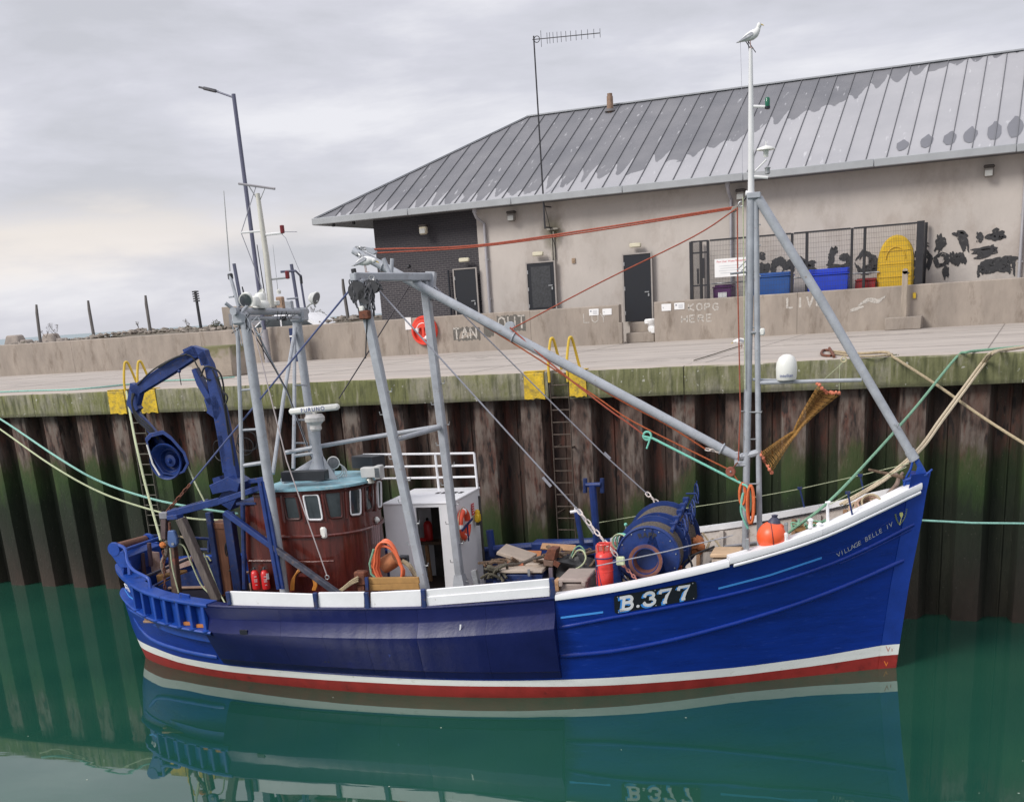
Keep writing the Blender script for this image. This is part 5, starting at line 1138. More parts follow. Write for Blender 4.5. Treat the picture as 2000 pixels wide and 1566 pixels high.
# aft casing
w = MB(); w.box(W(13.24, 0, (3.72+1.1)/2), (.38, 2*HW-.06, 3.72-1.1), (AX, PT, UZ)); cs_ = build(w, 'aft_casing', brown, boat, 0, bevel=.02)
w = MB(); w.box(W(13.24, 0, 3.75), (.46, 2*HW+.04, .05), (AX, PT, UZ)); build(w, 'casing_roof', dark_blue, cs_, 0)
w = MB(); w.box(W(12.82, HW-.0, 2.2), (.42, .03, 1.7), (AX, PT, UZ)); build(w, 'casing_door', mat('door_brown', (.07, .014, .011), .35, var=.35, scale=3, stretch=(6, 6, .5)), cs_, 0, bevel=.01)
w = MB(); w.box(W(12.66, HW+.04, 2.55), (.03, .04, .16), (AX, PT, UZ)); build(w, 'door_handle', mat('brass', (.45, .30, .12), .4, metal=.5), cs_, 0)
def window(px, framed):
    q = [on_plan(x, y, .006) for x, y in px]
    c0x = sum(p[0] for p in px)/4; c0y = sum(p[1] for p in px)/4; px = [(c0x+(p[0]-c0x)*1.10, c0y+(p[1]-c0y)*1.06) for p in px]; q = [on_plan(x, y, .006) for x, y in px]
    fm = thing_part('wheelhouse_window')
    w = MB(); n = 4; rows = []
    for j in range(n+1):
        l_ = (px[0][0]+(px[3][0]-px[0][0])*j/n, px[0][1]+(px[3][1]-px[0][1])*j/n); r_ = (px[1][0]+(px[2][0]-px[1][0])*j/n, px[1][1]+(px[2][1]-px[1][1])*j/n)
        rows.append([on_plan(l_[0]+(r_[0]-l_[0])*i/3, l_[1]+(r_[1]-l_[1])*i/3, .006) for i in range(4)])
    w.grid(rows); build(w, 'pane', glassm, fm, 0)
    c_ = sum(q, V())/4
    P = []
    for i in range(4):
        a_, b_, d_ = q[i-1], q[i], q[(i+1) % 4]
        for t_ in (0, .5, 1): P.append((b_.lerp(a_, .16)).lerp(b_, t_*.72).lerp(b_.lerp(d_, .16), t_*.5+.0) if False else b_+(a_-b_)*.14*(1-t_)**2+(d_-b_)*.14*t_**2)
    w = MB(); w.tube([p+PT*.01 for p in P], .022 if framed else .028, 6, closed=True); build(w, 'window_frame', white if framed else mat('frame_brown', (.06, .013, .010), .35, var=.3), fm)
    if framed:
        w = MB(); w.tube([c_+(p-c_)*1.13 for p in P], .02, 6, closed=True); build(w, 'window_surround', mat('frame_brown', (.06, .013, .010), .35), fm)
def thing_part(name):
    o = bpy.data.objects.new(name, None); COL.objects.link(o); o.parent = boat; o.empty_display_size = .1; return o
window([(555, 971), (578, 970), (587, 1012), (562, 1013)], 0); window([(594, 968), (621, 967), (629, 1013), (603, 1013)], 1); window([(635, 962), (665, 960), (668, 1009), (645, 1011)], 0)
window([(684, 956), (703, 955), (704, 1002), (686, 1004)], 1); window([(714, 947), (726, 946), (727, 993), (715, 996)], 0); window([(738, 942), (744, 941), (745, 987), (740, 989)], 1)
for x0, y0, x1, y1 in ((549, 968, 556, 1020), (587, 966, 596, 1020), (628, 962, 637, 1018), (674, 955, 678, 1012), (708, 948, 710, 1006), (732, 942, 734, 998)): build(MB().tube([on_plan(x0, y0-4, .01), on_plan(x1, y1, .01)], .03, 6), 'pillar', brown, wh)
T('handrail', [(565, 1096, 1.33), (610, 1097, 1.33), (652, 1095, 1.30)], .022, brown, wh); T('handrail', [(484, 1095, 1.3), (536, 1095, 1.3)], .022, brown, cs_)
for x, y, sx in ((632, 1040, 1), (736, 1015, 1)):
    c_ = on_plan(x, y, .03) if x < 700 else on_plan(x, y, .02); w = MB(); w.box(c_, (.15, .07, .24) if x < 700 else (.12, .12, .14), (AX, PT, UZ)); l_ = build(w, 'bulkhead_light', dome_w, wh, bevel=.045)
for x in (728, 732, 736, 740):
    T('conduit', [(x, 1025, .42), (x+1, 1062, .42)], .008, mat('conduit_mauve', (.30, .22, .24), .6), wh, n=5)
# roof gear
w = MB(); a_ = B(566, 935, 1.0); b_ = B(648, 937, .35); w.bar(W(12.45, .95, 4.26), W(11.45, .95, 4.26), .24, .20); build(w, 'flare_box', mat('box_black', (.02, .022, .028), .4, var=.2), boat, bevel=.01)
w = MB(); w.bar(W(11.5, -.85, 4.3), W(10.9, -.6, 4.3), .4, .26); build(w, 'life_raft_box', mat('box_charcoal', (.03, .032, .038), .5, var=.2), boat, bevel=.01)
w = MB(); w.tube(BP((552, 942, .4), (620, 905, -.2)), [.09, .14], 10); build(w, 'roof_trunk', mast_grey, boat)
# radar pedestal, turret and scanner
w = MB(); pb = B(628, 936, .3); pt_ = B(614, 842, .3); w.tube([pb, pb.lerp(pt_, .08), pb.lerp(pt_, .3), pb.lerp(pt_, .75), pt_], [.24, .17, .12, .10, .13], 10); ped = build(w, 'radar_pedestal', mast_grey, boat)
for sg in (-1, 1): build(MB().prism([pb+AX*sg*.12, pb+AX*sg*.38, pb+AX*sg*.10+UZ*.5], PT*.03), 'gusset', mast_grey, ped, 0)
tt = B(616, 830, .3); w = MB(); w.lathe([(.10, -.12), (.13, -.08), (.12, .0), (.15, .04), (.21, .08), (.215, .16), (.17, .22), (.05, .24)], tt, n=22); build(w, 'radar_turret', mat('turret_white', (.62, .60, .58), .4, dirt=(.30, .27, .24), dirt_amt=.3, dscale=14), ped)
ra, rb = B(566, 804, .3), B(662, 794, .3); w = MB(); dd = (rb-ra).normalized(); rc = (ra+rb)/2
w.bar(ra, rb, .16, .13); w.cyl(rc-UZ*.12, rc-UZ*.02, .05); sc_o = build(w, 'radar_scanner', dome_w, boat, bevel=.04)
nf = dd.cross(UZ).normalized(); nf = nf if nf.y < 0 else -nf; text_mesh('lettering', 'FURUNO', plane_map(rc+nf*.084, dd, nf.cross(dd) if nf.cross(dd).z > 0 else -nf.cross(dd)), lett_b, sc_o, size=.115, bold=.001, space=1.3)
# searchlight, floodlight, bell
c_ = B(650, 903, .1); w = MB(); w.lathe([(.02, -.12), (.10, -.1), (.13, .0), (.14, .1), (.12, .11)], c_, (.6, -.8, .05), 18); sl_ = build(w, 'searchlight', dome_w, boat); build(MB().lathe([(.115, .112), (.02, .118)], c_, (.6, -.8, .05), 18), 'lamp_glass', lensm, sl_); build(MB().tube([c_-UZ*.1, c_-UZ*.42+V((-.04, 0, 0))], .03, 8), 'lamp_stem', mast_grey, sl_)
w = MB(); 
for k_ in range(4): w.torus(B(655, 916, .0)+V((.02*k_, 0, -.03*k_)), (.5, -.85, .1), .15+.012*k_, .012, 18, 5)
build(w, 'cable_coil', mat('cable_white', (.6, .6, .58), .5), boat)
c_ = B(722, 922, .25); w = MB(); w.box(c_, (.34, .22, .22), (AX, PT, UZ)); w.box(c_-AX*.22, (.14, .26, .28), (AX, PT, UZ)); fl_ = build(w, 'floodlight', mat('flood_grey', (.50, .50, .49), .45), boat, bevel=.02); build(MB().box(c_-AX*.22+PT*.135-AX*.0, (.1, .012, .2), (AX, PT, UZ)), 'lamp_glass', lensm, fl_, 0)
c_ = B(722, 938, .25); build(MB().lathe([(.11, -.05), (.09, -.02), (.06, .06), (.05, .12), (.01, .14)], c_, n=18), 'bell', mat('bell_grey', (.42, .42, .38), .35, metal=.4), boat)

# ------------------------------------------------------------------ white shelter
b1, b2 = -.62, -2.66
cA = B(748, 985, b1); cB = B(887, 985, b1); sA, _, zA = inv(cA); sB, _, zB = inv(cB); ZSH = (zA+zB)/2; sC = inv(B(889, 1140, b1))[0]
SB_ = (sB+sC)/2
dl, _, dt = inv(B(811, 991, b1)); dr = inv(B(857, 991, b1))[0]; zdb = 1.3
w = MB()
def wallb(s0, s1, z0, z1, b_, th=.05): w.box(W((s0+s1)/2, b_-th/2, (z0+z1)/2), (abs(s1-s0), th, z1-z0), (AX, PT, UZ))
wallb(sA, dl, 1.1, ZSH, b1); wallb(dr, SB_, 1.1, ZSH, b1); wallb(dl, dr, dt, ZSH, b1); wallb(sA, SB_, 1.1, ZSH, b2+.05)
w.box(W(SB_-.0+.025, (b1+b2)/2, (1.1+ZSH)/2), (.05, abs(b2-b1)-.1, ZSH-1.1), (AX, PT, UZ)); w.box(W(sA-.025, (b1+b2)/2, (1.1+ZSH)/2), (.05, abs(b2-b1)-.1, ZSH-1.1), (AX, PT, UZ))
sh = build(w, 'shelter', white, boat, 0)
build(MB().box(W((sA+SB_)/2, (b1+b2)/2, ZSH+.02), (sA-SB_+.04, b1-b2+.04, .04), (AX, PT, UZ)), 'shelter_roof', white, sh, 0, bevel=.01)
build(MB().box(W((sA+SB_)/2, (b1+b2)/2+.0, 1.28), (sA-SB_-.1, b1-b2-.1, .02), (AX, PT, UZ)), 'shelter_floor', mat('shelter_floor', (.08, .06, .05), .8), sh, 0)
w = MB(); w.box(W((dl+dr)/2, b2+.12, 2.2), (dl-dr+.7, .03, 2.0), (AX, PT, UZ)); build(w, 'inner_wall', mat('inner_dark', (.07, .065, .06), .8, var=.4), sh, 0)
rpz = ZSH+.02
rp = [B(709, 888, b2+.1), B(850, 888, b2+.1), B(926, 885, b2+.1)]
for i, p_ in enumerate(rp):
    s_, b_, z_ = inv(p_); build(MB().tube([W(s_, b_, z_), W(s_-.02, b_, rpz if s_ < sA else 3.0)], .03, 8), 'railing_post', white, boat)
s0_, _, z0_ = inv(rp[0]); s1_, _, z1_ = inv(rp[2]); zt_ = (z0_+z1_)/2
for k_ in (0, .34, .66): build(MB().tube([W(s0_, b2+.1, z0_-(z0_-rpz)*k_), W(s1_, b2+.1, z1_-(z1_-rpz)*k_)], .026, 8), 'railing', white, boat)
for i in range(5): build(MB().box(W(10.2-.5+i*.14-.2, b2+.75, ZSH+.045), (.09, .22, .004), (AX, PT, UZ)), 'stencil_mark', lett_k, sh, 0)
# sign + yellow light on the forward side
def side(b_, z_, off=.0): return W(SB_-.03-off, b_, z_)
def on_side(x, y, off=.03):
    b = -1.5
    for _ in range(60):
        s, _b, z = inv(B(x, y, b)); b -= (SB_-off-s)*1.3
        b = max(-3.2, min(0, b))
    return b, z
bq, z_ = -2.0, ZSH-.36; build(MB().box(side(bq, z_), (.012, .16, .26), (AX, PT, UZ)), 'warning_sign', lett_r, sh, 0)
for k_ in range(4): build(MB().box(side(bq, z_+.09-k_*.055, .008), (.004, .12, .016), (AX, PT, UZ)), 'sign_print', sign_w, sh, 0)

# ------------------------------------------------------------------ masts, gantries, boom
GA = [(705, 548, 1.8), (769, 862, 1.8), (830, 1150, 1.8)]; 
def to_deck(x0, y0, x1, y1, b, z): # extend the picture line down to deck height on plane b
    p, q = B(x0, y0, b), B(x1, y1, b); return q+(q-p)*((q.z-z)/(p.z-q.z))
pA0, pA1 = B(703, 546, 1.8), to_deck(703, 546, 830, 1150, 1.8, 1.1)
pB0, pB1 = B(829, 548, -.3), to_deck(829, 548, 900, 1142, -.3, 1.15)
for nm, a_, b_ in (('gantry_leg', pA0, pA1), ('gantry_leg', pB0, pB1)):
    w = MB(); w.bar(a_, b_, .185, .17, AX); g_ = build(w, nm, mast_grey, boat, 0, bevel=.025)
    w = MB(); d = (b_-a_).normalized(); w.tube([b_-d*.7, b_-d*.05], [.13, .30], 4); build(w, 'foot_plate', mast_grey, g_, 0)
    for k_ in range(11):
        c_ = a_.lerp(b_, .30+k_*.062); sg = 1 if k_ % 2 else -1; w = MB(); w.tube([c_+AX*.08*sg, c_+AX*.17*sg, c_+AX*.18*sg+UZ*.06], .011, 5); build(w, 'cable_hook', galv, g_)
w = MB(); w.bar(B(688, 541, 1.95), B(842, 541, -.45), .15, .155); build(w, 'gantry_crossbar', mast_grey, boat, 0, bevel=.02)
w = MB(); w.bar(B(842, 532, -.45)+UZ*.0, B(838, 585, -.32), .14, .2, AX); build(w, 'gantry_lug', mast_grey, boat, 0)
T('gantry_strut', [(722, 640, 1.1), (748, 745, 1.1), (778, 890, 1.1)], .055, mast_grey); T('gantry_strut', [(712, 600, 1.5), (722, 642, 1.1)], .05, mast_grey)
# sheave and block cluster on the gantry end
w = MB()
for i in range(17):
    x = 712+random.gauss(0, 11); y = 545+random.random()*28; p_ = B(x, y, 1.9+random.uniform(-.15, .15)); q_ = p_+V((random.uniform(-.08, .08), random.uniform(-.08, .08), -random.uniform(.15, .5))); w = MB(); chain(w, p_, q_, 4, .014, .05); build(w, 'rigging_chain', mat('rig_dark', (.09, .09, .10), .6, metal=.3, var=.4), boat)
for x, y, r_ in ((698, 568, .17), (716, 578, .15), (729, 560, .12)):
    build(MB().lathe([(.03, -.06), (r_, -.06), (r_*.8, 0), (r_, .06), (.03, .06)], B(x, y, 1.95), PT, 16), 'sheave', mat('sheave_dark', (.06, .06, .065), .5, metal=.4, var=.3), boat)
T('lug', [(690, 525, 1.9), (694, 545, 1.9), (692, 566, 1.9)], .05, dark_metal); T('hanging_fall', [(718, 575, 1.95), (716, 640, 1.9), (714, 700, 1.85)], .012, dark_metal)
T('hanging_fall', [(704, 600, 1.9), (708, 624, 1.9)], .06, dark_metal)
w = MB(); w.box(B(713, 615, 1.95), (.2, .15, .16), (AX, PT, UZ)); build(w, 'rusty_shackle', rust, boat, 0, bevel=.02); w = MB(); w.box(B(707, 603, 1.97), (.1, .1, .1), (AX, PT, UZ)); build(w, 'lamp_fitting', dome_w, boat, bevel=.02)
T('crossbar_pin', [(749, 505, .6), (763, 540, .6)], .045, mast_grey); T('crossbar_pin', [(766, 505, .3), (764, 540, .3)], .04, mast_grey)
# derrick boom
bh, bt2 = B(1441, 893, .0), B(690, 489, .0)
w = MB(); w.tube([bh, bh.lerp(bt2, .03), bh.lerp(bt2, .5), bh.lerp(bt2, .97), bt2], [.07, .085, .095, .085, .07], 12); boom = build(w, 'derrick_boom', mast_grey, boat)
for f_ in (.04, .575, .92): build(MB().torus(bh.lerp(bt2, f_), (bt2-bh), .1, .02, 14, 6), 'boom_band', mast_grey, boom)
w = MB(); w.bar(B(1440, 882, .0), B(1440, 908, .0), .1, .1, AX); w.box(B(1447, 905, 0), (.24, .14, .1), (AX, PT, UZ)); build(w, 'gooseneck', mast_grey, boat, 0, bevel=.015)
w = MB(); w.lathe([(.02, -.05), (.10, -.05), (.10, .05), (.02, .05)], B(996, 638, 0), PT, 14); build(w, 'boom_block', mast_grey, boom)
# foremast
f0, f1 = to_deck(1467, 385, 1455, 1088, .0, 1.8), B(1467, 383, 0)
w = MB(); w.tube([f0, f0.lerp(f1, .5), f1], [.062, .072, .08], 12); fm_ = build(w, 'foremast', mast_grey, boat)
g0, g1 = to_deck(1479, 390, 1484, 1060, .0, 1.8), B(1476, 388, 0)
build(MB().tube([g0, g1], [.055, .055], 10), 'mast_post', mast_grey, boat)
build(MB().bar(B(1460, 383, 0), B(1486, 381, 0), .22, .10), 'mast_head', mast_grey, boat, 0, bevel=.01)
for y in (440, 480, 540, 640, 805, 858, 945): T('rung', [(1458, y, .02), (1486, y-1, .02)], .012, galv, fm_, n=6)
for y, dx in ((803, -16), (858, -8), (805, 26), (945, 20)): T('cleat', [(1462, y, .05), (1462+dx, y, .05), (1462+dx, y-3, .05)], .012, galv, fm_, n=6)
T('crossarm', [(1446, 892, 0), (1482, 883, 0)], .065, mast_grey)
T('crossarm', [(1475, 748, 0), (1600, 744, 0), (1683, 742, 0)], .035, mast_grey); T('arm_stay', [(1470, 741, 0), (1560, 744, -.3), (1660, 744, 0)], .025, mast_grey)
w = MB(); w.tube([B(1467, 383, 0), B(1467, 240, 0), B(1466, 95, 0)], [.06, .052, .032], 10); tm = build(w, 'topmast', pole_white, boat)
T('light_arm', [(1468, 208, 0), (1498, 209, 0)], .025, pole_white, tm); T('light_arm', [(1468, 345, 0), (1500, 347, 0)], .028, pole_white, tm); T('light_arm', [(1472, 337, 0), (1497, 312, 0)], .015, pole_white, tm)
build(MB().lathe([(.045, -.07), (.045, .06), (.03, .08)], B(1499, 200, 0), n=12), 'navigation_lamp', green_lens, tm); build(MB().lathe([(.03, -.05), (.05, -.04), (.05, .0)], B(1499, 208, 0), n=12), 'lamp_base', blackp, tm)
build(MB().lathe([(.04, -.12), (.05, -.02), (.17, .0), (.16, .03), (.06, .06), (.008, .075), (.006, .14)], B(1496, 293, 0), n=20), 'gps_antenna', dome_w, tm)
build(MB().lathe([(.03, -.06), (.05, -.04), (.045, .03), (.06, .05), (.02, .08)], B(1499, 334, 0), n=12), 'navigation_lamp', galv, tm)
build(MB().cyl(B(1456, 378, 0), B(1463, 379, 0), .05), 'mast_pulley', pole_white, tm)
T('perch_wire', [(1453, 76, 0), (1466, 96, 0)], .008, dark_metal, tm, n=5); T('perch_wire', [(1459, 78, 0), (1476, 103, 0)], .008, dark_metal, tm, n=5); T('perch_wire', [(1461, 82, 0), (1466, 127, 0)], .008, dark_metal, tm, n=5)
T('halyard', [(1446, 82, 0), (1449, 180, 0), (1450, 350, 0)], .004, wire_m, tm, n=4)
# bow leg
w = MB(); w.tube(BP((1481, 388, 0), (1600, 580, 0), (1783, 892, 0)), [.085, .085, .08], 12); leg = build(w, 'mast_leg', mast_grey, boat)
build(MB().tube(BP((1776, 880, 0), (1787, 898, 0)), .095, 12), 'leg_collar', mast_grey, leg); T('hook', [(1747, 828, .1), (1752, 835, .12), (1756, 826, .12)], .014, galv, leg)
w = MB(); w.prism([B(1781, 892, .06), B(1793, 893, .06), B(1806, 916, .06), B(1811, 926, .06), B(1788, 927, .06), B(1792, 912, .06)], -PT*.12); build(w, 'leg_bracket', bright_blue, boat, 0, bevel=.02)
T('bow_bracket', [(1783, 898, .05), (1779, 915, .05), (1768, 935, .05), (1765, 958, .05)], .022, bright_blue); T('bow_bar', [(1809, 927, .1), (1820, 917, -.1)], .02, bright_blue); T('bow_bar', [(1763, 938, .05), (1810, 927, .05)], .03, bright_blue)
w = MB(); w.prism([B(1763, 935, .05), B(1812, 925, .05), B(1810, 955, .05), B(1765, 962, .05)], -PT*.10); build(w, 'stem_head', bright_blue, boat, 0, bevel=.02)
# crossarm lamps on the mast
T('bracket_arm', [(1427, 535, .3), (1462, 531, 0), (1480, 529, 0)], .02, galv, fm_); T('bracket_arm', [(1440, 527, .2), (1462, 505, 0)], .01, galv, fm_); T('bracket_arm', [(1448, 530, .1), (1464, 513, 0)], .01, galv, fm_)
w = MB(); w.box(B(1489, 648, 0), (.09, .09, .13), (AX, PT, UZ)); build(w, 'deck_lamp', dome_w, fm_, bevel=.02); T('lamp_arm', [(1466, 650, .05), (1487, 649, 0)], .03, galv, fm_)
# satellite dome
c_ = B(1536, 742, 0); sd_ = build(MB().lathe([(.17, 0), (.19, .04), (.20, .22), (.185, .33), (.14, .42), (.07, .465), (.005, .475)], c_, n=26), 'satellite_dome', dome_w, boat)
cv = (CAMP-c_); cv.z = 0; cv.normalize(); side_ = UZ.cross(cv)
text_mesh('lettering', 'intellian', lambda u, v, o: c_+cv*(.206*cos(u/.205))+side_*(.206*sin(u/.205))+UZ*(.09+v), lett_b, sd_, size=.085, bold=0)
# ------------------------------------------------------------------ mizzen portal
m0, m1 = to_deck(478, 622, 555, 1150, 1.5, 1.1), B(477, 615, 1.5)
n0, n1 = B(622, 935, -1.45), B(578, 612, -1.45); n0 = n0+(n0-n1)*((n0.z-1.1)/(n1.z-n0.z))
for a_, b_, r_ in ((m0, m1, .105), (n0, n1, .10)): build(MB().tube([a_, a_.lerp(b_, .95), b_], [r_*.95, r_, r_*1.2], 14), 'mizzen_leg', mast_grey, boat)
mx = B(455, 608, 1.75); my = B(598, 608, -1.7); build(MB().tube([mx, my], .075, 12), 'mizzen_crossbar', mast_grey, boat)
build(MB().tube([mx-UZ*.14+PT*-.1, my-UZ*.14], .04, 8), 'lower_crossbar', mast_grey, boat)
w = MB(); w.box(B(470, 622, 1.5), (.26, .3, .24), (AX, PT, UZ)); build(w, 'leg_bracket', mast_grey, boat, 0, bevel=.04); w = MB(); w.box(B(584, 615, -1.45), (.34, .3, .3), (AX, PT, UZ)); build(w, 'leg_bracket', mast_grey, boat, 0, bevel=.04)
T('ladder_rail', [(464, 640, 1.55), (471, 850, 1.55), (475, 975, 1.55)], .042, mast_grey)
for xa, xb, y in ((469, 494, 762), (472, 505, 840), (476, 516, 909)): T('ladder_rung', [(xa, y, 1.55), (xb, y-2 if y < 900 else y-6, 1.5)], .022 if y < 900 else .04, mast_grey)
T('mizzen_brace', [(577, 640, -1.2), (554, 775, -.2), (533, 925, .9)], .042, mast_grey); T('mizzen_brace', [(575, 635, -1.4), (575, 800, -.6), (573, 915, -.2)], .042, mast_grey)
T('mizzen_brace', [(497, 640, 1.3), (563, 770, .2), (605, 885, -.7)], .022, mast_grey)
for y in (752, 820, 865): T('ladder_rung', [(575, y, -.5), (600, y, -1.2)], .018, mast_grey)
for k_ in (0, 1): T('portal_stay', [(556, 884+k_*7, .2), (700, 858+k_*5, .0), (862, 832+k_*2, -.3)] if k_ == 0 else [(575, 890, .2), (618, 884, .1)], .045 if k_ == 0 else .035, mast_grey)
T('portal_stay', [(775, 858, 1.75), (862, 834, -.3)], .05, mast_grey)
# mizzen top
w = MB(); w.tube(BP((530, 600, .0), (520, 500, 0), (503, 378, 0)), [.075, .062, .045], 10); mp_ = build(w, 'mizzen_pole', mat('pole_cream', (.58, .56, .50), .5, var=.1), boat)
T('aerial_bar', [(466, 359, .0), (537, 369, 0)], .024, mat('bar_grey', (.28, .27, .29), .6), mp_, n=6); T('bar_strut', [(485, 362, 0), (505, 393, 0)], .012, galv, mp_, n=5); T('bar_strut', [(518, 366, 0), (507, 393, 0)], .010, galv, mp_, n=5)
T('spreader', [(471, 455, 0), (513, 451, 0)], .02, pole_white, mp_, n=6); T('lamp_arm', [(516, 459, 0), (552, 455, 0)], .025, pole_white, mp_, n=6); T('lamp_arm', [(527, 546, 0), (564, 542, 0)], .02, galv, mp_, n=6)
T('spreader_wire', [(500, 364, 0), (471, 455, 0), (500, 530, 0), (521, 590, 0)], .010, wire_m, mp_, n=5)
for x, y in ((551, 447), (561, 536)): build(MB().lathe([(.02, -.09), (.045, -.08), (.045, .06), (.03, .07)], B(x, y, 0), n=12), 'navigation_lamp', red_lens, mp_)
T('lamp_wire', [(551, 458, 0), (558, 465, 0), (586, 532, 0)], .006, wire_m, mp_, n=4); T('arm_tip', [(552, 453, 0), (580, 453, 0)], .01, wire_m, mp_, n=4)
def whip(x0, y0, x1, y1, r0, r1, b_, m_=galv, nm='whip_antenna'): return T(nm, [(x0, y0, b_), (x1, y1, b_)], [r0, r1], m_, n=6)
whip(449, 530, 437, 373, .014, .008, 1.4, mat('whip_grey', (.42, .42, .42), .5)); T('antenna_mount', [(466, 600, 1.5), (455, 558, 1.45), (448, 535, 1.4)], .035, mast_grey); build(MB().box(B(450, 540, 1.4), (.1, .08, .12), (AX, PT, UZ)), 'antenna_clamp', dark_metal, boat, 0, bevel=.02)
T('antenna_post', [(472, 598, 1.4), (457, 515, 1.4)], .035, lamp_blue); T('antenna_post', [(583, 605, -1.3), (569, 516, -1.3)], .038, lamp_blue); T('antenna_post', [(596, 603, -1.6), (587, 545, -1.6)], .025, lamp_blue); T('antenna_bar', [(548, 531, -1.2), (577, 529, -1.3), (588, 540, -1.6)], .025, lamp_blue)
T('antenna_bar', [(560, 584, -1), (582, 582, -1.3)], .02, mast_grey); T('antenna_bar', [(447, 580, 1.5), (456, 579, 1.5)], .02, mast_grey)
whip(519, 588, 502, 478, .014, .008, .1, dark_metal); whip(543, 570, 533, 478, .006, .003, -.3); whip(476, 572, 473, 560, .018, .012, 1.2, dark_metal)
build(MB().box(B(588, 546, -1.6), (.06, .06, .2), (AX, PT, UZ)), 'antenna_box', dark_metal, boat, 0, bevel=.02)
def flood(x, y, b_, ax, r_=.13, face=lensm, shell=dome_w):
    c_ = B(x, y, b_); ax = V(ax).normalized(); f_ = build(MB().lathe([(.03, -.11), (.08, -.10), (r_, .0), (r_*1.03, .05), (r_*.9, .055)], c_, ax, 18, scale=(1.25, 1)), 'floodlight', shell, boat)
    build(MB().lathe([(r_*.9, .056), (.01, .06)], c_, ax, 18, scale=(1.25, 1)), 'lamp_glass', face, f_); build(MB().tube([c_-ax*.05-UZ*.05, c_-UZ*.2], .02, 6), 'lamp_bracket', galv, f_)
flood(481, 584, 1.5, (.15, -.85, -.5)); flood(614, 582, -1.7, (.9, -.1, -.2), .12)
T('flood_arm', [(592, 607, -1.6), (605, 595, -1.7), (620, 588, -1.7)], .018, dome_w); T('flood_arm', [(440, 592, 1.7), (455, 603, 1.6)], .035, mast_grey); T('flood_arm', [(470, 612, 1.6), (482, 598, 1.5)], .03, mast_grey)
build(MB().lathe([(.17, 0), (.18, .06), (.15, .12), (.12, .15), (.125, .22), (.10, .28), (.02, .31)], B(511, 602, .6), n=20), 'dome_antenna', dome_w, boat); build(MB().lathe([(.10, 0), (.12, .08), (.09, .17), (.01, .2)], B(499, 598, .9), n=16), 'dome_antenna', dome_w, boat)
build(MB().lathe([(.02, 0), (.07, .02), (.13, .14), (.12, .15)], B(518, 582, .3), (-.4, -.6, .55), 18), 'loudhailer', dome_w, boat)
w = MB(); w.box(B(548, 592, -.5), (.16, .12, .26), (AX, PT, UZ)); build(w, 'deck_lamp', mat('lamp_rust', (.34, .22, .15), .6, var=.4, scale=20), boat, 0, bevel=.02); build(MB().lathe([(.04, 0), (.05, .06), (.02, .1)], B(545, 574, -.5), n=10), 'lamp_cap', dome_w, boat)
build(MB().box(B(563, 597, -.9), (.22, .12, .2), (AX, PT, UZ)), 'equipment_box', mast_grey, boat, 0, bevel=.02); build(MB().box(B(538, 592, -.2), (.18, .1, .1), (AX, PT, UZ)), 'equipment_box', dome_w, boat, 0, bevel=.02)
rr = random.Random(11)
for i in range(9):
    x = rr.uniform(455, 505); y = rr.uniform(603, 620); T('loose_cable', [(x, y, 1.6), (x+rr.uniform(-12, 12), y+rr.uniform(15, 30), 1.6), (x+rr.uniform(-14, 14), y+rr.uniform(30, 60), 1.55)], .010, dark_metal if i % 2 else mast_grey, crv=5, n=5)
for i in range(5):
    x = rr.uniform(520, 560); T('loose_cable', [(x, 608, .2), (x+rr.uniform(-8, 12), 622+rr.uniform(0, 18), .1), (x+rr.uniform(10, 30), 612, -.5)], .007, dark_metal, crv=5, n=4)
build(MB().box(B(555, 622, -.3), (.08, .06, .1), (AX, PT, UZ)), 'sensor', dark_metal, boat, 0)
# ------------------------------------------------------------------ standing rigging (parts of the boat)
def wire(px, r_, m_, nm='stay_wire', sag=0): 
    P = BP(*px)
    if sag: P = sagl(P[0], P[-1], sag, 12)
    return build(MB().tube(P, r_, 6), nm, m_, boat)
wire([(735, 562, 1.8), (1128, 995, 1.6)], .016, wire_m); w = MB(); chain(w, B(1128, 995, 1.6), B(1205, 1086, 1.9), 9, .014, .07); build(w, 'stay_chain', mat('chain_pale', (.62, .55, .52), .5, var=.2), boat); build(MB().tube(BP((1060, 932, 1.65), (1076, 950, 1.65)), .03, 8), 'turnbuckle', wire_m, boat)
build(MB().tube(BP((1128, 995, 1.6), (1160, 1042, 1.7)), .024, 8), 'turnbuckle', wire_m, boat)
w = MB(); chain(w, B(1205, 1090, 1.9), B(1245, 1133, 2.35), 8, .014, .05); build(w, 'stay_chain', mat('chain_rusty', (.30, .12, .10), .7, var=.3), boat)
wire([(842, 552, -.4), (1180, 888, -.8), (1265, 965, -.9)], .014, wire_m); w = MB(); chain(w, B(1262, 962, -.9), B(1302, 998, -.8), 5, .014, .08); build(w, 'stay_chain', mat('chain_pale', (.62, .55, .52), .5), boat); build(MB().tube(BP((1180, 884, -1.0), (1192, 896, -1.0)), .03, 8), 'turnbuckle', wire_m, boat)
w = MB(); chain(w, B(736, 560, 1.85), B(724, 540, 1.85), 3, .018, .09); chain(w, B(832, 545, -.4), B(852, 566, -.4), 4, .018, .08); build(w, 'rigging_links', galv, boat)
wire([(686, 563, 1.9), (372, 945, 1.2)], .018, mat('wire_navy', (.08, .10, .22), .6)); w = MB(); chain(w, B(372, 945, 1.2), B(325, 1000, 1.2), 7, .016, .06); build(w, 'stay_chain', rust, boat)
wire([(801, 556, -1.0), (740, 655, -1.2), (662, 778, -1.6)], .014, wire_dark)
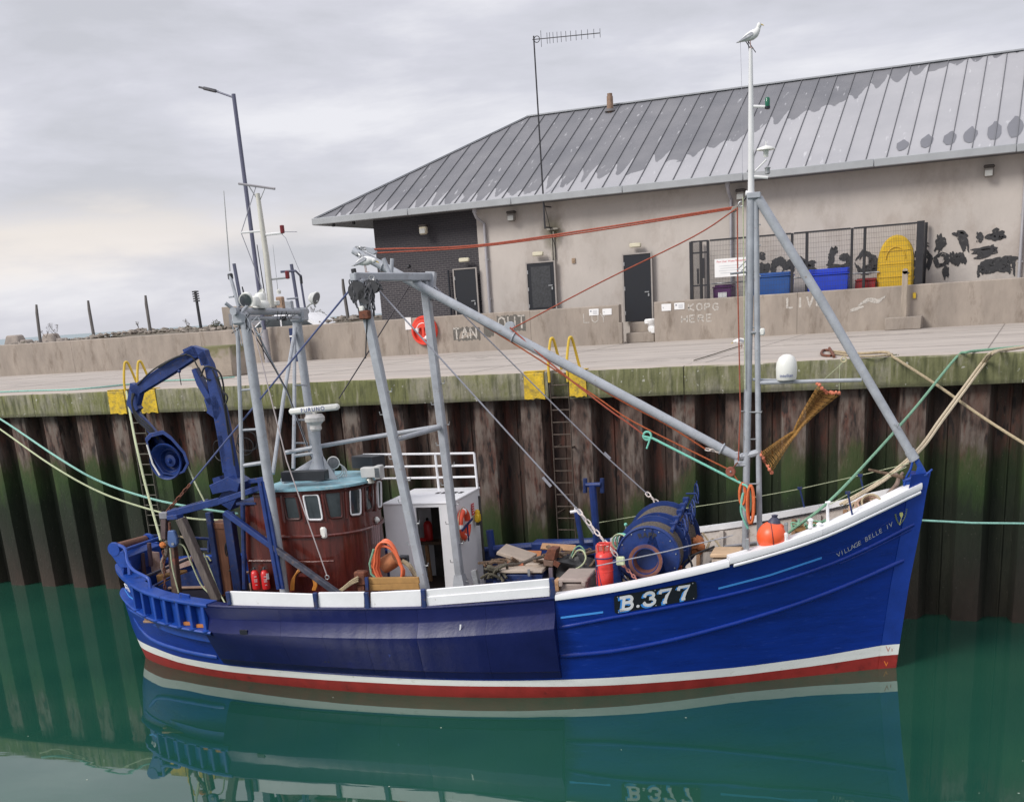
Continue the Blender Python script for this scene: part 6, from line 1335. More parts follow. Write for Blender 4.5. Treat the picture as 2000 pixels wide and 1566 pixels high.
wire([(478, 622, 1.4), (560, 760, .5), (612, 905, -.3)], .012, wire_dark); wire([(492, 630, 1.6), (560, 900, 1.55), (638, 1122, 1.5)], .013, mat('wire_pink', (.48, .42, .42), .5)); build(MB().torus(B(639, 1127, 1.5), PT, .045, .012, 12, 5), 'wire_eye', galv, boat)
wire([(505, 640, 1.5), (517, 702, 1.4)], .008, wire_dark)
wire([(1462, 1130, 2.3), (1205, 1108, 2.35)] if False else [(1165, 1105, 2.4), (1300, 1077, 2.42), (1420, 1048, 2.3)], .012, wire_m, 'guard_wire'); wire([(1420, 1048, 2.3), (1432, 1045, 2.25)], .008, wire_m, 'guard_wire')
# guard wires and stanchions at the bow
for px in ([(1160, 1022, -2.4), (1300, 998, -2.35), (1440, 977, -2.2), (1560, 955, -1.6), (1680, 928, -.9), (1775, 905, -.1)],): build(MB().tube(BP(*px), .009, 5), 'guard_wire', rope_pale, boat)
build(MB().tube(BP((1620, 985, 1.1), (1656, 965, .9), (1770, 912, .1)), .008, 5), 'guard_wire', rope_pale, boat)
for x0, y0, x1, y1, b_ in ((1562, 953, 1573, 1000, -1.55), (1680, 928, 1690, 975, -.85), (1656, 962, 1666, 1012, 1.0)): T('rail_stanchion', [(x1, y1, b_), (x0, y0, b_)], .018, dark_blue); build(MB().box(B(x0, y0, b_), (.09, .05, .05), (AX, PT, UZ)), 'stanchion_cap', dark_blue, boat, 0)
T('fairlead', [(1617, 1030, 1.05), (1616, 980, 1.05)], .03, white); T('fairlead', [(1612, 982, 1.05), (1622, 980, 1.05)], .025, white)
for x, y in ((1600, 1038), (1583, 1030)): build(MB().lathe([(.05, -.1), (.035, .0), (.06, .05), (.02, .08)], B(x, y-10, 1.25), n=12), 'bollard', white, boat)
w = MB(); w.tube(BP((1588, 1034, 1.35), (1606, 1030, 1.2)), .03, 8); build(w, 'bollard_pin', white, boat)
for x, y in ((1460, 1070), (1535, 1040)): 
    w = MB(); w.box(on_sheer(x, y+8, -.12)+UZ*.16, (.07, .12, .2), (AX, PT, UZ)); build(w, 'buoy_bracket', galv, boat, 0, bevel=.01)
# ------------------------------------------------------------------ winch
wc = inv(B(1265, 1090, 1.75)); ws, wz = wc[0], wc[2]
win = thing_part('trawl_winch')
def disc(b_, r_, th, nm, m_, prof=None): return build(MB().lathe(prof or [(.03, -th/2), (r_, -th/2), (r_+.0, th/2), (.03, th/2)], W(ws, b_, wz), PT, 36), nm, m_, win)
build(MB().prism([W(ws+.62*cos(a_) , 1.66, wz+.62*sin(a_)) for a_ in [-.3+ (pi+.6)*i/20 for i in range(21)]]+[W(ws-.55, 1.66, wz-1.2), W(ws+.50, 1.66, wz-1.2)][::-1], PT*.09), 'side_plate', steel_blue, win, 0, bevel=.015)
build(MB().prism([W(ws+.55, 1.62, wz-.0), W(ws+1.02, 1.62, wz-.18), W(ws+1.05, 1.62, wz-.75), W(ws+.5, 1.62, wz-.9)], PT*.08), 'side_plate', steel_blue, win, 0, bevel=.01)
build(MB().torus(W(ws, 1.76, wz), PT, .60, .018, 36, 6), 'plate_rim', steel_blue, win)
build(MB().lathe([(.20, .0), (.27, .0), (.275, .2), (.33, .23), (.33, .26), (.24, .26), (.22, .05), (.02, .05)], W(ws, 1.75, wz), PT, 30), 'warping_drum', steel_blue, win)
build(MB().lathe([(.325, .262), (.265, .264), (.24, .25), (.215, .10), (.21, .055)], W(ws, 1.75, wz), PT, 30), 'worn_drum_face', mat('worn_rust', (.20, .075, .05), .5, var=.4, scale=8, dirt=(.03, .05, .16), dirt_amt=.5), win)
text_mesh('lettering', 'RAPP', lambda u, v, o: W(ws-(.45+v)*sin(u/.45), 1.757, wz+(.45+v)*cos(u/.45)), lett_k, win, size=.13, bold=.006, space=1.25)
for a_ in [i*.5 for i in range(12)]: build(MB().ball(W(ws+.55*cos(a_), 1.755, wz+.55*sin(a_)), .016, 6), 'bolt', galv, win)
for b0_, b1_, r_ in ((1.62, 1.16, .58), (.45, -.25, .64)):
    prof = []; n = 9
    for i in range(n):
        b_ = (b1_-b0_)*(i+.0)/n
        for k_ in range(5): prof.append((r_+.028*sin(pi*k_/4), b_+(b1_-b0_)/n*k_/5))
    build(MB().lathe([(r_*.5, 0)]+prof+[(r_*.5, b1_-b0_)], W(ws, b0_, wz), PT, 40), 'rope_drum', rope_old, win)
for b_, r_, th in ((1.10, .70, .05), (.52, .66, .05), (.55, .30, .06), (-.33, .74, .05), (-.95, .45, .05)): disc(b_, r_, th, 'drum_flange', steel_blue)
disc(.88, .22, .72, 'drum_core', steel_blue); disc(.88, .42, .34, 'brake_drum', steel_blue)
build(MB().lathe([(.5, 0), (.55, .05), (.56, .30), (.5, .5)], W(ws, -.36, wz), -PT, 36), 'rope_drum', rope_old, win); disc(-1.05, .2, .4, 'warping_drum', steel_blue)
build(MB().box(W(ws, .3, 1.38), (1.3, 2.9, .22), (AX, PT, UZ)), 'winch_bed', steel_blue, win, 0, bevel=.02)
bt0 = W(ws-.55, 1.5, wz+.66); bt1 = W(ws-.55, -1.0, wz+.62)
build(MB().tube([W(ws-.42, 1.45, wz+.45), W(ws-.42, -.9, wz+.68)], .04, 8), 'brake_shaft', steel_blue, win)
for b_, ax_ in ((1.05, .05), (.75, .05), (-.0, .05), (-.3, .05), (-.85, .16)):
    c_ = W(ws-.60, b_, wz+.42+(1.1-b_)*.10 if ax_ < .1 else wz+.80); R_ = .20; w = MB(); w.torus(c_, (AX+PT*.35), R_, .015, 22, 6)
    for k_ in range(3): a_ = (AX+PT*.35).normalized().orthogonal(); a_.rotate(Matrix.Rotation(k_*2.09, 3, (AX+PT*.35).normalized())); w.tube([c_, c_+a_*R_], .009, 5)
    build(w, 'hand_wheel', steel_blue, win); build(MB().tube([c_, c_+AX*.22], .018, 6), 'wheel_spindle', steel_blue, win)
for k_ in range(5):
    b_ = 1.1-k_*.45; build(MB().box(W(ws-.4, b_, wz+.5+.08*k_*.6), (.12, .1, .12), (AX, PT, UZ)), 'brake_linkage', steel_blue, win, 0, bevel=.01)
for px in ([(1316, 1130, 1.3), (1345, 1090, 1.1), (1395, 1067, .7)], [(1320, 1098, 1.2), (1360, 1118, 1.1), (1400, 1088, .8)], [(1345, 1085, 1.2), (1352, 1108, 1.4), (1348, 1132, 1.5)], [(1330, 1120, 1.2), (1375, 1110, 1.0), (1388, 1112, .9)]): T('hydraulic_hose', px, .022, black_rub, win, crv=6, n=6)
for x, y in ((1322, 1113), (1328, 1108), (1334, 1118)): build(MB().box(B(x, y, 1.3), (.08, .08, .08), (AX, PT, UZ)), 'valve_block', mat('valve_red', (.28, .05, .03), .6), win, 0, bevel=.01)
build(MB().cyl(B(1298, 1055, 1.2), B(1342, 1057, .9), .018), 'tie_rod', steel_blue, win); build(MB().cyl(B(1300, 1077, 1.3), B(1340, 1075, 1.2), .016), 'tie_rod', steel_blue, win)
# davit and posts on the far rail
T('davit_post', [(1168, 1090, -2.0), (1162, 1010, -2.0), (1157, 948, -2.0)], .085, steel_blue); T('davit_head', [(1144, 947, -2.0), (1173, 946, -2.0)], .05, steel_blue)
for x in (1143, 1176): T('davit_fork', [(x, 934, -2.05), (x, 962, -2.05)], .05, dark_blue)
T('davit_post', [(1137, 1062, -1.4), (1126, 1000, -1.4)], .06, steel_blue); T('davit_head', [(1114, 1000, -1.4), (1134, 997, -1.4)], .035, white); T('lug', [(1124, 990, -1.4), (1124, 1002, -1.4)], .03, white)
T('post', [(956, 1035, -2.3), (963, 1085, -2.3)], .09, steel_blue); T('inner_rail', [(965, 1072, -2.2), (1070, 1064, -2.25), (1150, 1058, -2.2), (1168, 1064, -2.1), (1172, 1130, -1.9)], .09, steel_blue, crv=4); build(MB().box(W(7.2, -2.4, 2.0), (1.6, .5, .3), (AX, PT, UZ)), 'net_chute', steel_blue, boat, 0, bevel=.03)
# lever with green cap
T('control_lever', [(1226, 1060, .9), (1222, 1025, .9)], .016, galv); build(MB().ball(B(1222, 1024, .9), .035, 8), 'lever_knob', rope_teal, boat)
# ------------------------------------------------------------------ crane with power block
cr_ = thing_part('deck_crane')
def bx(px, wds, nm, m_=steel_blue, par=cr_, b_=.3, d_=.2):
    w = MB(); P = [B(x, y, b_) for x, y in px]
    rows = []
    for i, p in enumerate(P):
        t_ = (P[min(i+1, len(P)-1)]-P[max(i-1, 0)]).normalized(); n_ = t_.cross(PT).normalized(); h_ = wds[i]/2
        rows.append([p+n_*h_+PT*d_/2, p-n_*h_+PT*d_/2, p-n_*h_-PT*d_/2, p+n_*h_-PT*d_/2, p+n_*h_+PT*d_/2])
    w.grid(rows); w.add(rows[0][:4], [(0, 1, 2, 3)]); w.add(rows[-1][:4], [(3, 2, 1, 0)]); return build(w, nm, m_, par, 30, bevel=.012)
bx([(457, 945), (452, 915), (430, 800), (409, 712), (395, 690)], [.34, .30, .28, .17, .20], 'crane_column')
bx([(404, 712), (398, 690), (380, 685), (366, 693)], [.2, .22, .22, .24], 'crane_elbow')
bx([(388, 686), (330, 722), (262, 766)], [.22, .26, .22], 'crane_arm')
bx([(270, 752), (262, 790), (270, 802)], [.28, .26, .2], 'arm_head')
bx([(262, 800), (288, 830), (322, 872)], [.10, .16, .18], 'block_hanger', d_=.1)
bx([(382, 720), (394, 748), (418, 790)], [.10, .15, .13], 'ram_body'); bx([(434, 850), (440, 890), (444, 922)], [.13, .13, .12], 'ram_body')
T('ram_rod', [(421, 812, .3), (430, 852, .3)], .035, mat('ram_brass', (.40, .33, .26), .3, metal=.6), cr_); bx([(414, 775), (424, 800), (418, 812)], [.3, .36, .28], 'ram_bracket')
bx([(425, 952), (460, 940), (478, 948)], [.2, .3, .2], 'crane_base', d_=.6); bx([(428, 930), (435, 950)], [.18, .24], 'slew_motor', d_=.3); bx([(446, 985), (462, 950)], [.34, .4], 'crane_pedestal', d_=.4)
# power block: hooded sheave
hd = [(283, 856), (292, 846), (318, 840), (335, 852), (362, 883), (370, 905), (361, 922), (342, 930), (318, 925), (304, 905), (290, 880)]
cpb = B(338, 898, .3)
w = MB(); out = [B(x, y, .62) for x, y in hd]; inn = [B(x, y, .02) for x, y in hd]; lip = [p+(cpb+PT*.32-p)*.13 for p in out]
n = len(hd); w.v = out+inn+lip
for i in range(n): j = (i+1) % n; w.f += [(i, j, n+j, n+i), (i, 2*n+i, 2*n+j, j)]; w.mi += [0, 0]
w.f.append(tuple(range(n, 2*n))); w.mi.append(0)
pbk = build(w, 'power_block_hood', steel_blue, cr_, 30, bevel=.01)
build(MB().lathe([(.40, .30), (.385, .335), (.35, .31), (.24, .10), (.20, .02), (.14, .0), (.13, .12), (.06, .13), (.02, .2)], cpb, PT, 36), 'sheave', steel_blue, cr_)
build(MB().torus(cpb+PT*.12, PT, .25, .014, 30, 6), 'sheave_rim', steel_blue, cr_)
w = MB(); w.tube([p-V((0, 0, .0)) for p in [B(287, 868, .66), B(298, 905, .66), B(312, 928, .66)]], .02, 6); build(w, 'worn_edge', dome_w, cr_)
for off in (0, 5, 10):
    T('hydraulic_hose', [(262-off*.3, 768, .45), (258, 790, .5), (268, 820-off, .5), (295, 845-off, .5), (310, 858, .45)], .022, black_rub, cr_, crv=6, n=6)
T('hydraulic_hose', [(268, 752, .42), (300, 722, .45), (345, 697, .45), (372, 695, .45), (386, 716, .45), (400, 738, .45), (412, 742, .4)], .016, black_rub, cr_, crv=6, n=6); T('hydraulic_hose', [(310, 718, .45), (340, 700, .5), (365, 692, .45)], .02, black_rub, cr_, crv=4, n=6)
T('hydraulic_hose', [(392, 735, .45), (402, 716, .45), (425, 724, .4), (435, 745, .4), (440, 790, .42), (450, 850, .42), (458, 910, .45)], .02, black_rub, cr_, crv=6, n=6); T('hydraulic_hose', [(415, 722, .5), (432, 760, .5), (444, 774, .5), (440, 790, .5)], .02, black_rub, cr_, crv=6, n=6); T('hydraulic_hose', [(425, 735, .5), (436, 780, .45), (446, 850, .45)], .016, black_rub, cr_, crv=6, n=6)
for r_, cx_, cy_ in ((.22, 483, 862), (.19, 478, 872), (.25, 486, 858)): build(MB().torus(B(cx_, cy_, -.3), V((.4, -.8, .2)), r_, .011, 22, 5), 'hose_coil', black_rub, boat)
build(MB().torus(B(428, 880, .0), PT+AX*.5, .22, .01, 22, 5), 'hose_coil', black_rub, boat)
T('arm_pin', [(350, 728, .42), (354, 752, .42)], .01, dark_metal, cr_); build(MB().ball(B(350, 725, .42), .04, 8), 'arm_lug', steel_blue, cr_)
# ------------------------------------------------------------------ stern gallows
def beam(name, a, b, w_, h_, m_=dark_blue, par=boat, upv=None): return build(MB().bar(B(*a), B(*b), w_, h_, upv), name, m_, par, 0, bevel=.012)
beam('gallows_beam', (330, 1004, 1.35), (430, 978, 1.2), .14, .15, steel_blue); beam('gallows_beam', (428, 980, 1.2), (520, 948, 1.35), .14, .12, steel_blue)
beam('gallows_beam', (340, 998, .6), (408, 978, .3), .10, .10, dark_blue); beam('gallows_beam', (331, 1002, 1.3), (345, 996, .6), .1, .12, dark_blue)
build(MB().box(B(322, 1006, 1.35), (.2, .16, .14), (AX, PT, UZ)), 'gallows_head', mat('grey_weathered', (.24, .24, .27), .7, var=.3), boat, 0, bevel=.015)
beam('gallows_leg', (322, 1010, 1.35), (321, 1052, 1.35), .13, .13, mat('worn_steel', (.09, .06, .06), .6, var=.5, scale=6), upv=AX)
beam('gallows_leg', (336, 1062, 1.30), (347, 1168, 1.30), .17, .17, mat('worn_wood', (.10, .06, .045), .7, var=.6, scale=5, dirt=(.3, .08, .05), dirt_amt=.2), upv=AX)
beam('gallows_leg', (353, 1012, 1.55), (424, 1172, 1.55), .20, .17, mat('grey_wood', (.11, .09, .08), .75, var=.5, scale=5, stretch=(6, 6, .5)), upv=AX)
beam('gallows_head', (332, 1010, 1.4), (352, 1008, 1.5), .2, .1, steel_blue)
beam('gallows_leg', (408, 1000, .6), (432, 1160, .6), .13, .13, dark_blue, upv=AX); beam('gallows_leg', (446, 1000, .9), (470, 1165, .9), .22, .2, dark_blue, upv=AX)
beam('gallows_brace', (440, 1000, 1.45), (532, 1067, 1.62), .12, .12, steel_blue); beam('gallows_brace', (532, 1067, 1.62), (662, 1160, 1.85), .12, .12, mat('worn_blue', (.05, .055, .08), .5, var=.5, scale=8, dirt=(.16, .10, .07), dirt_amt=.4, dscale=8))
beam('gallows_brace', (362, 1015, 1.4), (376, 1045, 1.3), .06, .06, dark_blue); T('blue_pipe', [(508, 940, 1.55), (520, 1010, 1.6), (545, 1150, 1.75)], .055, steel_blue); T('blue_pipe', [(516, 940, 1.55), (528, 1010, 1.6), (553, 1150, 1.75)], .04, steel_blue)
beam('blue_bracket', (488, 940, 1.4), (520, 935, 1.5), .12, .1, steel_blue); T('blue_pipe', [(474, 985, 1.35), (478, 1150, 1.35)], .05, dark_blue)
beam('timber_post', (434, 1022, .4), (448, 1160, .4), .36, .34, mat('post_timber', (.20, .085, .045), .7, var=.3, scale=4, stretch=(6, 6, .5), dirt=(.30, .22, .16), dirt_amt=.1), upv=AX)
beam('post_cap', (434, 1018, .4), (435, 1030, .4), .40, .38, mat('post_timber', (.20, .085, .045), .7), upv=AX)
for k_ in range(4): T('cable_tail', [(452, 1045, .65), (440+k_*2, 1065, .7), (443+k_*3, 1085, .7), (455, 1080-k_*2, .7), (458, 1100, .7), (450-k_, 1115, .7)], .014, black_rub, crv=6, n=5)
# hanging blue block
w = MB(); w.prism([B(x, y, 1.62) for x, y in ((327, 1036), (339, 1036), (345, 1052), (346, 1063), (341, 1069), (333, 1070), (327, 1064), (326, 1050))], -PT*.10); hbk = build(w, 'hanging_block', mat('block_blue', (.06, .11, .26), .5, var=.2), boat, 0, bevel=.02); build(MB().cyl(B(337, 1062, 1.63), B(337, 1062, 1.66), .03), 'block_pin', galv, hbk); T('block_shackle', [(331, 1020, 1.57), (332, 1036, 1.57)], .03, rust, hbk)
# stern rails, roller and quarter fittings
rl0, rl1 = B(232, 1066, .85), B(284, 1052, -.65)
build(MB().tube([rl0, rl1], .085, 14), 'stern_roller', mat('roller_wood', (.19, .085, .055), .6, var=.35, scale=6, stretch=(5, 5, 1)), boat)
for p_, b_ in ((B(224, 1072, .9), 1), (B(290, 1054, -.7), -1)):
    build(MB().lathe([(.02, -.05), (.15, -.05), (.16, 0), (.15, .05), (.02, .05)], p_, PT, 18), 'roller_cheek', bright_blue, boat); build(MB().prism([p_+AX*.15-UZ*.05+PT*.04, p_-AX*.25-UZ*.05+PT*.04, p_-AX*.30-UZ*.42+PT*.04, p_-AX*.1-UZ*.42+PT*.04], -PT*.08), 'cheek_bracket', bright_blue, boat, 0, bevel=.01)
build(MB().prism([B(216, 1082, .9), B(244, 1090, .9), B(241, 1125, .9), B(236, 1112, .9)], -PT*1.5), 'stern_overhang', bright_blue, boat, 0, bevel=.01)
T('stern_rail', [(232, 1064, .9), (245, 1073, 1.0), (250, 1098, 1.15), (262, 1114, 1.35), (284, 1126, 1.6), (291, 1132, 1.65), (294, 1150, 1.7)], .04, bright_blue, crv=6); T('stern_rail', [(245, 1073, 1.0), (312, 1050, -.6)], .04, bright_blue); T('stern_rail', [(252, 1095, 1.1), (254, 1122, 1.2)], .05, bright_blue)
T('stern_rail', [(283, 1046, -.8), (312, 1046, -1.2), (408, 1052, -1.9)], .035, dark_blue); T('stern_rail', [(408, 1052, -1.9), (408, 1078, -1.9)], .04, dark_blue); T('stern_rail', [(380, 1072, -1.9), (408, 1073, -1.9)], .035, dark_blue)
T('deck_rail', [(283, 1126, 1.5), (328, 1108, .9), (370, 1090, .3)], .035, mat('rail_dark', (.03, .03, .05), .5)); T('deck_rail', [(298, 1145, 1.55), (333, 1127, 1.1)], .025, dark_blue)
for x, y in ((278, 1080), (291, 1060)): T('deck_stanchion', [(x, y, .2), (x+4, y+45, .2)], .05, mat('stanch_brown', (.07, .04, .05), .6))
beam('quarter_plate', (350, 1164, 2.35), (371, 1168, 2.32), .05, .16, bright_blue)
# aft deck planks and pound boards
for i in range(15):
    b_ = -1.75+i*.25; s1 = 16.7-.5*abs(b_); build(MB().box(W((13.95+s1)/2, b_, dz(15)+.09+.002*i), (s1-13.95, .235, .05), (AX, PT, UZ)), 'deck_plank', wood_deck, boat, 0, bevel=.008)
build(MB().prism([B(x, y, .0) for x, y in ((293, 1076), (311, 1078), (316, 1120), (299, 1118))], PT*.05), 'pound_board', ply, boat, 0); build(MB().prism([B(x, y, .2) for x, y in ((352, 1092), (375, 1085), (376, 1102), (320, 1120), (318, 1108))], PT*.05), 'pound_board', ply, boat, 0)
build(MB().prism([B(x, y, .5) for x, y in ((298, 1150), (338, 1128), (440, 1090), (440, 1150), (350, 1165))], PT*.04), 'pound_side', dark_blue, boat, 0)
build(MB().prism([W(14.6, .6, 1.75), W(14.6, -.9, 1.75), W(15.9, -.9, 1.72), W(15.9, .6, 1.72)], UZ*.05), 'hatch_board', mat('hatch_tan', (.36, .24, .18), .75, var=.25, scale=4), boat, 0, bevel=.01)
build(MB().box(W(15.25, -.15, 1.45), (1.25, 1.4, .6), (AX, PT, UZ)), 'hatch_coaming', mat('coaming_dark', (.02, .02, .04), .6), boat, 0)
build(MB().box(W(16.5, -.6, 1.6), (.5, .6, .5), (AX, PT, UZ)), 'locker', mat('locker_ochre', (.26, .14, .05), .8, var=.4), boat, 0, bevel=.02)
# ================================================================== LOOSE THINGS ON THE BOAT
def ext(x, y, lab, tagm):
    b_ = 1.42; p = B(x, y, b_); t = thing('fire_extinguisher', lab, 'fire extinguisher', p-UZ*.0, 'fire extinguishers by the wheelhouse')
    body = build(MB().lathe([(.04, 0), (.082, .02), (.088, .06), (.088, .34), (.07, .40), (.03, .43)], p, n=18), 'cylinder_body', red, t)
    build(MB().lathe([(.028, .42), (.03, .47), (.02, .49)], p, n=10), 'valve', dark_metal, t); w = MB(); w.bar(p+UZ*.48+AX*.03, p+UZ*.52-AX*.08, .03, .015); w.bar(p+UZ*.46, p+UZ*.47-AX*.09, .03, .012); build(w, 'handle', dark_metal, t, 0)
    build(MB().tube(ctr([p+UZ*.45+AX*.03, p+UZ*.42+AX*.09, p+UZ*.25+AX*.1, p+UZ*.12+AX*.09], 5), .01, 5), 'hose', black_rub, t)
    vd = V((-p.x, -p.y, 0)).normalized(); sd_ = UZ.cross(vd)
    for z_, w_ in ((.30, .05), (.24, .07), (.215, .06), (.19, .07), (.12, .04)): build(MB().box(p+vd*.0885+UZ*z_, (w_, .004, .012 if z_ < .3 else .02), (sd_, vd, UZ)), 'label_print', mat('label_white', (.7, .6, .6), .5), t, 0)
    if tagm: build(MB().box(p+vd*.085+sd_*.055+UZ*.30, (.06, .006, .13), ((sd_-vd*.5).normalized(), (vd+sd_*.5).normalized(), UZ)), 'inspection_tag', sign_w, t, 0)
ext(502, 1151, 'red fire extinguisher without a tag, left of the pair at the wheelhouse', 0); ext(521, 1151, 'red fire extinguisher with a white tag, right of the pair at the wheelhouse', 1)
# lifebuoy on the shelter
b_, z_ = on_side(906, 1024, .12); c_ = W(SB_-.12, b_, z_); t = thing('lifebuoy', 'orange lifebuoy with dark strap hanging on the white shelter side', 'lifebuoy', c_-UZ*.36)
build(MB().torus(c_, AX, .285, .075, 32, 10), 'ring', mat('lifebuoy_orange', (.75, .09, .04), .5, var=.1), t)
for a_ in (pi/4, 3*pi/4, 5*pi/4, 7*pi/4): build(MB().torus(c_, AX, .285, .079, 5, 10, arc=(a_-.14, a_+.14)), 'reflective_band', sign_w, t)
build(MB().torus(c_, AX, .375, .010, 28, 5), 'grab_line', rope_tan, t); build(MB().bar(c_+PT*.40-UZ*.06-AX*.08, c_-PT*.40+UZ*.06-AX*.08, .05, .02, AX), 'strap', dark_blue, t, 0); build(MB().bar(c_-AX*.08, c_-AX*.08-UZ*.37, .05, .02, AX), 'strap', dark_blue, t, 0)
b_, z_ = on_side(933, 1011, .1); c_ = W(SB_-.10, b_, z_); t = thing('rescue_light', 'yellow rescue light in a bracket beside the orange lifebuoy', 'light', c_-UZ*.15)
build(MB().box(c_, (.12, .17, .2), (AX, PT, UZ)), 'light_body', yel_plast, t, bevel=.03); build(MB().lathe([(.06, .1), (.06, .15), (.03, .19)], c_, n=12), 'light_cap', yel_plast, t); build(MB().box(c_-UZ*.13, (.08, .08, .08), (AX, PT, UZ)), 'bracket', dark_metal, t, 0)
# shelter interior
p = B(838, 1056, -2.2); t = thing('fire_extinguisher', 'red extinguisher standing inside the open doorway of the white shelter', 'fire extinguisher', p)
build(MB().lathe([(.04, 0), (.10, .02), (.105, .06), (.105, .38), (.08, .44), (.03, .48)], p, n=18), 'cylinder_body', red, t); build(MB().lathe([(.028, .47), (.03, .53), (.02, .55)], p, n=10), 'valve', dark_metal, t)
t = thing('work_bench', 'wooden bench with a single leg inside the white shelter doorway', 'bench', B(838, 1130, -2.1)); build(MB().box(B(838, 1058, -2.15), (1.1, .35, .07), (AX, PT, UZ)), 'bench_top', old_wood, t, 0); build(MB().bar(B(833, 1064, -2.05), B(842, 1136, -2.05), .09, .07, AX), 'bench_leg', pale_wood, t, 0)
build(MB().box(B(826, 1053, -2.0), (.18, .1, .07), (AX, PT, UZ)), 'red_box', red, t, 0)
# orange hose coil, ochre crate
t = thing('pound_crate', 'ochre wooden pound boards standing behind the white rail boards', 'crate', B(770, 1150, 2.1))
for k_ in (0, 1): build(MB().prism([B(x, y, 2.2) for x, y in ((719, 1128+k_*13), (817, 1127+k_*12), (819, 1139+k_*12), (720, 1140+k_*13))], -PT*.05), 'crate_board', mat('ochre_board', (.40, .22, .07), .7, var=.15, scale=6), t, 0, bevel=.005)
build(MB().bar(B(716, 1127, 2.25), B(718, 1152, 2.25), .07, .06, AX), 'corner_post', dark_blue, t, 0); build(MB().prism([B(x, y, 1.7) for x, y in ((722, 1128), (812, 1125), (812, 1145), (722, 1148))], -PT*.04), 'crate_board', old_wood, t, 0)
t = thing('hose_coil', 'coil of orange hose hung beside the wheelhouse front', 'hose', B(755, 1130, 1.6))
for k_, (dx, dy, rx, ry) in enumerate(((0, 0, 27, 44), (2, 2, 24, 46), (-2, 4, 29, 40), (4, 0, 22, 48), (0, 6, 30, 42))):
    pts = [B(757+dx+rx*sin(a_)*(.9 if cos(a_) > 0 else 1.05)-.15*ry*cos(a_), 1102+dy-ry*cos(a_), 1.7-.03*k_) for a_ in [2*pi*i/26 for i in range(26)]]
    build(MB().tube(pts, .028, 8, closed=True), 'hose_loop', hose_or, t)
build(MB().tube(BP((735, 1130, 1.72), (725, 1120, 1.72), (722, 1100, 1.72), (730, 1072, 1.72)), .024, 8), 'green_tail', rope_green, t)
tag(build(MB().lathe([(.05, -.17), (.16, -.17), (.17, -.1), (.17, .1), (.16, .17), (.05, .17)], B(760, 1098, 1.4), V((.8, .2, .45)), 18), 'wooden_float', mat('float_wood', (.40, .16, .07), .75, var=.35, scale=8), None), 'stubby orange-brown wooden float inside the orange hose coil', 'float')
tag(build(MB().tube(ctr(BP((786, 1095, 1.3), (800, 1105, 1.35), (812, 1125, 1.45), (822, 1140, 1.5)), 5), .05, 8), 'white_hose', rope_tan, None), 'thick pale hose sloping down to the foot of the gantry leg', 'hose')
tag(build(MB().box(B(788, 1092, 1.2), (.2, .2, .16), (AX, PT, UZ)), 'small_black_box', blackp, None, 0, bevel=.02), 'small black box at the shelter corner above the pale hose', 'box')
t = thing('yellow_hose_coil', 'yellow hose coil hanging at the foot of the brown wheelhouse', 'hose', B(590, 1150, 1.55))
for k_ in range(3): build(MB().tube(ctr(BP((573-k_*2, 1152, 1.5), (574-k_*2, 1135, 1.5), (577, 1122, 1.48), (590, 1113-k_*3, 1.45), (607, 1122, 1.48), (614+k_*2, 1140, 1.5), (611+k_*2, 1152, 1.5)), 5), .022, 6), 'hose_loop', hose_yel, t)
build(MB().box(B(590, 1122, 1.42), (.36, .06, .07), (AX, PT, UZ)), 'hose_hook', brown, t, 0)
t = thing('bitt', 'rusty towing bitt with rope turned round it by the wheelhouse front', 'bitt', B(708, 1150, 1.7)); build(MB().box(B(706, 1128, 1.6), (.26, .2, .3), (AX, PT, UZ)), 'bitt_head', rust, t, 0, bevel=.03); build(MB().bar(B(706, 1132, 1.6), B(708, 1158, 1.6), .14, .14, AX), 'bitt_post', rust, t, 0)
for k_ in range(3): build(MB().tube(ctr(BP((700, 1126+k_*4, 1.75), (685, 1135+k_*3, 1.75), (668, 1149+k_*2, 1.75), (655, 1156, 1.75)), 5), .022, 6), 'rope_turn', rope_tan, t)
# gear amidships
def crate(name, lab, cat, c4, b0, b1, zt, zb, m_, lid=None, lidm=None):
    # c4: picture x of left and right edge, y of the front top edge
    (xl, yl), (xr, yr) = c4; a_, d_ = inv(B(xl, yl, b0)), inv(B(xr, yr, b0)); z1 = (a_[2]+d_[2])/2
    t = thing(name, lab, cat, W((a_[0]+d_[0])/2, (b0+b1)/2, z1-zt))
    build(MB().box(W((a_[0]+d_[0])/2, (b0+b1)/2, z1-zt/2-.03), (abs(a_[0]-d_[0])-.06, abs(b0-b1)-.06, zt-.06), (AX, PT, UZ)), 'crate_body', m_, t, bevel=.03)
    build(MB().box(W((a_[0]+d_[0])/2, (b0+b1)/2, z1), (abs(a_[0]-d_[0]), abs(b0-b1), .08), (AX, PT, UZ), taper=.96), 'lid', lidm or m_, t, bevel=.02)
    return t, a_, d_, z1
t, *_ = crate('insulated_box', 'beige-grey insulated fish box with a chunky lid beside the red gas bottle', 'box', ((1088, 1136), (1147, 1132)), 2.3, 1.35, .62, 0, fish_grey, lidm=fish_grey)
for k_ in (0, 1): build(MB().box(B(1140-k_*45, 1140, 2.32), (.08, .05, .10), (AX, PT, UZ)), 'lid_catch', fish_grey, t, bevel=.01)
build(MB().prism([B(x, y, 2.35) for x, y in ((1081, 1134), (1090, 1135), (1091, 1154), (1083, 1154))], -PT*.3), 'packing_board', pale_wood, t, 0)
t, a_, d_, z1 = crate('blue_box', 'blue box with a beige lid and metal catches amidships', 'box', ((958, 1122), (1060, 1110)), 1.2, .15, .6, 0, dark_blue, lidm=beige)
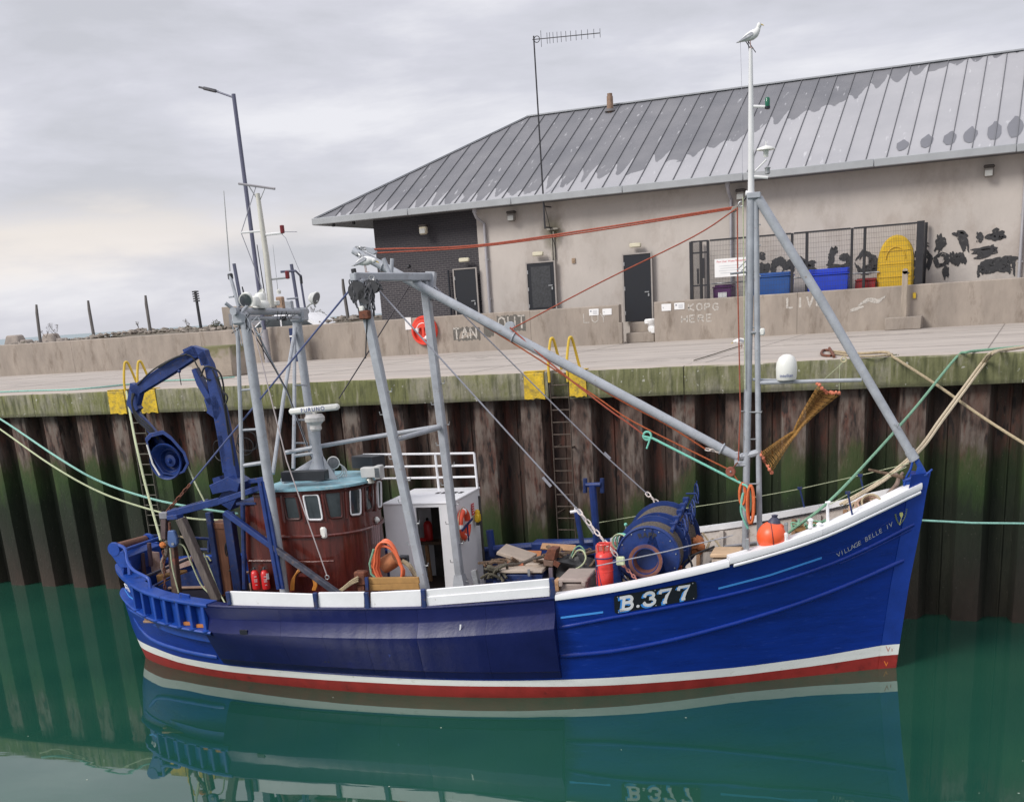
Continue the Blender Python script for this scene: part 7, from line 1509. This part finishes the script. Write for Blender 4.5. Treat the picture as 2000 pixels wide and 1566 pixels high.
for x, y in ((974, 1125), (1033, 1118)): build(MB().box(B(x, y, 1.24), (.05, .03, .14), (AX, PT, UZ)), 'catch', galv, t, 0)
def sheet(name, lab, cat, px, b0, b1, m_, th=.05):
    pts = [B(x, y, b) for (x, y), b in zip(px, (b0, b0, b1, b1))]; n_ = (pts[1]-pts[0]).cross(pts[3]-pts[0]).normalized()
    if n_.z < 0: n_ = -n_
    return tag(build(MB().prism(pts, n_*th), name, m_, None, 0, bevel=.01), lab, cat)
sheet('box_lid', 'pale beige lid lying tilted on top of the gear pile', 'lid', ((969, 1083), (1026, 1101), (1048, 1087), (987, 1067)), .7, -.1, beige, .07)
sheet('box_lid', 'beige lid sloping behind the blue box towards the mast side', 'lid', ((1026, 1107), (1062, 1107), (1066, 1092), (1050, 1096)), .9, .2, beige, .06)
sheet('gear_board', 'long pale timber board lying across the back of the gear pile', 'board', ((1056, 1074), (1124, 1078), (1126, 1066), (1060, 1062)), -1.0, -1.1, pale_wood, .06)
sheet('gear_board', 'orange-brown board propped at the left of the back row of the pile', 'board', ((1004, 1086), (1056, 1090), (1058, 1079), (1010, 1078)), -.6, -.9, mat('plank_orange', (.42, .16, .06), .8, var=.3), .05)
t = thing('steel_otter_block', 'rusty brown steel box block on a short post in the gear pile', 'steel block', B(1072, 1125, .9)); w = MB(); w.prism([B(x, y, 1.0) for x, y in ((1061, 1092), (1082, 1095), (1087, 1073), (1070, 1072))], -PT*.35); build(w, 'block_top', rust, t, 0, bevel=.01)
build(MB().prism([B(x, y, 1.02) for x, y in ((1061, 1093), (1081, 1096), (1080, 1107), (1062, 1105))], -PT*.3), 'block_box', mat('rust_grey', (.16, .10, .075), .7, var=.3, scale=9), t, 0, bevel=.01); build(MB().bar(B(1076, 1108, 1.0), B(1077, 1135, 1.0), .09, .08, AX), 'post', mat('post_mauve', (.16, .13, .16), .7), t, 0); build(MB().prism([B(x, y, 1.1) for x, y in ((1083, 1093), (1095, 1099), (1090, 1108), (1081, 1102))], PT*.04), 'rusty_plate', rust, t, 0)
rr = random.Random(21)
w = MB()
for i in range(46):
    x = rr.uniform(950, 1170); y = 1100-.02*(x-950)+rr.uniform(-22, 22) if x > 1060 else rr.uniform(1096, 1112); b_ = rr.uniform(-.6, .9); p = B(x, y, b_); d = V((rr.uniform(-1, 1), rr.uniform(-1, 1), rr.uniform(-.15, .35))).normalized()
    if i % 3 == 0: w.tube([p-d*.22, p+V((0, 0, .05)), p+d*.22], .035, 6)
    elif i % 3 == 1: w.bar(p-d*.25, p+d*.25, .10, .045)
    else: chain(w, p-d*.22, p+d*.22, 7, .014, .06)
build(w, 'gear_heap', mat('gear_mixed', (.13, .085, .055), .8, var=.7, scale=6, bump=.5, dirt=(.34, .13, .05), dirt_amt=.2, dscale=3), kind='stuff')['label'] = 'tangled heap of rusty fishing gear, chain and timber amidships'
w = MB()
for i in range(30):
    p = B(rr.uniform(988, 1024), rr.uniform(1101, 1109), .8); w.ball(p, rr.uniform(.03, .055), 7)
build(w, 'chain_floats', mat('shell_red', (.38, .12, .06), .7, var=.5, scale=14, dirt=(.5, .33, .24), dirt_amt=.3, dscale=14), kind='stuff')['label'] = 'reddish string of small floats on the blue box lid'
tag(build(MB().tube(ctr(BP((955, 1118, 1.1), (980, 1104, 1.0), (1015, 1100, .8), (1040, 1092, .7), (1062, 1086, .6)), 8), .035, 8), 'chafer_chain', rope_old, None), 'thick grey-brown ground rope lying across the gear pile', 'rope')
t = thing('dredge_bag', 'black rubber-sided net bag bulging in the gear pile beside the grey fish box', 'net bag', B(1130, 1125, .8)); build(MB().lump(B(1124, 1112, .7), .46, (1, .7, .62), 26, .3), 'bag', black_rub, t)
tag(build(MB().tube(ctr(BP((1088, 1135, 1.5), (1110, 1118, 1.4), (1135, 1105, 1.2), (1144, 1090, 1.1), (1139, 1076, 1.0), (1128, 1075, .9), (1117, 1090, .8)), 7), .018, 6), 'green_rope_loop', rope_pale, None), 'pale green rope looped over the black bag and the fish box', 'rope')
tag(build(MB().tube(ctr(BP((1116, 1086, .8), (1122, 1072, .8), (1132, 1066, .8), (1141, 1074, .8), (1143, 1085, .8)), 7), .016, 6), 'green_rope_loop', rope_green, None), 'smaller darker green rope loop standing behind the black bag', 'rope')
w = MB()
for i in range(12):
    x = rr.uniform(938, 975); p = B(x, 1150-(x-938)*1.05+rr.uniform(-5, 3), 1.2); w.tube(ctr([p, p+V((rr.uniform(-.2, .2), rr.uniform(-.2, .2), .1)), p+V((rr.uniform(-.3, .3), rr.uniform(-.3, .3), -.05))], 4), .03, 6)
tag(build(w, 'old_net_pile', rope_dark, None), 'dark pile of old rope and net at the foot of the white shelter', 'net')
for p_ in ((952, 1090), (956, 1097)): pass
tag(build(MB().bar(B(926, 1113, 1.6), B(932, 1142, 1.6), .13, .10, AX), 'steel_channel', galv, None, 0), 'short upright grey steel channel right of the shelter foot', 'steel post')
# gas bottle
p = B(1182, 1148, 2.15); t = thing('gas_bottle', 'bright red gas bottle standing between the grey fish box and the winch', 'gas bottle', p)
build(MB().lathe([(.13, .0), (.135, .03), (.15, .05), (.165, .09), (.165, .33), (.170, .335), (.170, .355), (.165, .36), (.165, .58), (.15, .66), (.09, .71), (.03, .72)], p, n=28), 'bottle_body', gas_red, t)
w = MB()
for a_ in (.3, 1.9, 3.5, 5.0): w.tube([p+V((.10*cos(a_), .10*sin(a_), .69)), p+V((.11*cos(a_), .11*sin(a_), .84))], .016, 6)
w.torus(p+UZ*.85, UZ, .11, .02, 22, 6); build(w, 'collar', gas_red, t); build(MB().lathe([(.03, .70), (.03, .80), (.045, .81), (.045, .84)], p, n=10), 'valve', mat('brass', (.45, .30, .12), .4), t)
build(MB().torus(p+UZ*.60, UZ, .168, .012, 24, 5), 'lashing', dark_blue, t); build(MB().tube([p+V((-.12, -.13, .6)), p+V((-.10, -.14, .05))], .012, 5), 'lashing', dark_blue, t); build(MB().tube([p+V((-.12, -.13, .6)), p+V((-.0, -.17, .02))], .010, 5), 'lashing', dark_blue, t)
tag(build(MB().box(B(1186, 1070, .9), (.42, .3, .2), (AX, PT, UZ)), 'pink_box', mat('faded_red', (.55, .14, .12), .6, var=.2), None, 0, bevel=.02), 'faded red plastic box behind the red gas bottle', 'box')
t = thing('green_rope_coil', 'upright coil of green rope beside the big winch', 'rope', B(1212, 1075, 1.3))
for k_ in range(5): build(MB().torus(B(1210+k_*2.5, 1058, 1.3-.03*k_), PT+AX*(.2+.15*k_), .155+.01*(k_ % 2), .014, 22, 5), 'rope_turn', rope_teal if k_ % 2 else rope_pale, t)
tag(build(MB().box(B(1212, 1095, 2.25), (.16, .06, .17), (AX, PT, UZ)), 'tag_plate', mat('lime_cloth', (.50, .55, .36), .8, var=.3, scale=12), None, 0, bevel=.02), 'small pale lime cloth pad tied on the guard wire in front of the winch', 'pad')
# box at foremast foot
t, *_ = crate('beige_box', 'long beige box with a flat lid at the foot of the grey foremast', 'box', ((1386, 1091), (1446, 1080)), 1.45, .75, .5, 0, beige, lidm=mat('lid_tan', (.50, .35, .22), .7, var=.2))
w = MB(); w.lump(B(1362, 1063, .3), .14, (1, .8, 1.1), 16, .4); w.bar(B(1352, 1075, .3), B(1370, 1076, .3), .12, .1); tag(build(w, 'orange_tackle', mat('tackle_orange', (.45, .16, .06), .8, var=.5, scale=10), None), 'dusty orange tackle lump between winch and foremast', 'tackle')
tag(build(MB().tube(ctr(BP((1372, 1040, .2), (1385, 1060, .3), (1378, 1075, .4), (1392, 1052, .1), (1410, 1072, .3)), 6), .02, 6), 'loose_line', rope_tan, None), 'loose tan line hanging on the inner rail right of the winch', 'rope')
# orange buoy
p = on_sheer(1508, 1048, -.0); sx = inv(B(1508, 1047, 1.55)); c_ = B(1508, 1047, 1.55); R_ = .285
t = thing('mooring_buoy', 'large round orange buoy resting on the white bow rail', 'buoy', c_-UZ*R_)
build(MB().ball(c_, R_, 30), 'ball', orange, t); build(MB().lathe([(.13, .24), (.10, .31), (.05, .36), (.06, .40), (.02, .41)], c_, V((.12, 0, 1)), 14), 'eye_cap', mat('buoy_cap', (.05, .05, .09), .5), t)
build(MB().torus(c_, V((.97, .25, .12)), R_+.004, .008, 40, 5), 'band', mat('band_maroon', (.10, .02, .03), .6), t); build(MB().box(c_+V((.27, -.08, -.02)), (.07, .10, .22)), 'pad', sign_w, t, bevel=.02)
# ropes lying at the bow
t = thing('bow_rope_coil', 'coil of pale brown mooring rope flaked inside the bow rail', 'rope', B(1690, 990, .2))
for k_ in range(7):
    cx_, cy_ = 1676+k_*4.2, 994-k_*2.4; pts = [B(cx_+(17+2*(k_ % 3))*cos(a_)+6*sin(a_), cy_+(13-k_ % 3)*sin(a_)-5*cos(a_), .25+.12*sin(a_)+.04*k_) for a_ in [2*pi*i/22 for i in range(22)]]
    build(MB().tube(pts, .022, 7, closed=True), 'rope_turn', (rope_tan, mat('rope_pink', (.50, .32, .25), .85, var=.3, scale=30))[k_ % 2], t)
w = MB(); rr = random.Random(4)
for i in range(9):
    x0 = rr.uniform(1545, 1600); w.tube(ctr(BP((x0, 1030+rr.uniform(-6, 8), .5), (x0+rr.uniform(-10, 22), 1020+rr.uniform(-8, 8), .3), (x0+rr.uniform(0, 34), 1024+rr.uniform(-6, 10), .5)), 5), .02, 6)
tag(build(w, 'green_line_heap', rope_green, None), 'tangle of dark green line inside the bow right of the orange buoy', 'rope')
for x, y, lab in ((1565, 1031, 'brown timber block in green line, nearer the orange buoy'), (1590, 1026, 'brown timber block in green line, nearer the stem')): tag(build(MB().box(B(x, y, .35), (.24, .2, .14), (AX, PT, UZ)), 'timber_block', mat('block_brown', (.30, .16, .06), .7, var=.3), None, 0, bevel=.02), lab, 'timber')
# anchor
t = thing('anchor', 'old rusty-brown anchor with wooden stock lashed at the bow', 'anchor', B(1745, 960, -.1))
build(MB().tube(BP((1697, 917, -.4), (1765, 932, .1)), [.025, .035], 8), 'stock', old_wood, t); build(MB().tube(ctr(BP((1757, 928, 0), (1752, 945, 0), (1738, 962, 0), (1727, 974, 0)), 5), .045, 8), 'shank', mat('anchor_wood', (.22, .16, .13), .8, var=.4, scale=8), t); build(MB().tube(ctr(BP((1748, 924, 0), (1757, 930, 0), (1764, 922, 0)), 5), .03, 8), 'arm', mat('anchor_wood', (.22, .16, .13), .8), t)
# orange coils and teal rope on the mast
t = thing('orange_line_hank', 'hank of orange line hung on the foremast', 'rope', B(1462, 1010, .2))
for k_ in range(6):
    cx_ = 1450 if k_ < 2 else 1466; cy_, ry = (965, 22) if k_ < 2 else (985, 38); pts = [B(cx_+(5+k_ % 3)*cos(a_), cy_+(ry-2*(k_ % 2))*sin(a_), .16+.03*k_) for a_ in [2*pi*i/18 for i in range(18)]]; build(MB().tube(pts, .027, 6, closed=True), 'line_turn', mat('hank_orange', (.62, .15, .05), .8, var=.25, scale=20), t)
t = thing('teal_rope', 'bright teal rope running from the boom falls to a hitch on the foremast', 'rope', B(1455, 950, .2))
P = BP((1256, 852, .15), (1275, 856, .15), (1450, 945, .15)); build(MB().tube(P, .024, 8), 'rope_line', rope_teal, t); build(MB().torus(B(1264, 851, .15), PT, .08, .022, 14, 6), 'knot', rope_teal, t); build(MB().tube(BP((1270, 856, .18), (1263, 876, .18)), .02, 6), 'rope_tail', rope_teal, t)
build(MB().tube(ctr(BP((1450, 945, .2), (1459, 950, .25), (1466, 965, .25), (1464, 1000, .2), (1448, 985, .2), (1452, 962, .2), (1447, 995, .2), (1455, 1020, .2), (1461, 1032, .2)), 6), .022, 7), 'rope_hitch', rope_teal, t)
# net panel hung between leg and mast: twisted ochre net
t = thing('hanging_net', 'ochre net twisted like an hourglass hanging between the mast arm and crossarm', 'net', B(1500, 905, 0))
top = [(1598, 752), (1605, 757), (1616, 766), (1628, 768), (1641, 770)]; bot = [(1485, 885), (1490, 893), (1493, 903), (1500, 912), (1507, 924)]; mid_ = (1553, 845)
def netp(u, v):      # v 0 top, 1 bottom ; u across
    k_ = u*4; i = min(3, int(k_)); f_ = k_-i; a_ = (top[i][0]+(top[i+1][0]-top[i][0])*f_, top[i][1]+(top[i+1][1]-top[i][1])*f_); b_ = (bot[i][0]+(bot[i+1][0]-bot[i][0])*f_, bot[i][1]+(bot[i+1][1]-bot[i][1])*f_)
    cx_ = mid_[0]+(u-.5)*7; cy_ = mid_[1]+(u-.5)*7
    if v < .5: t_ = 1-v*2; k2 = t_**1.6; return B(cx_+(a_[0]-cx_)*(k2*.62+t_*.38)+0, cy_+(a_[1]-cy_)*(k2*.25+t_*.75), .15*sin(u*9)*t_)
    t_ = v*2-1; k2 = t_**1.6; return B(cx_+(b_[0]-cx_)*(k2*.3+t_*.7), cy_+(b_[1]-cy_)*(k2*.55+t_*.45), .15*sin(u*9)*t_)
w = MB(); nu, nv = 13, 46
for i in range(nu): w.tube([netp(min(1, max(0, (i+.35*((j % 2)*2-1))/(nu-1))), j/nv) for j in range(nv+1)], .0065, 3, caps=False)
for j in range(0, nv+1): w.tube([netp(i/6, j/nv) for i in range(7)], .0045, 3, caps=False)
build(w, 'net_mesh', net_m, t, 0, kind='stuff'); 
for v_ in (0, 1):
    w = MB(); w.tube([netp(i/10, v_) for i in range(11)], .014, 6)
    for i in range(9): w.ball(netp(i/8, v_)+V((random.uniform(-.02, .02), 0, random.uniform(-.03, .03))), random.uniform(.025, .042), 7)
    build(w, 'net_headline', net_red, t)
build(MB().tube(BP((1639, 766, 0), (1640, 712, 0), (1652, 700, 0)), .006, 4), 'hanging_line', rope_pale, t); build(MB().tube(BP((1652, 703, 0), (1605, 745, 0)), .006, 4), 'hanging_line', rope_pale, t); build(MB().torus(B(1648, 702, 0), PT, .05, .014, 10, 5), 'shackle', mat('shackle_pale', (.55, .48, .3), .6), t)
# boom falls (red and orange ropes)
def rope(name, lab, px, r_, m_, n=0, grp=None, crv=0, pts=None, sag=0):
    P = pts or BP(*px)
    if crv: P = ctr(P, crv)
    if sag: P = sagl(P[0], P[-1], sag, 20)
    return tag(build(MB().tube(P, r_, 7), name, m_, None), lab, 'rope', grp)
rope('topping_rope', 'upper red rope from the boom tip block to the mast head block', [(731, 487, 0), (925, 480, 0), (1150, 449, 0), (1432, 405, 0)], .017, rope_rust, crv=5)
rope('topping_rope', 'second red rope from the boom tip that joins just under the upper one', [(737, 494, 0), (925, 483, .02), (1150, 453, .02), (1432, 408, 0)], .014, rope_rust, crv=5)
rope('topping_rope', 'red-brown rope falling from the mast head block to the middle of the boom', [(1438, 408, .1), (1355, 462, .1), (1180, 548, .1), (1000, 642, .1)], .013, rope_rust, crv=5)
rope('fall_rope', 'reddish rope hanging straight down beside the foremast from its head block', [(1440, 405, .12), (1441, 560, .12), (1446, 800, .12), (1442, 900, .12)], .013, rope_rust)
rope('signal_halyard', 'pale yellowish halyard hanging beside the foremast', [(1451, 385, .1), (1453, 560, .12), (1455, 760, .1)], .010, rope_pale)
rope('boom_guy', 'topmost orange rope under the boom ending at the chain by the gooseneck', [(800, 550, -.2), (1020, 665, -.1), (1200, 775, 0), (1300, 828, 0), (1378, 877, 0)], .015, rope_or, crv=4)
rope('boom_guy', 'orange rope from the boom falls down to the red-brown block by the mast', [(826, 565, -.2), (1010, 675, 0), (1160, 772, .05), (1240, 825, .1), (1420, 915, .1)], .015, rope_or, crv=4)
rope('boom_guy', 'lowest orange rope joining the teal rope at its knot', [(996, 640, .05), (1090, 722, .1), (1180, 793, .15), (1235, 832, .15), (1256, 848, .15)], .017, rope_rust, crv=4)
w = MB(); chain(w, B(1378, 877, 0), B(1436, 886, 0), 6, .014, .06); tag(build(w, 'tackle_chain', mat('chain_pale', (.62, .55, .52), .5), None), 'short pale chain joining the orange rope to the boom heel', 'chain')
t = thing('rope_block', 'red-brown pulley block hanging on the orange rope left of the foremast', 'pulley', B(1427, 930, .15)); build(MB().lathe([(.02, -.04), (.085, -.04), (.10, 0), (.085, .04), (.02, .04)], B(1427, 921, .15), PT, 18), 'cheek', mat('block_redbrown', (.25, .075, .05), .6, var=.3), t); build(MB().tube(BP((1432, 913, .15), (1441, 903, .1)), .018, 6), 'strop', rust, t); build(MB().ball(B(1427, 921, .2), .02, 8), 'pin', galv, t)
build(MB().tube(BP((1432, 925, .15), (1447, 948, .15)), .014, 6), 'fall', rope_or, t)
t = thing('rope_block', 'grey pulley block at the boom tip carrying two red ropes', 'pulley', B(722, 488, 0)); build(MB().prism([B(x, y, .06) for x, y in ((713, 482), (727, 484), (735, 494), (728, 498), (716, 492))], -PT*.12), 'cheek', mast_grey, t, 0, bevel=.01); w = MB(); chain(w, B(694, 484, 0), B(715, 486, 0), 3, .018, .07); build(w, 'links', galv, t)
t = thing('rope_block', 'weathered grey pulley block hooked under the mast head', 'pulley', B(1436, 412, 0)); build(MB().prism([B(x, y, .06) for x, y in ((1430, 404), (1440, 402), (1441, 410), (1433, 415), (1427, 413))], -PT*.12), 'cheek', mat('block_grey', (.24, .23, .20), .6, var=.3), t, 0, bevel=.01); build(MB().torus(B(1447, 399, 0), PT, .045, .012, 12, 5), 'hook', galv, t); build(MB().tube(BP((1450, 395, 0), (1459, 383, 0)), .02, 6), 'strop', dark_metal, t)
w = MB(); chain(w, B(695, 492, 0), B(712, 508, .4), 4, .02, .08); tag(build(w, 'tip_chain', galv, None), 'short chain hanging from the boom tip above the gull', 'chain')

for px, r_, m_, lab in (([(332, 1070, 1.62), (337, 1110, 1.6), (349, 1157, 1.6)], .016, rope_pale, 'thin pale line hanging from the blue block to the stern deck'),
    ([(340, 1046, 1.5), (362, 1052, 1.5), (382, 1085, 1.5), (398, 1130, 1.5), (413, 1160, 1.55)], .022, rope_tan, 'tan rope bowed beside the leaning timber gallows leg'),
    ([(345, 1060, 1.52), (360, 1068, 1.5), (374, 1100, 1.5), (392, 1140, 1.5), (408, 1158, 1.55)], .018, rope_pale, 'paler rope inside the tan one at the leaning gallows leg'),
    ([(398, 1080, .9), (410, 1110, .9), (425, 1150, 1.2), (440, 1178, 1.8)], .016, rope_pale, 'yellow-green line trailing down to the rail by the first white board'),
    ([(390, 1092, -.3), (404, 1086, -.3), (412, 1095, -.3)], .02, rope_pale, 'short pale rope bight behind the gallows legs'),
    ([(326, 1056, 1.4), (324, 1080, 1.4), (317, 1100, 1.4), (321, 1118, 1.35)], .05, mat('sennit', (.20, .16, .13), .95, var=.5, scale=30, bump=.9, bscale=70), 'thick frayed grey-brown fender rope hanging at the stern gallows')):
    rope('stern_line', lab, px, r_, m_, crv=6)
for px, lab in (((318, 1030, 322, 1050), 'orange-brown knot'),): pass
w = MB(); chain(w, B(319, 1075, 1.45), B(322, 1150, 1.45), 9, .013, .05); tag(build(w, 'hanging_chain', rust, None), 'rusty chain hanging at the stern gallows', 'chain')
tag(build(MB().ball(B(318, 1064, 1.45), .09, 9, (1, .7, .8)), 'orange_lashing', mat('lashing', (.5, .16, .04), .85, var=.5, scale=25, bump=.8), None), 'small orange lashing where the pale rope meets the stern gallows', 'lashing')
# floating bits
w = MB(); rr = random.Random(2)
for i in range(12):
    p = QZ(rr.uniform(0, 2000), rr.uniform(1330, 1560), .004); s_ = rr.uniform(.008, .03); w.add([p+V((-s_, 0, 0)), p+V((0, -s_*.6, 0)), p+V((s_, 0, 0)), p+V((0, s_*.5, .004))], [(0, 1, 2, 3)])
build(w, 'floating_debris', mat('debris', (.4, .42, .36), .8), smooth=0, kind='stuff')['label'] = 'tiny pale scraps floating on the still harbour water'
# ------------------------------------------------------------------ mooring lines
def qp(x, y, dz=.03): p = QZ(x, y, ZQ+dz); return p
rope('mooring_rope', 'long teal mooring rope sagging from the left edge to the boat stern', None, .028, rope_aqua, pts=ctr([QY(-60, 790, YQ-.3), QY(0, 818, YQ-.9), B(120, 898, -2.6), B(200, 942, -2.2), B(300, 975, -1.6), B(400, 994, -1.0), B(465, 1003, -.9)], 6))
rope('mooring_rope', 'pale yellow-green mooring rope sagging below the teal one to the stern', None, .024, rope_pale, pts=ctr([QY(-60, 800, YQ-.3), QY(0, 838, YQ-.9), B(100, 908, -2.6), B(200, 963, -2.0), B(312, 1000, -1.4), B(380, 1013, -1.0), B(442, 1016, -.9)], 6))
rope('mooring_rope', 'pale rope hanging from the left quay ladder down to the stern gallows', None, .03, rope_pale, pts=ctr([QY(247, 765, YQ-.02), B(262, 850, -1.6), B(285, 950, -.4), B(314, 1055, .8)], 6))
rope('mooring_rope', 'short pale rope from the power block down to the gallows head', [(364, 905, .4), (382, 945, .5), (405, 990, .6)], .02, rope_pale)
rope('mooring_rope', 'green mooring rope rising from the bow fairlead over the coping at right', None, .028, rope_green, pts=ctr([B(1540, 1040, .7), B(1616, 982, 1.05)]+[B(1616, 982, 1.05).lerp(QY(1868, 697, YQ-.02), k_)-UZ*.10*sin(pi*k_) for k_ in (.3, .65)]+[QY(1866, 700, YQ-.03), qp(1888, 688), qp(1920, 684), qp(2000, 677), qp(2120, 670), qp(2350, 655)], 6))
for dx, lab in ((0, 'first strand of the doubled cream mooring rope from the bow to the quay'), (7, 'second strand of the doubled cream mooring rope from the bow to the quay')):
    rope('mooring_rope', lab, None, .028, mat('rope_cream', (.56, .47, .34), .85, var=.25, scale=30, bump=.6, bscale=140), pts=ctr([B(1640+dx, 985, .2), B(1720+dx, 938, .0), B(1790+dx, 880, -.6)]+[B(1790+dx, 880, -.6).lerp(QY(1915+dx, 712, YQ-.02), k_) for k_ in (.35, .7)]+[QY(1918+dx, 708, YQ-.03), qp(1936+dx, 689), qp(1965+dx, 682), qp(2060, 672), qp(2350, 652)], 6))
rope('mooring_rope', 'tan rope lying on the coping and dropping towards the right edge', None, .03, rope_tan, pts=ctr([qp(1622, 686), qp(1680, 690), qp(1730, 688), QY(1746, 698, YQ-.03), QY(1830, 752, YQ-.6), QY(1920, 815, YQ-1.2), QY(2010, 872, YQ-1.9), QY(2100, 925, YQ-2.5), V((5.5, 22.5, 2.3)), V((9, 19.5, 1.6))], 6))
rope('mooring_rope', 'second thinner tan rope lying on the coping beside the shackle', None, .022, rope_tan, pts=ctr([qp(1625, 690), qp(1680, 696), qp(1732, 694), qp(1742, 691)], 6))
rope('mooring_rope', 'taut teal rope running level from the stem off the right edge', None, .02, rope_aqua, pts=[B(1801, 1016, .05), B(1900, 1021, .0), B(2000, 1022, .0), B(2120, 1020, .0), V((9, 24.6, 3.4)), V((14, YQ+.2, 4.2))])
w = MB(); rr = random.Random(9)
for i in range(40):
    p = QZ(1741, 692, ZQ+.02)+V((rr.gauss(0, .09), -.15+rr.gauss(0, .05), 0)); w.tube([p, p+V((rr.gauss(0, .08), -.05, -.12)), p+V((rr.gauss(0, .1), -.08, -.28))], .012, 4)
tag(build(w, 'weed_tuft', mat('weed_green', (.13, .14, .08), .9, var=.4), None, 0), 'grey-green frayed tuft hanging over the coping where the tan rope bends', 'rope tuft')
t = thing('mooring_shackle', 'rusty shackle lying flat on the quay with the tan rope through it', 'shackle', qp(1610, 690)); build(MB().tube(ctr([qp(1622, 684), qp(1608, 684), qp(1605, 692), qp(1620, 695), qp(1628, 690)], 5), .03, 7), 'bow', rust, t); build(MB().tube([qp(1620, 680, .06), qp(1629, 696, .04)], .035, 7), 'pin', rust, t)
rope('quay_line', 'thin green line lying along the quay edge at the left', None, .022, rope_aqua, pts=ctr([qp(-40, 767), qp(60, 763), qp(150, 760), qp(255, 750), qp(330, 743), qp(400, 741), qp(458, 736)], 6))
rope('quay_shadow_line', 'thin dark shadow line drawn across the quay from the gull', None, .012, rope_dark, pts=ctr([qp(1355, 704), qp(1400, 690), qp(1437, 678), qp(1450, 675)], 4))  # thin dark tube standing in for the shadow line at the gull

# ------------------------------------------------------------------ gulls
def gull(name, lab, foot, head, tilt=0.1, s=1.0, yaw=0.0, down=False):
    t = thing(name, lab, 'gull', foot, 'gulls'); hd_ = V(head).normalized(); sd_ = hd_.cross(UZ).normalized(); o = foot+UZ*.13*s
    def q(x, z, y=0): return o+hd_*x*s+UZ*z*s+sd_*y*s
    sp_ = [(-.19, .02, .02), (-.14, .045, .045), (-.06, .075, .078), (.02, .10, .092), (.09, .135, .085), (.13, .175, .062), (.155, .225, .044), (.168, .262, .048), (.185, .285, .044), (.20, .30, .022)]
    if down: sp_ = [(-.19, .05, .02), (-.14, .06, .045), (-.06, .07, .075), (.02, .08, .088), (.09, .085, .080), (.13, .09, .060), (.165, .085, .046), (.19, .075, .048), (.215, .06, .040), (.23, .05, .018)]
    body = build(MB().tube(ctr([q(a_, b_) for a_, b_, c_ in sp_], 3), [tab([(i, c_*s) for i, (_, _, c_) in enumerate(sp_)], k_/3) for k_ in range(3*(len(sp_)-1)+1)], 14), 'body', gull_w, t, smooth=80)
    hx, hz = sp_[-2][0], sp_[-2][1]
    build(MB().tube([q(hx+.02, hz-.005), q(hx+.06, hz-.022), q(hx+.078, hz-.04)], [.014*s, .010*s, .004*s], 8), 'beak', mat('beak_yellow', (.55, .40, .08), .5), t)
    for sg in (-1, 1):
        wg = [q(.07, .13, .075*sg), q(.02, .155, .082*sg), q(-.10, .10, .07*sg), q(-.22, .03, .03*sg), q(-.27, .01, .02*sg), q(-.20, .01, .04*sg), q(-.08, .045, .088*sg), q(.05, .085, .088*sg)]
        build(MB().prism(wg, sd_*.012*sg*s), 'wing', gull_g, t, bevel=.006); build(MB().prism([q(-.19, .035, .03*sg), q(-.29, .0, .018*sg), q(-.20, .015, .035*sg)], sd_*.016*sg*s), 'wing_tip', gull_k, t, 0)
        build(MB().tube([q(-.01, .02, .03*sg), q(.0, -.06, .03*sg), q(.0, -.13, .03*sg)], .007*s, 6), 'leg', gull_p, t); build(MB().prism([q(.0, -.13, .03*sg), q(.05, -.13, .05*sg), q(.055, -.13, .01*sg)], UZ*.006), 'foot', gull_p, t, 0); build(MB().ball(q(hx+.008, hz+.012, .043*sg), .006*s, 6), 'eye', gull_k, t)
    build(MB().prism([q(-.16, .02, -.035), q(-.16, .02, .035), q(-.25, .0, .045), q(-.25, .0, -.045)], UZ*.012), 'tail', gull_w, t, 0)
rt2 = V((cos(TH), sin(TH), 0))
gull('gull', 'white and grey gull standing at the very top of the white topmast', B(1466, 95, 0)+UZ*.0, rt2, s=.87)
gull('gull', 'gull leaning forward on the gantry end below the boom tip', B(715, 532, 1.9), rt2, s=.95, down=True)
gull('gull', 'pale gull standing on the quay behind the foremast', QZ(1448, 681, ZQ), -rt2, s=.95, down=True)
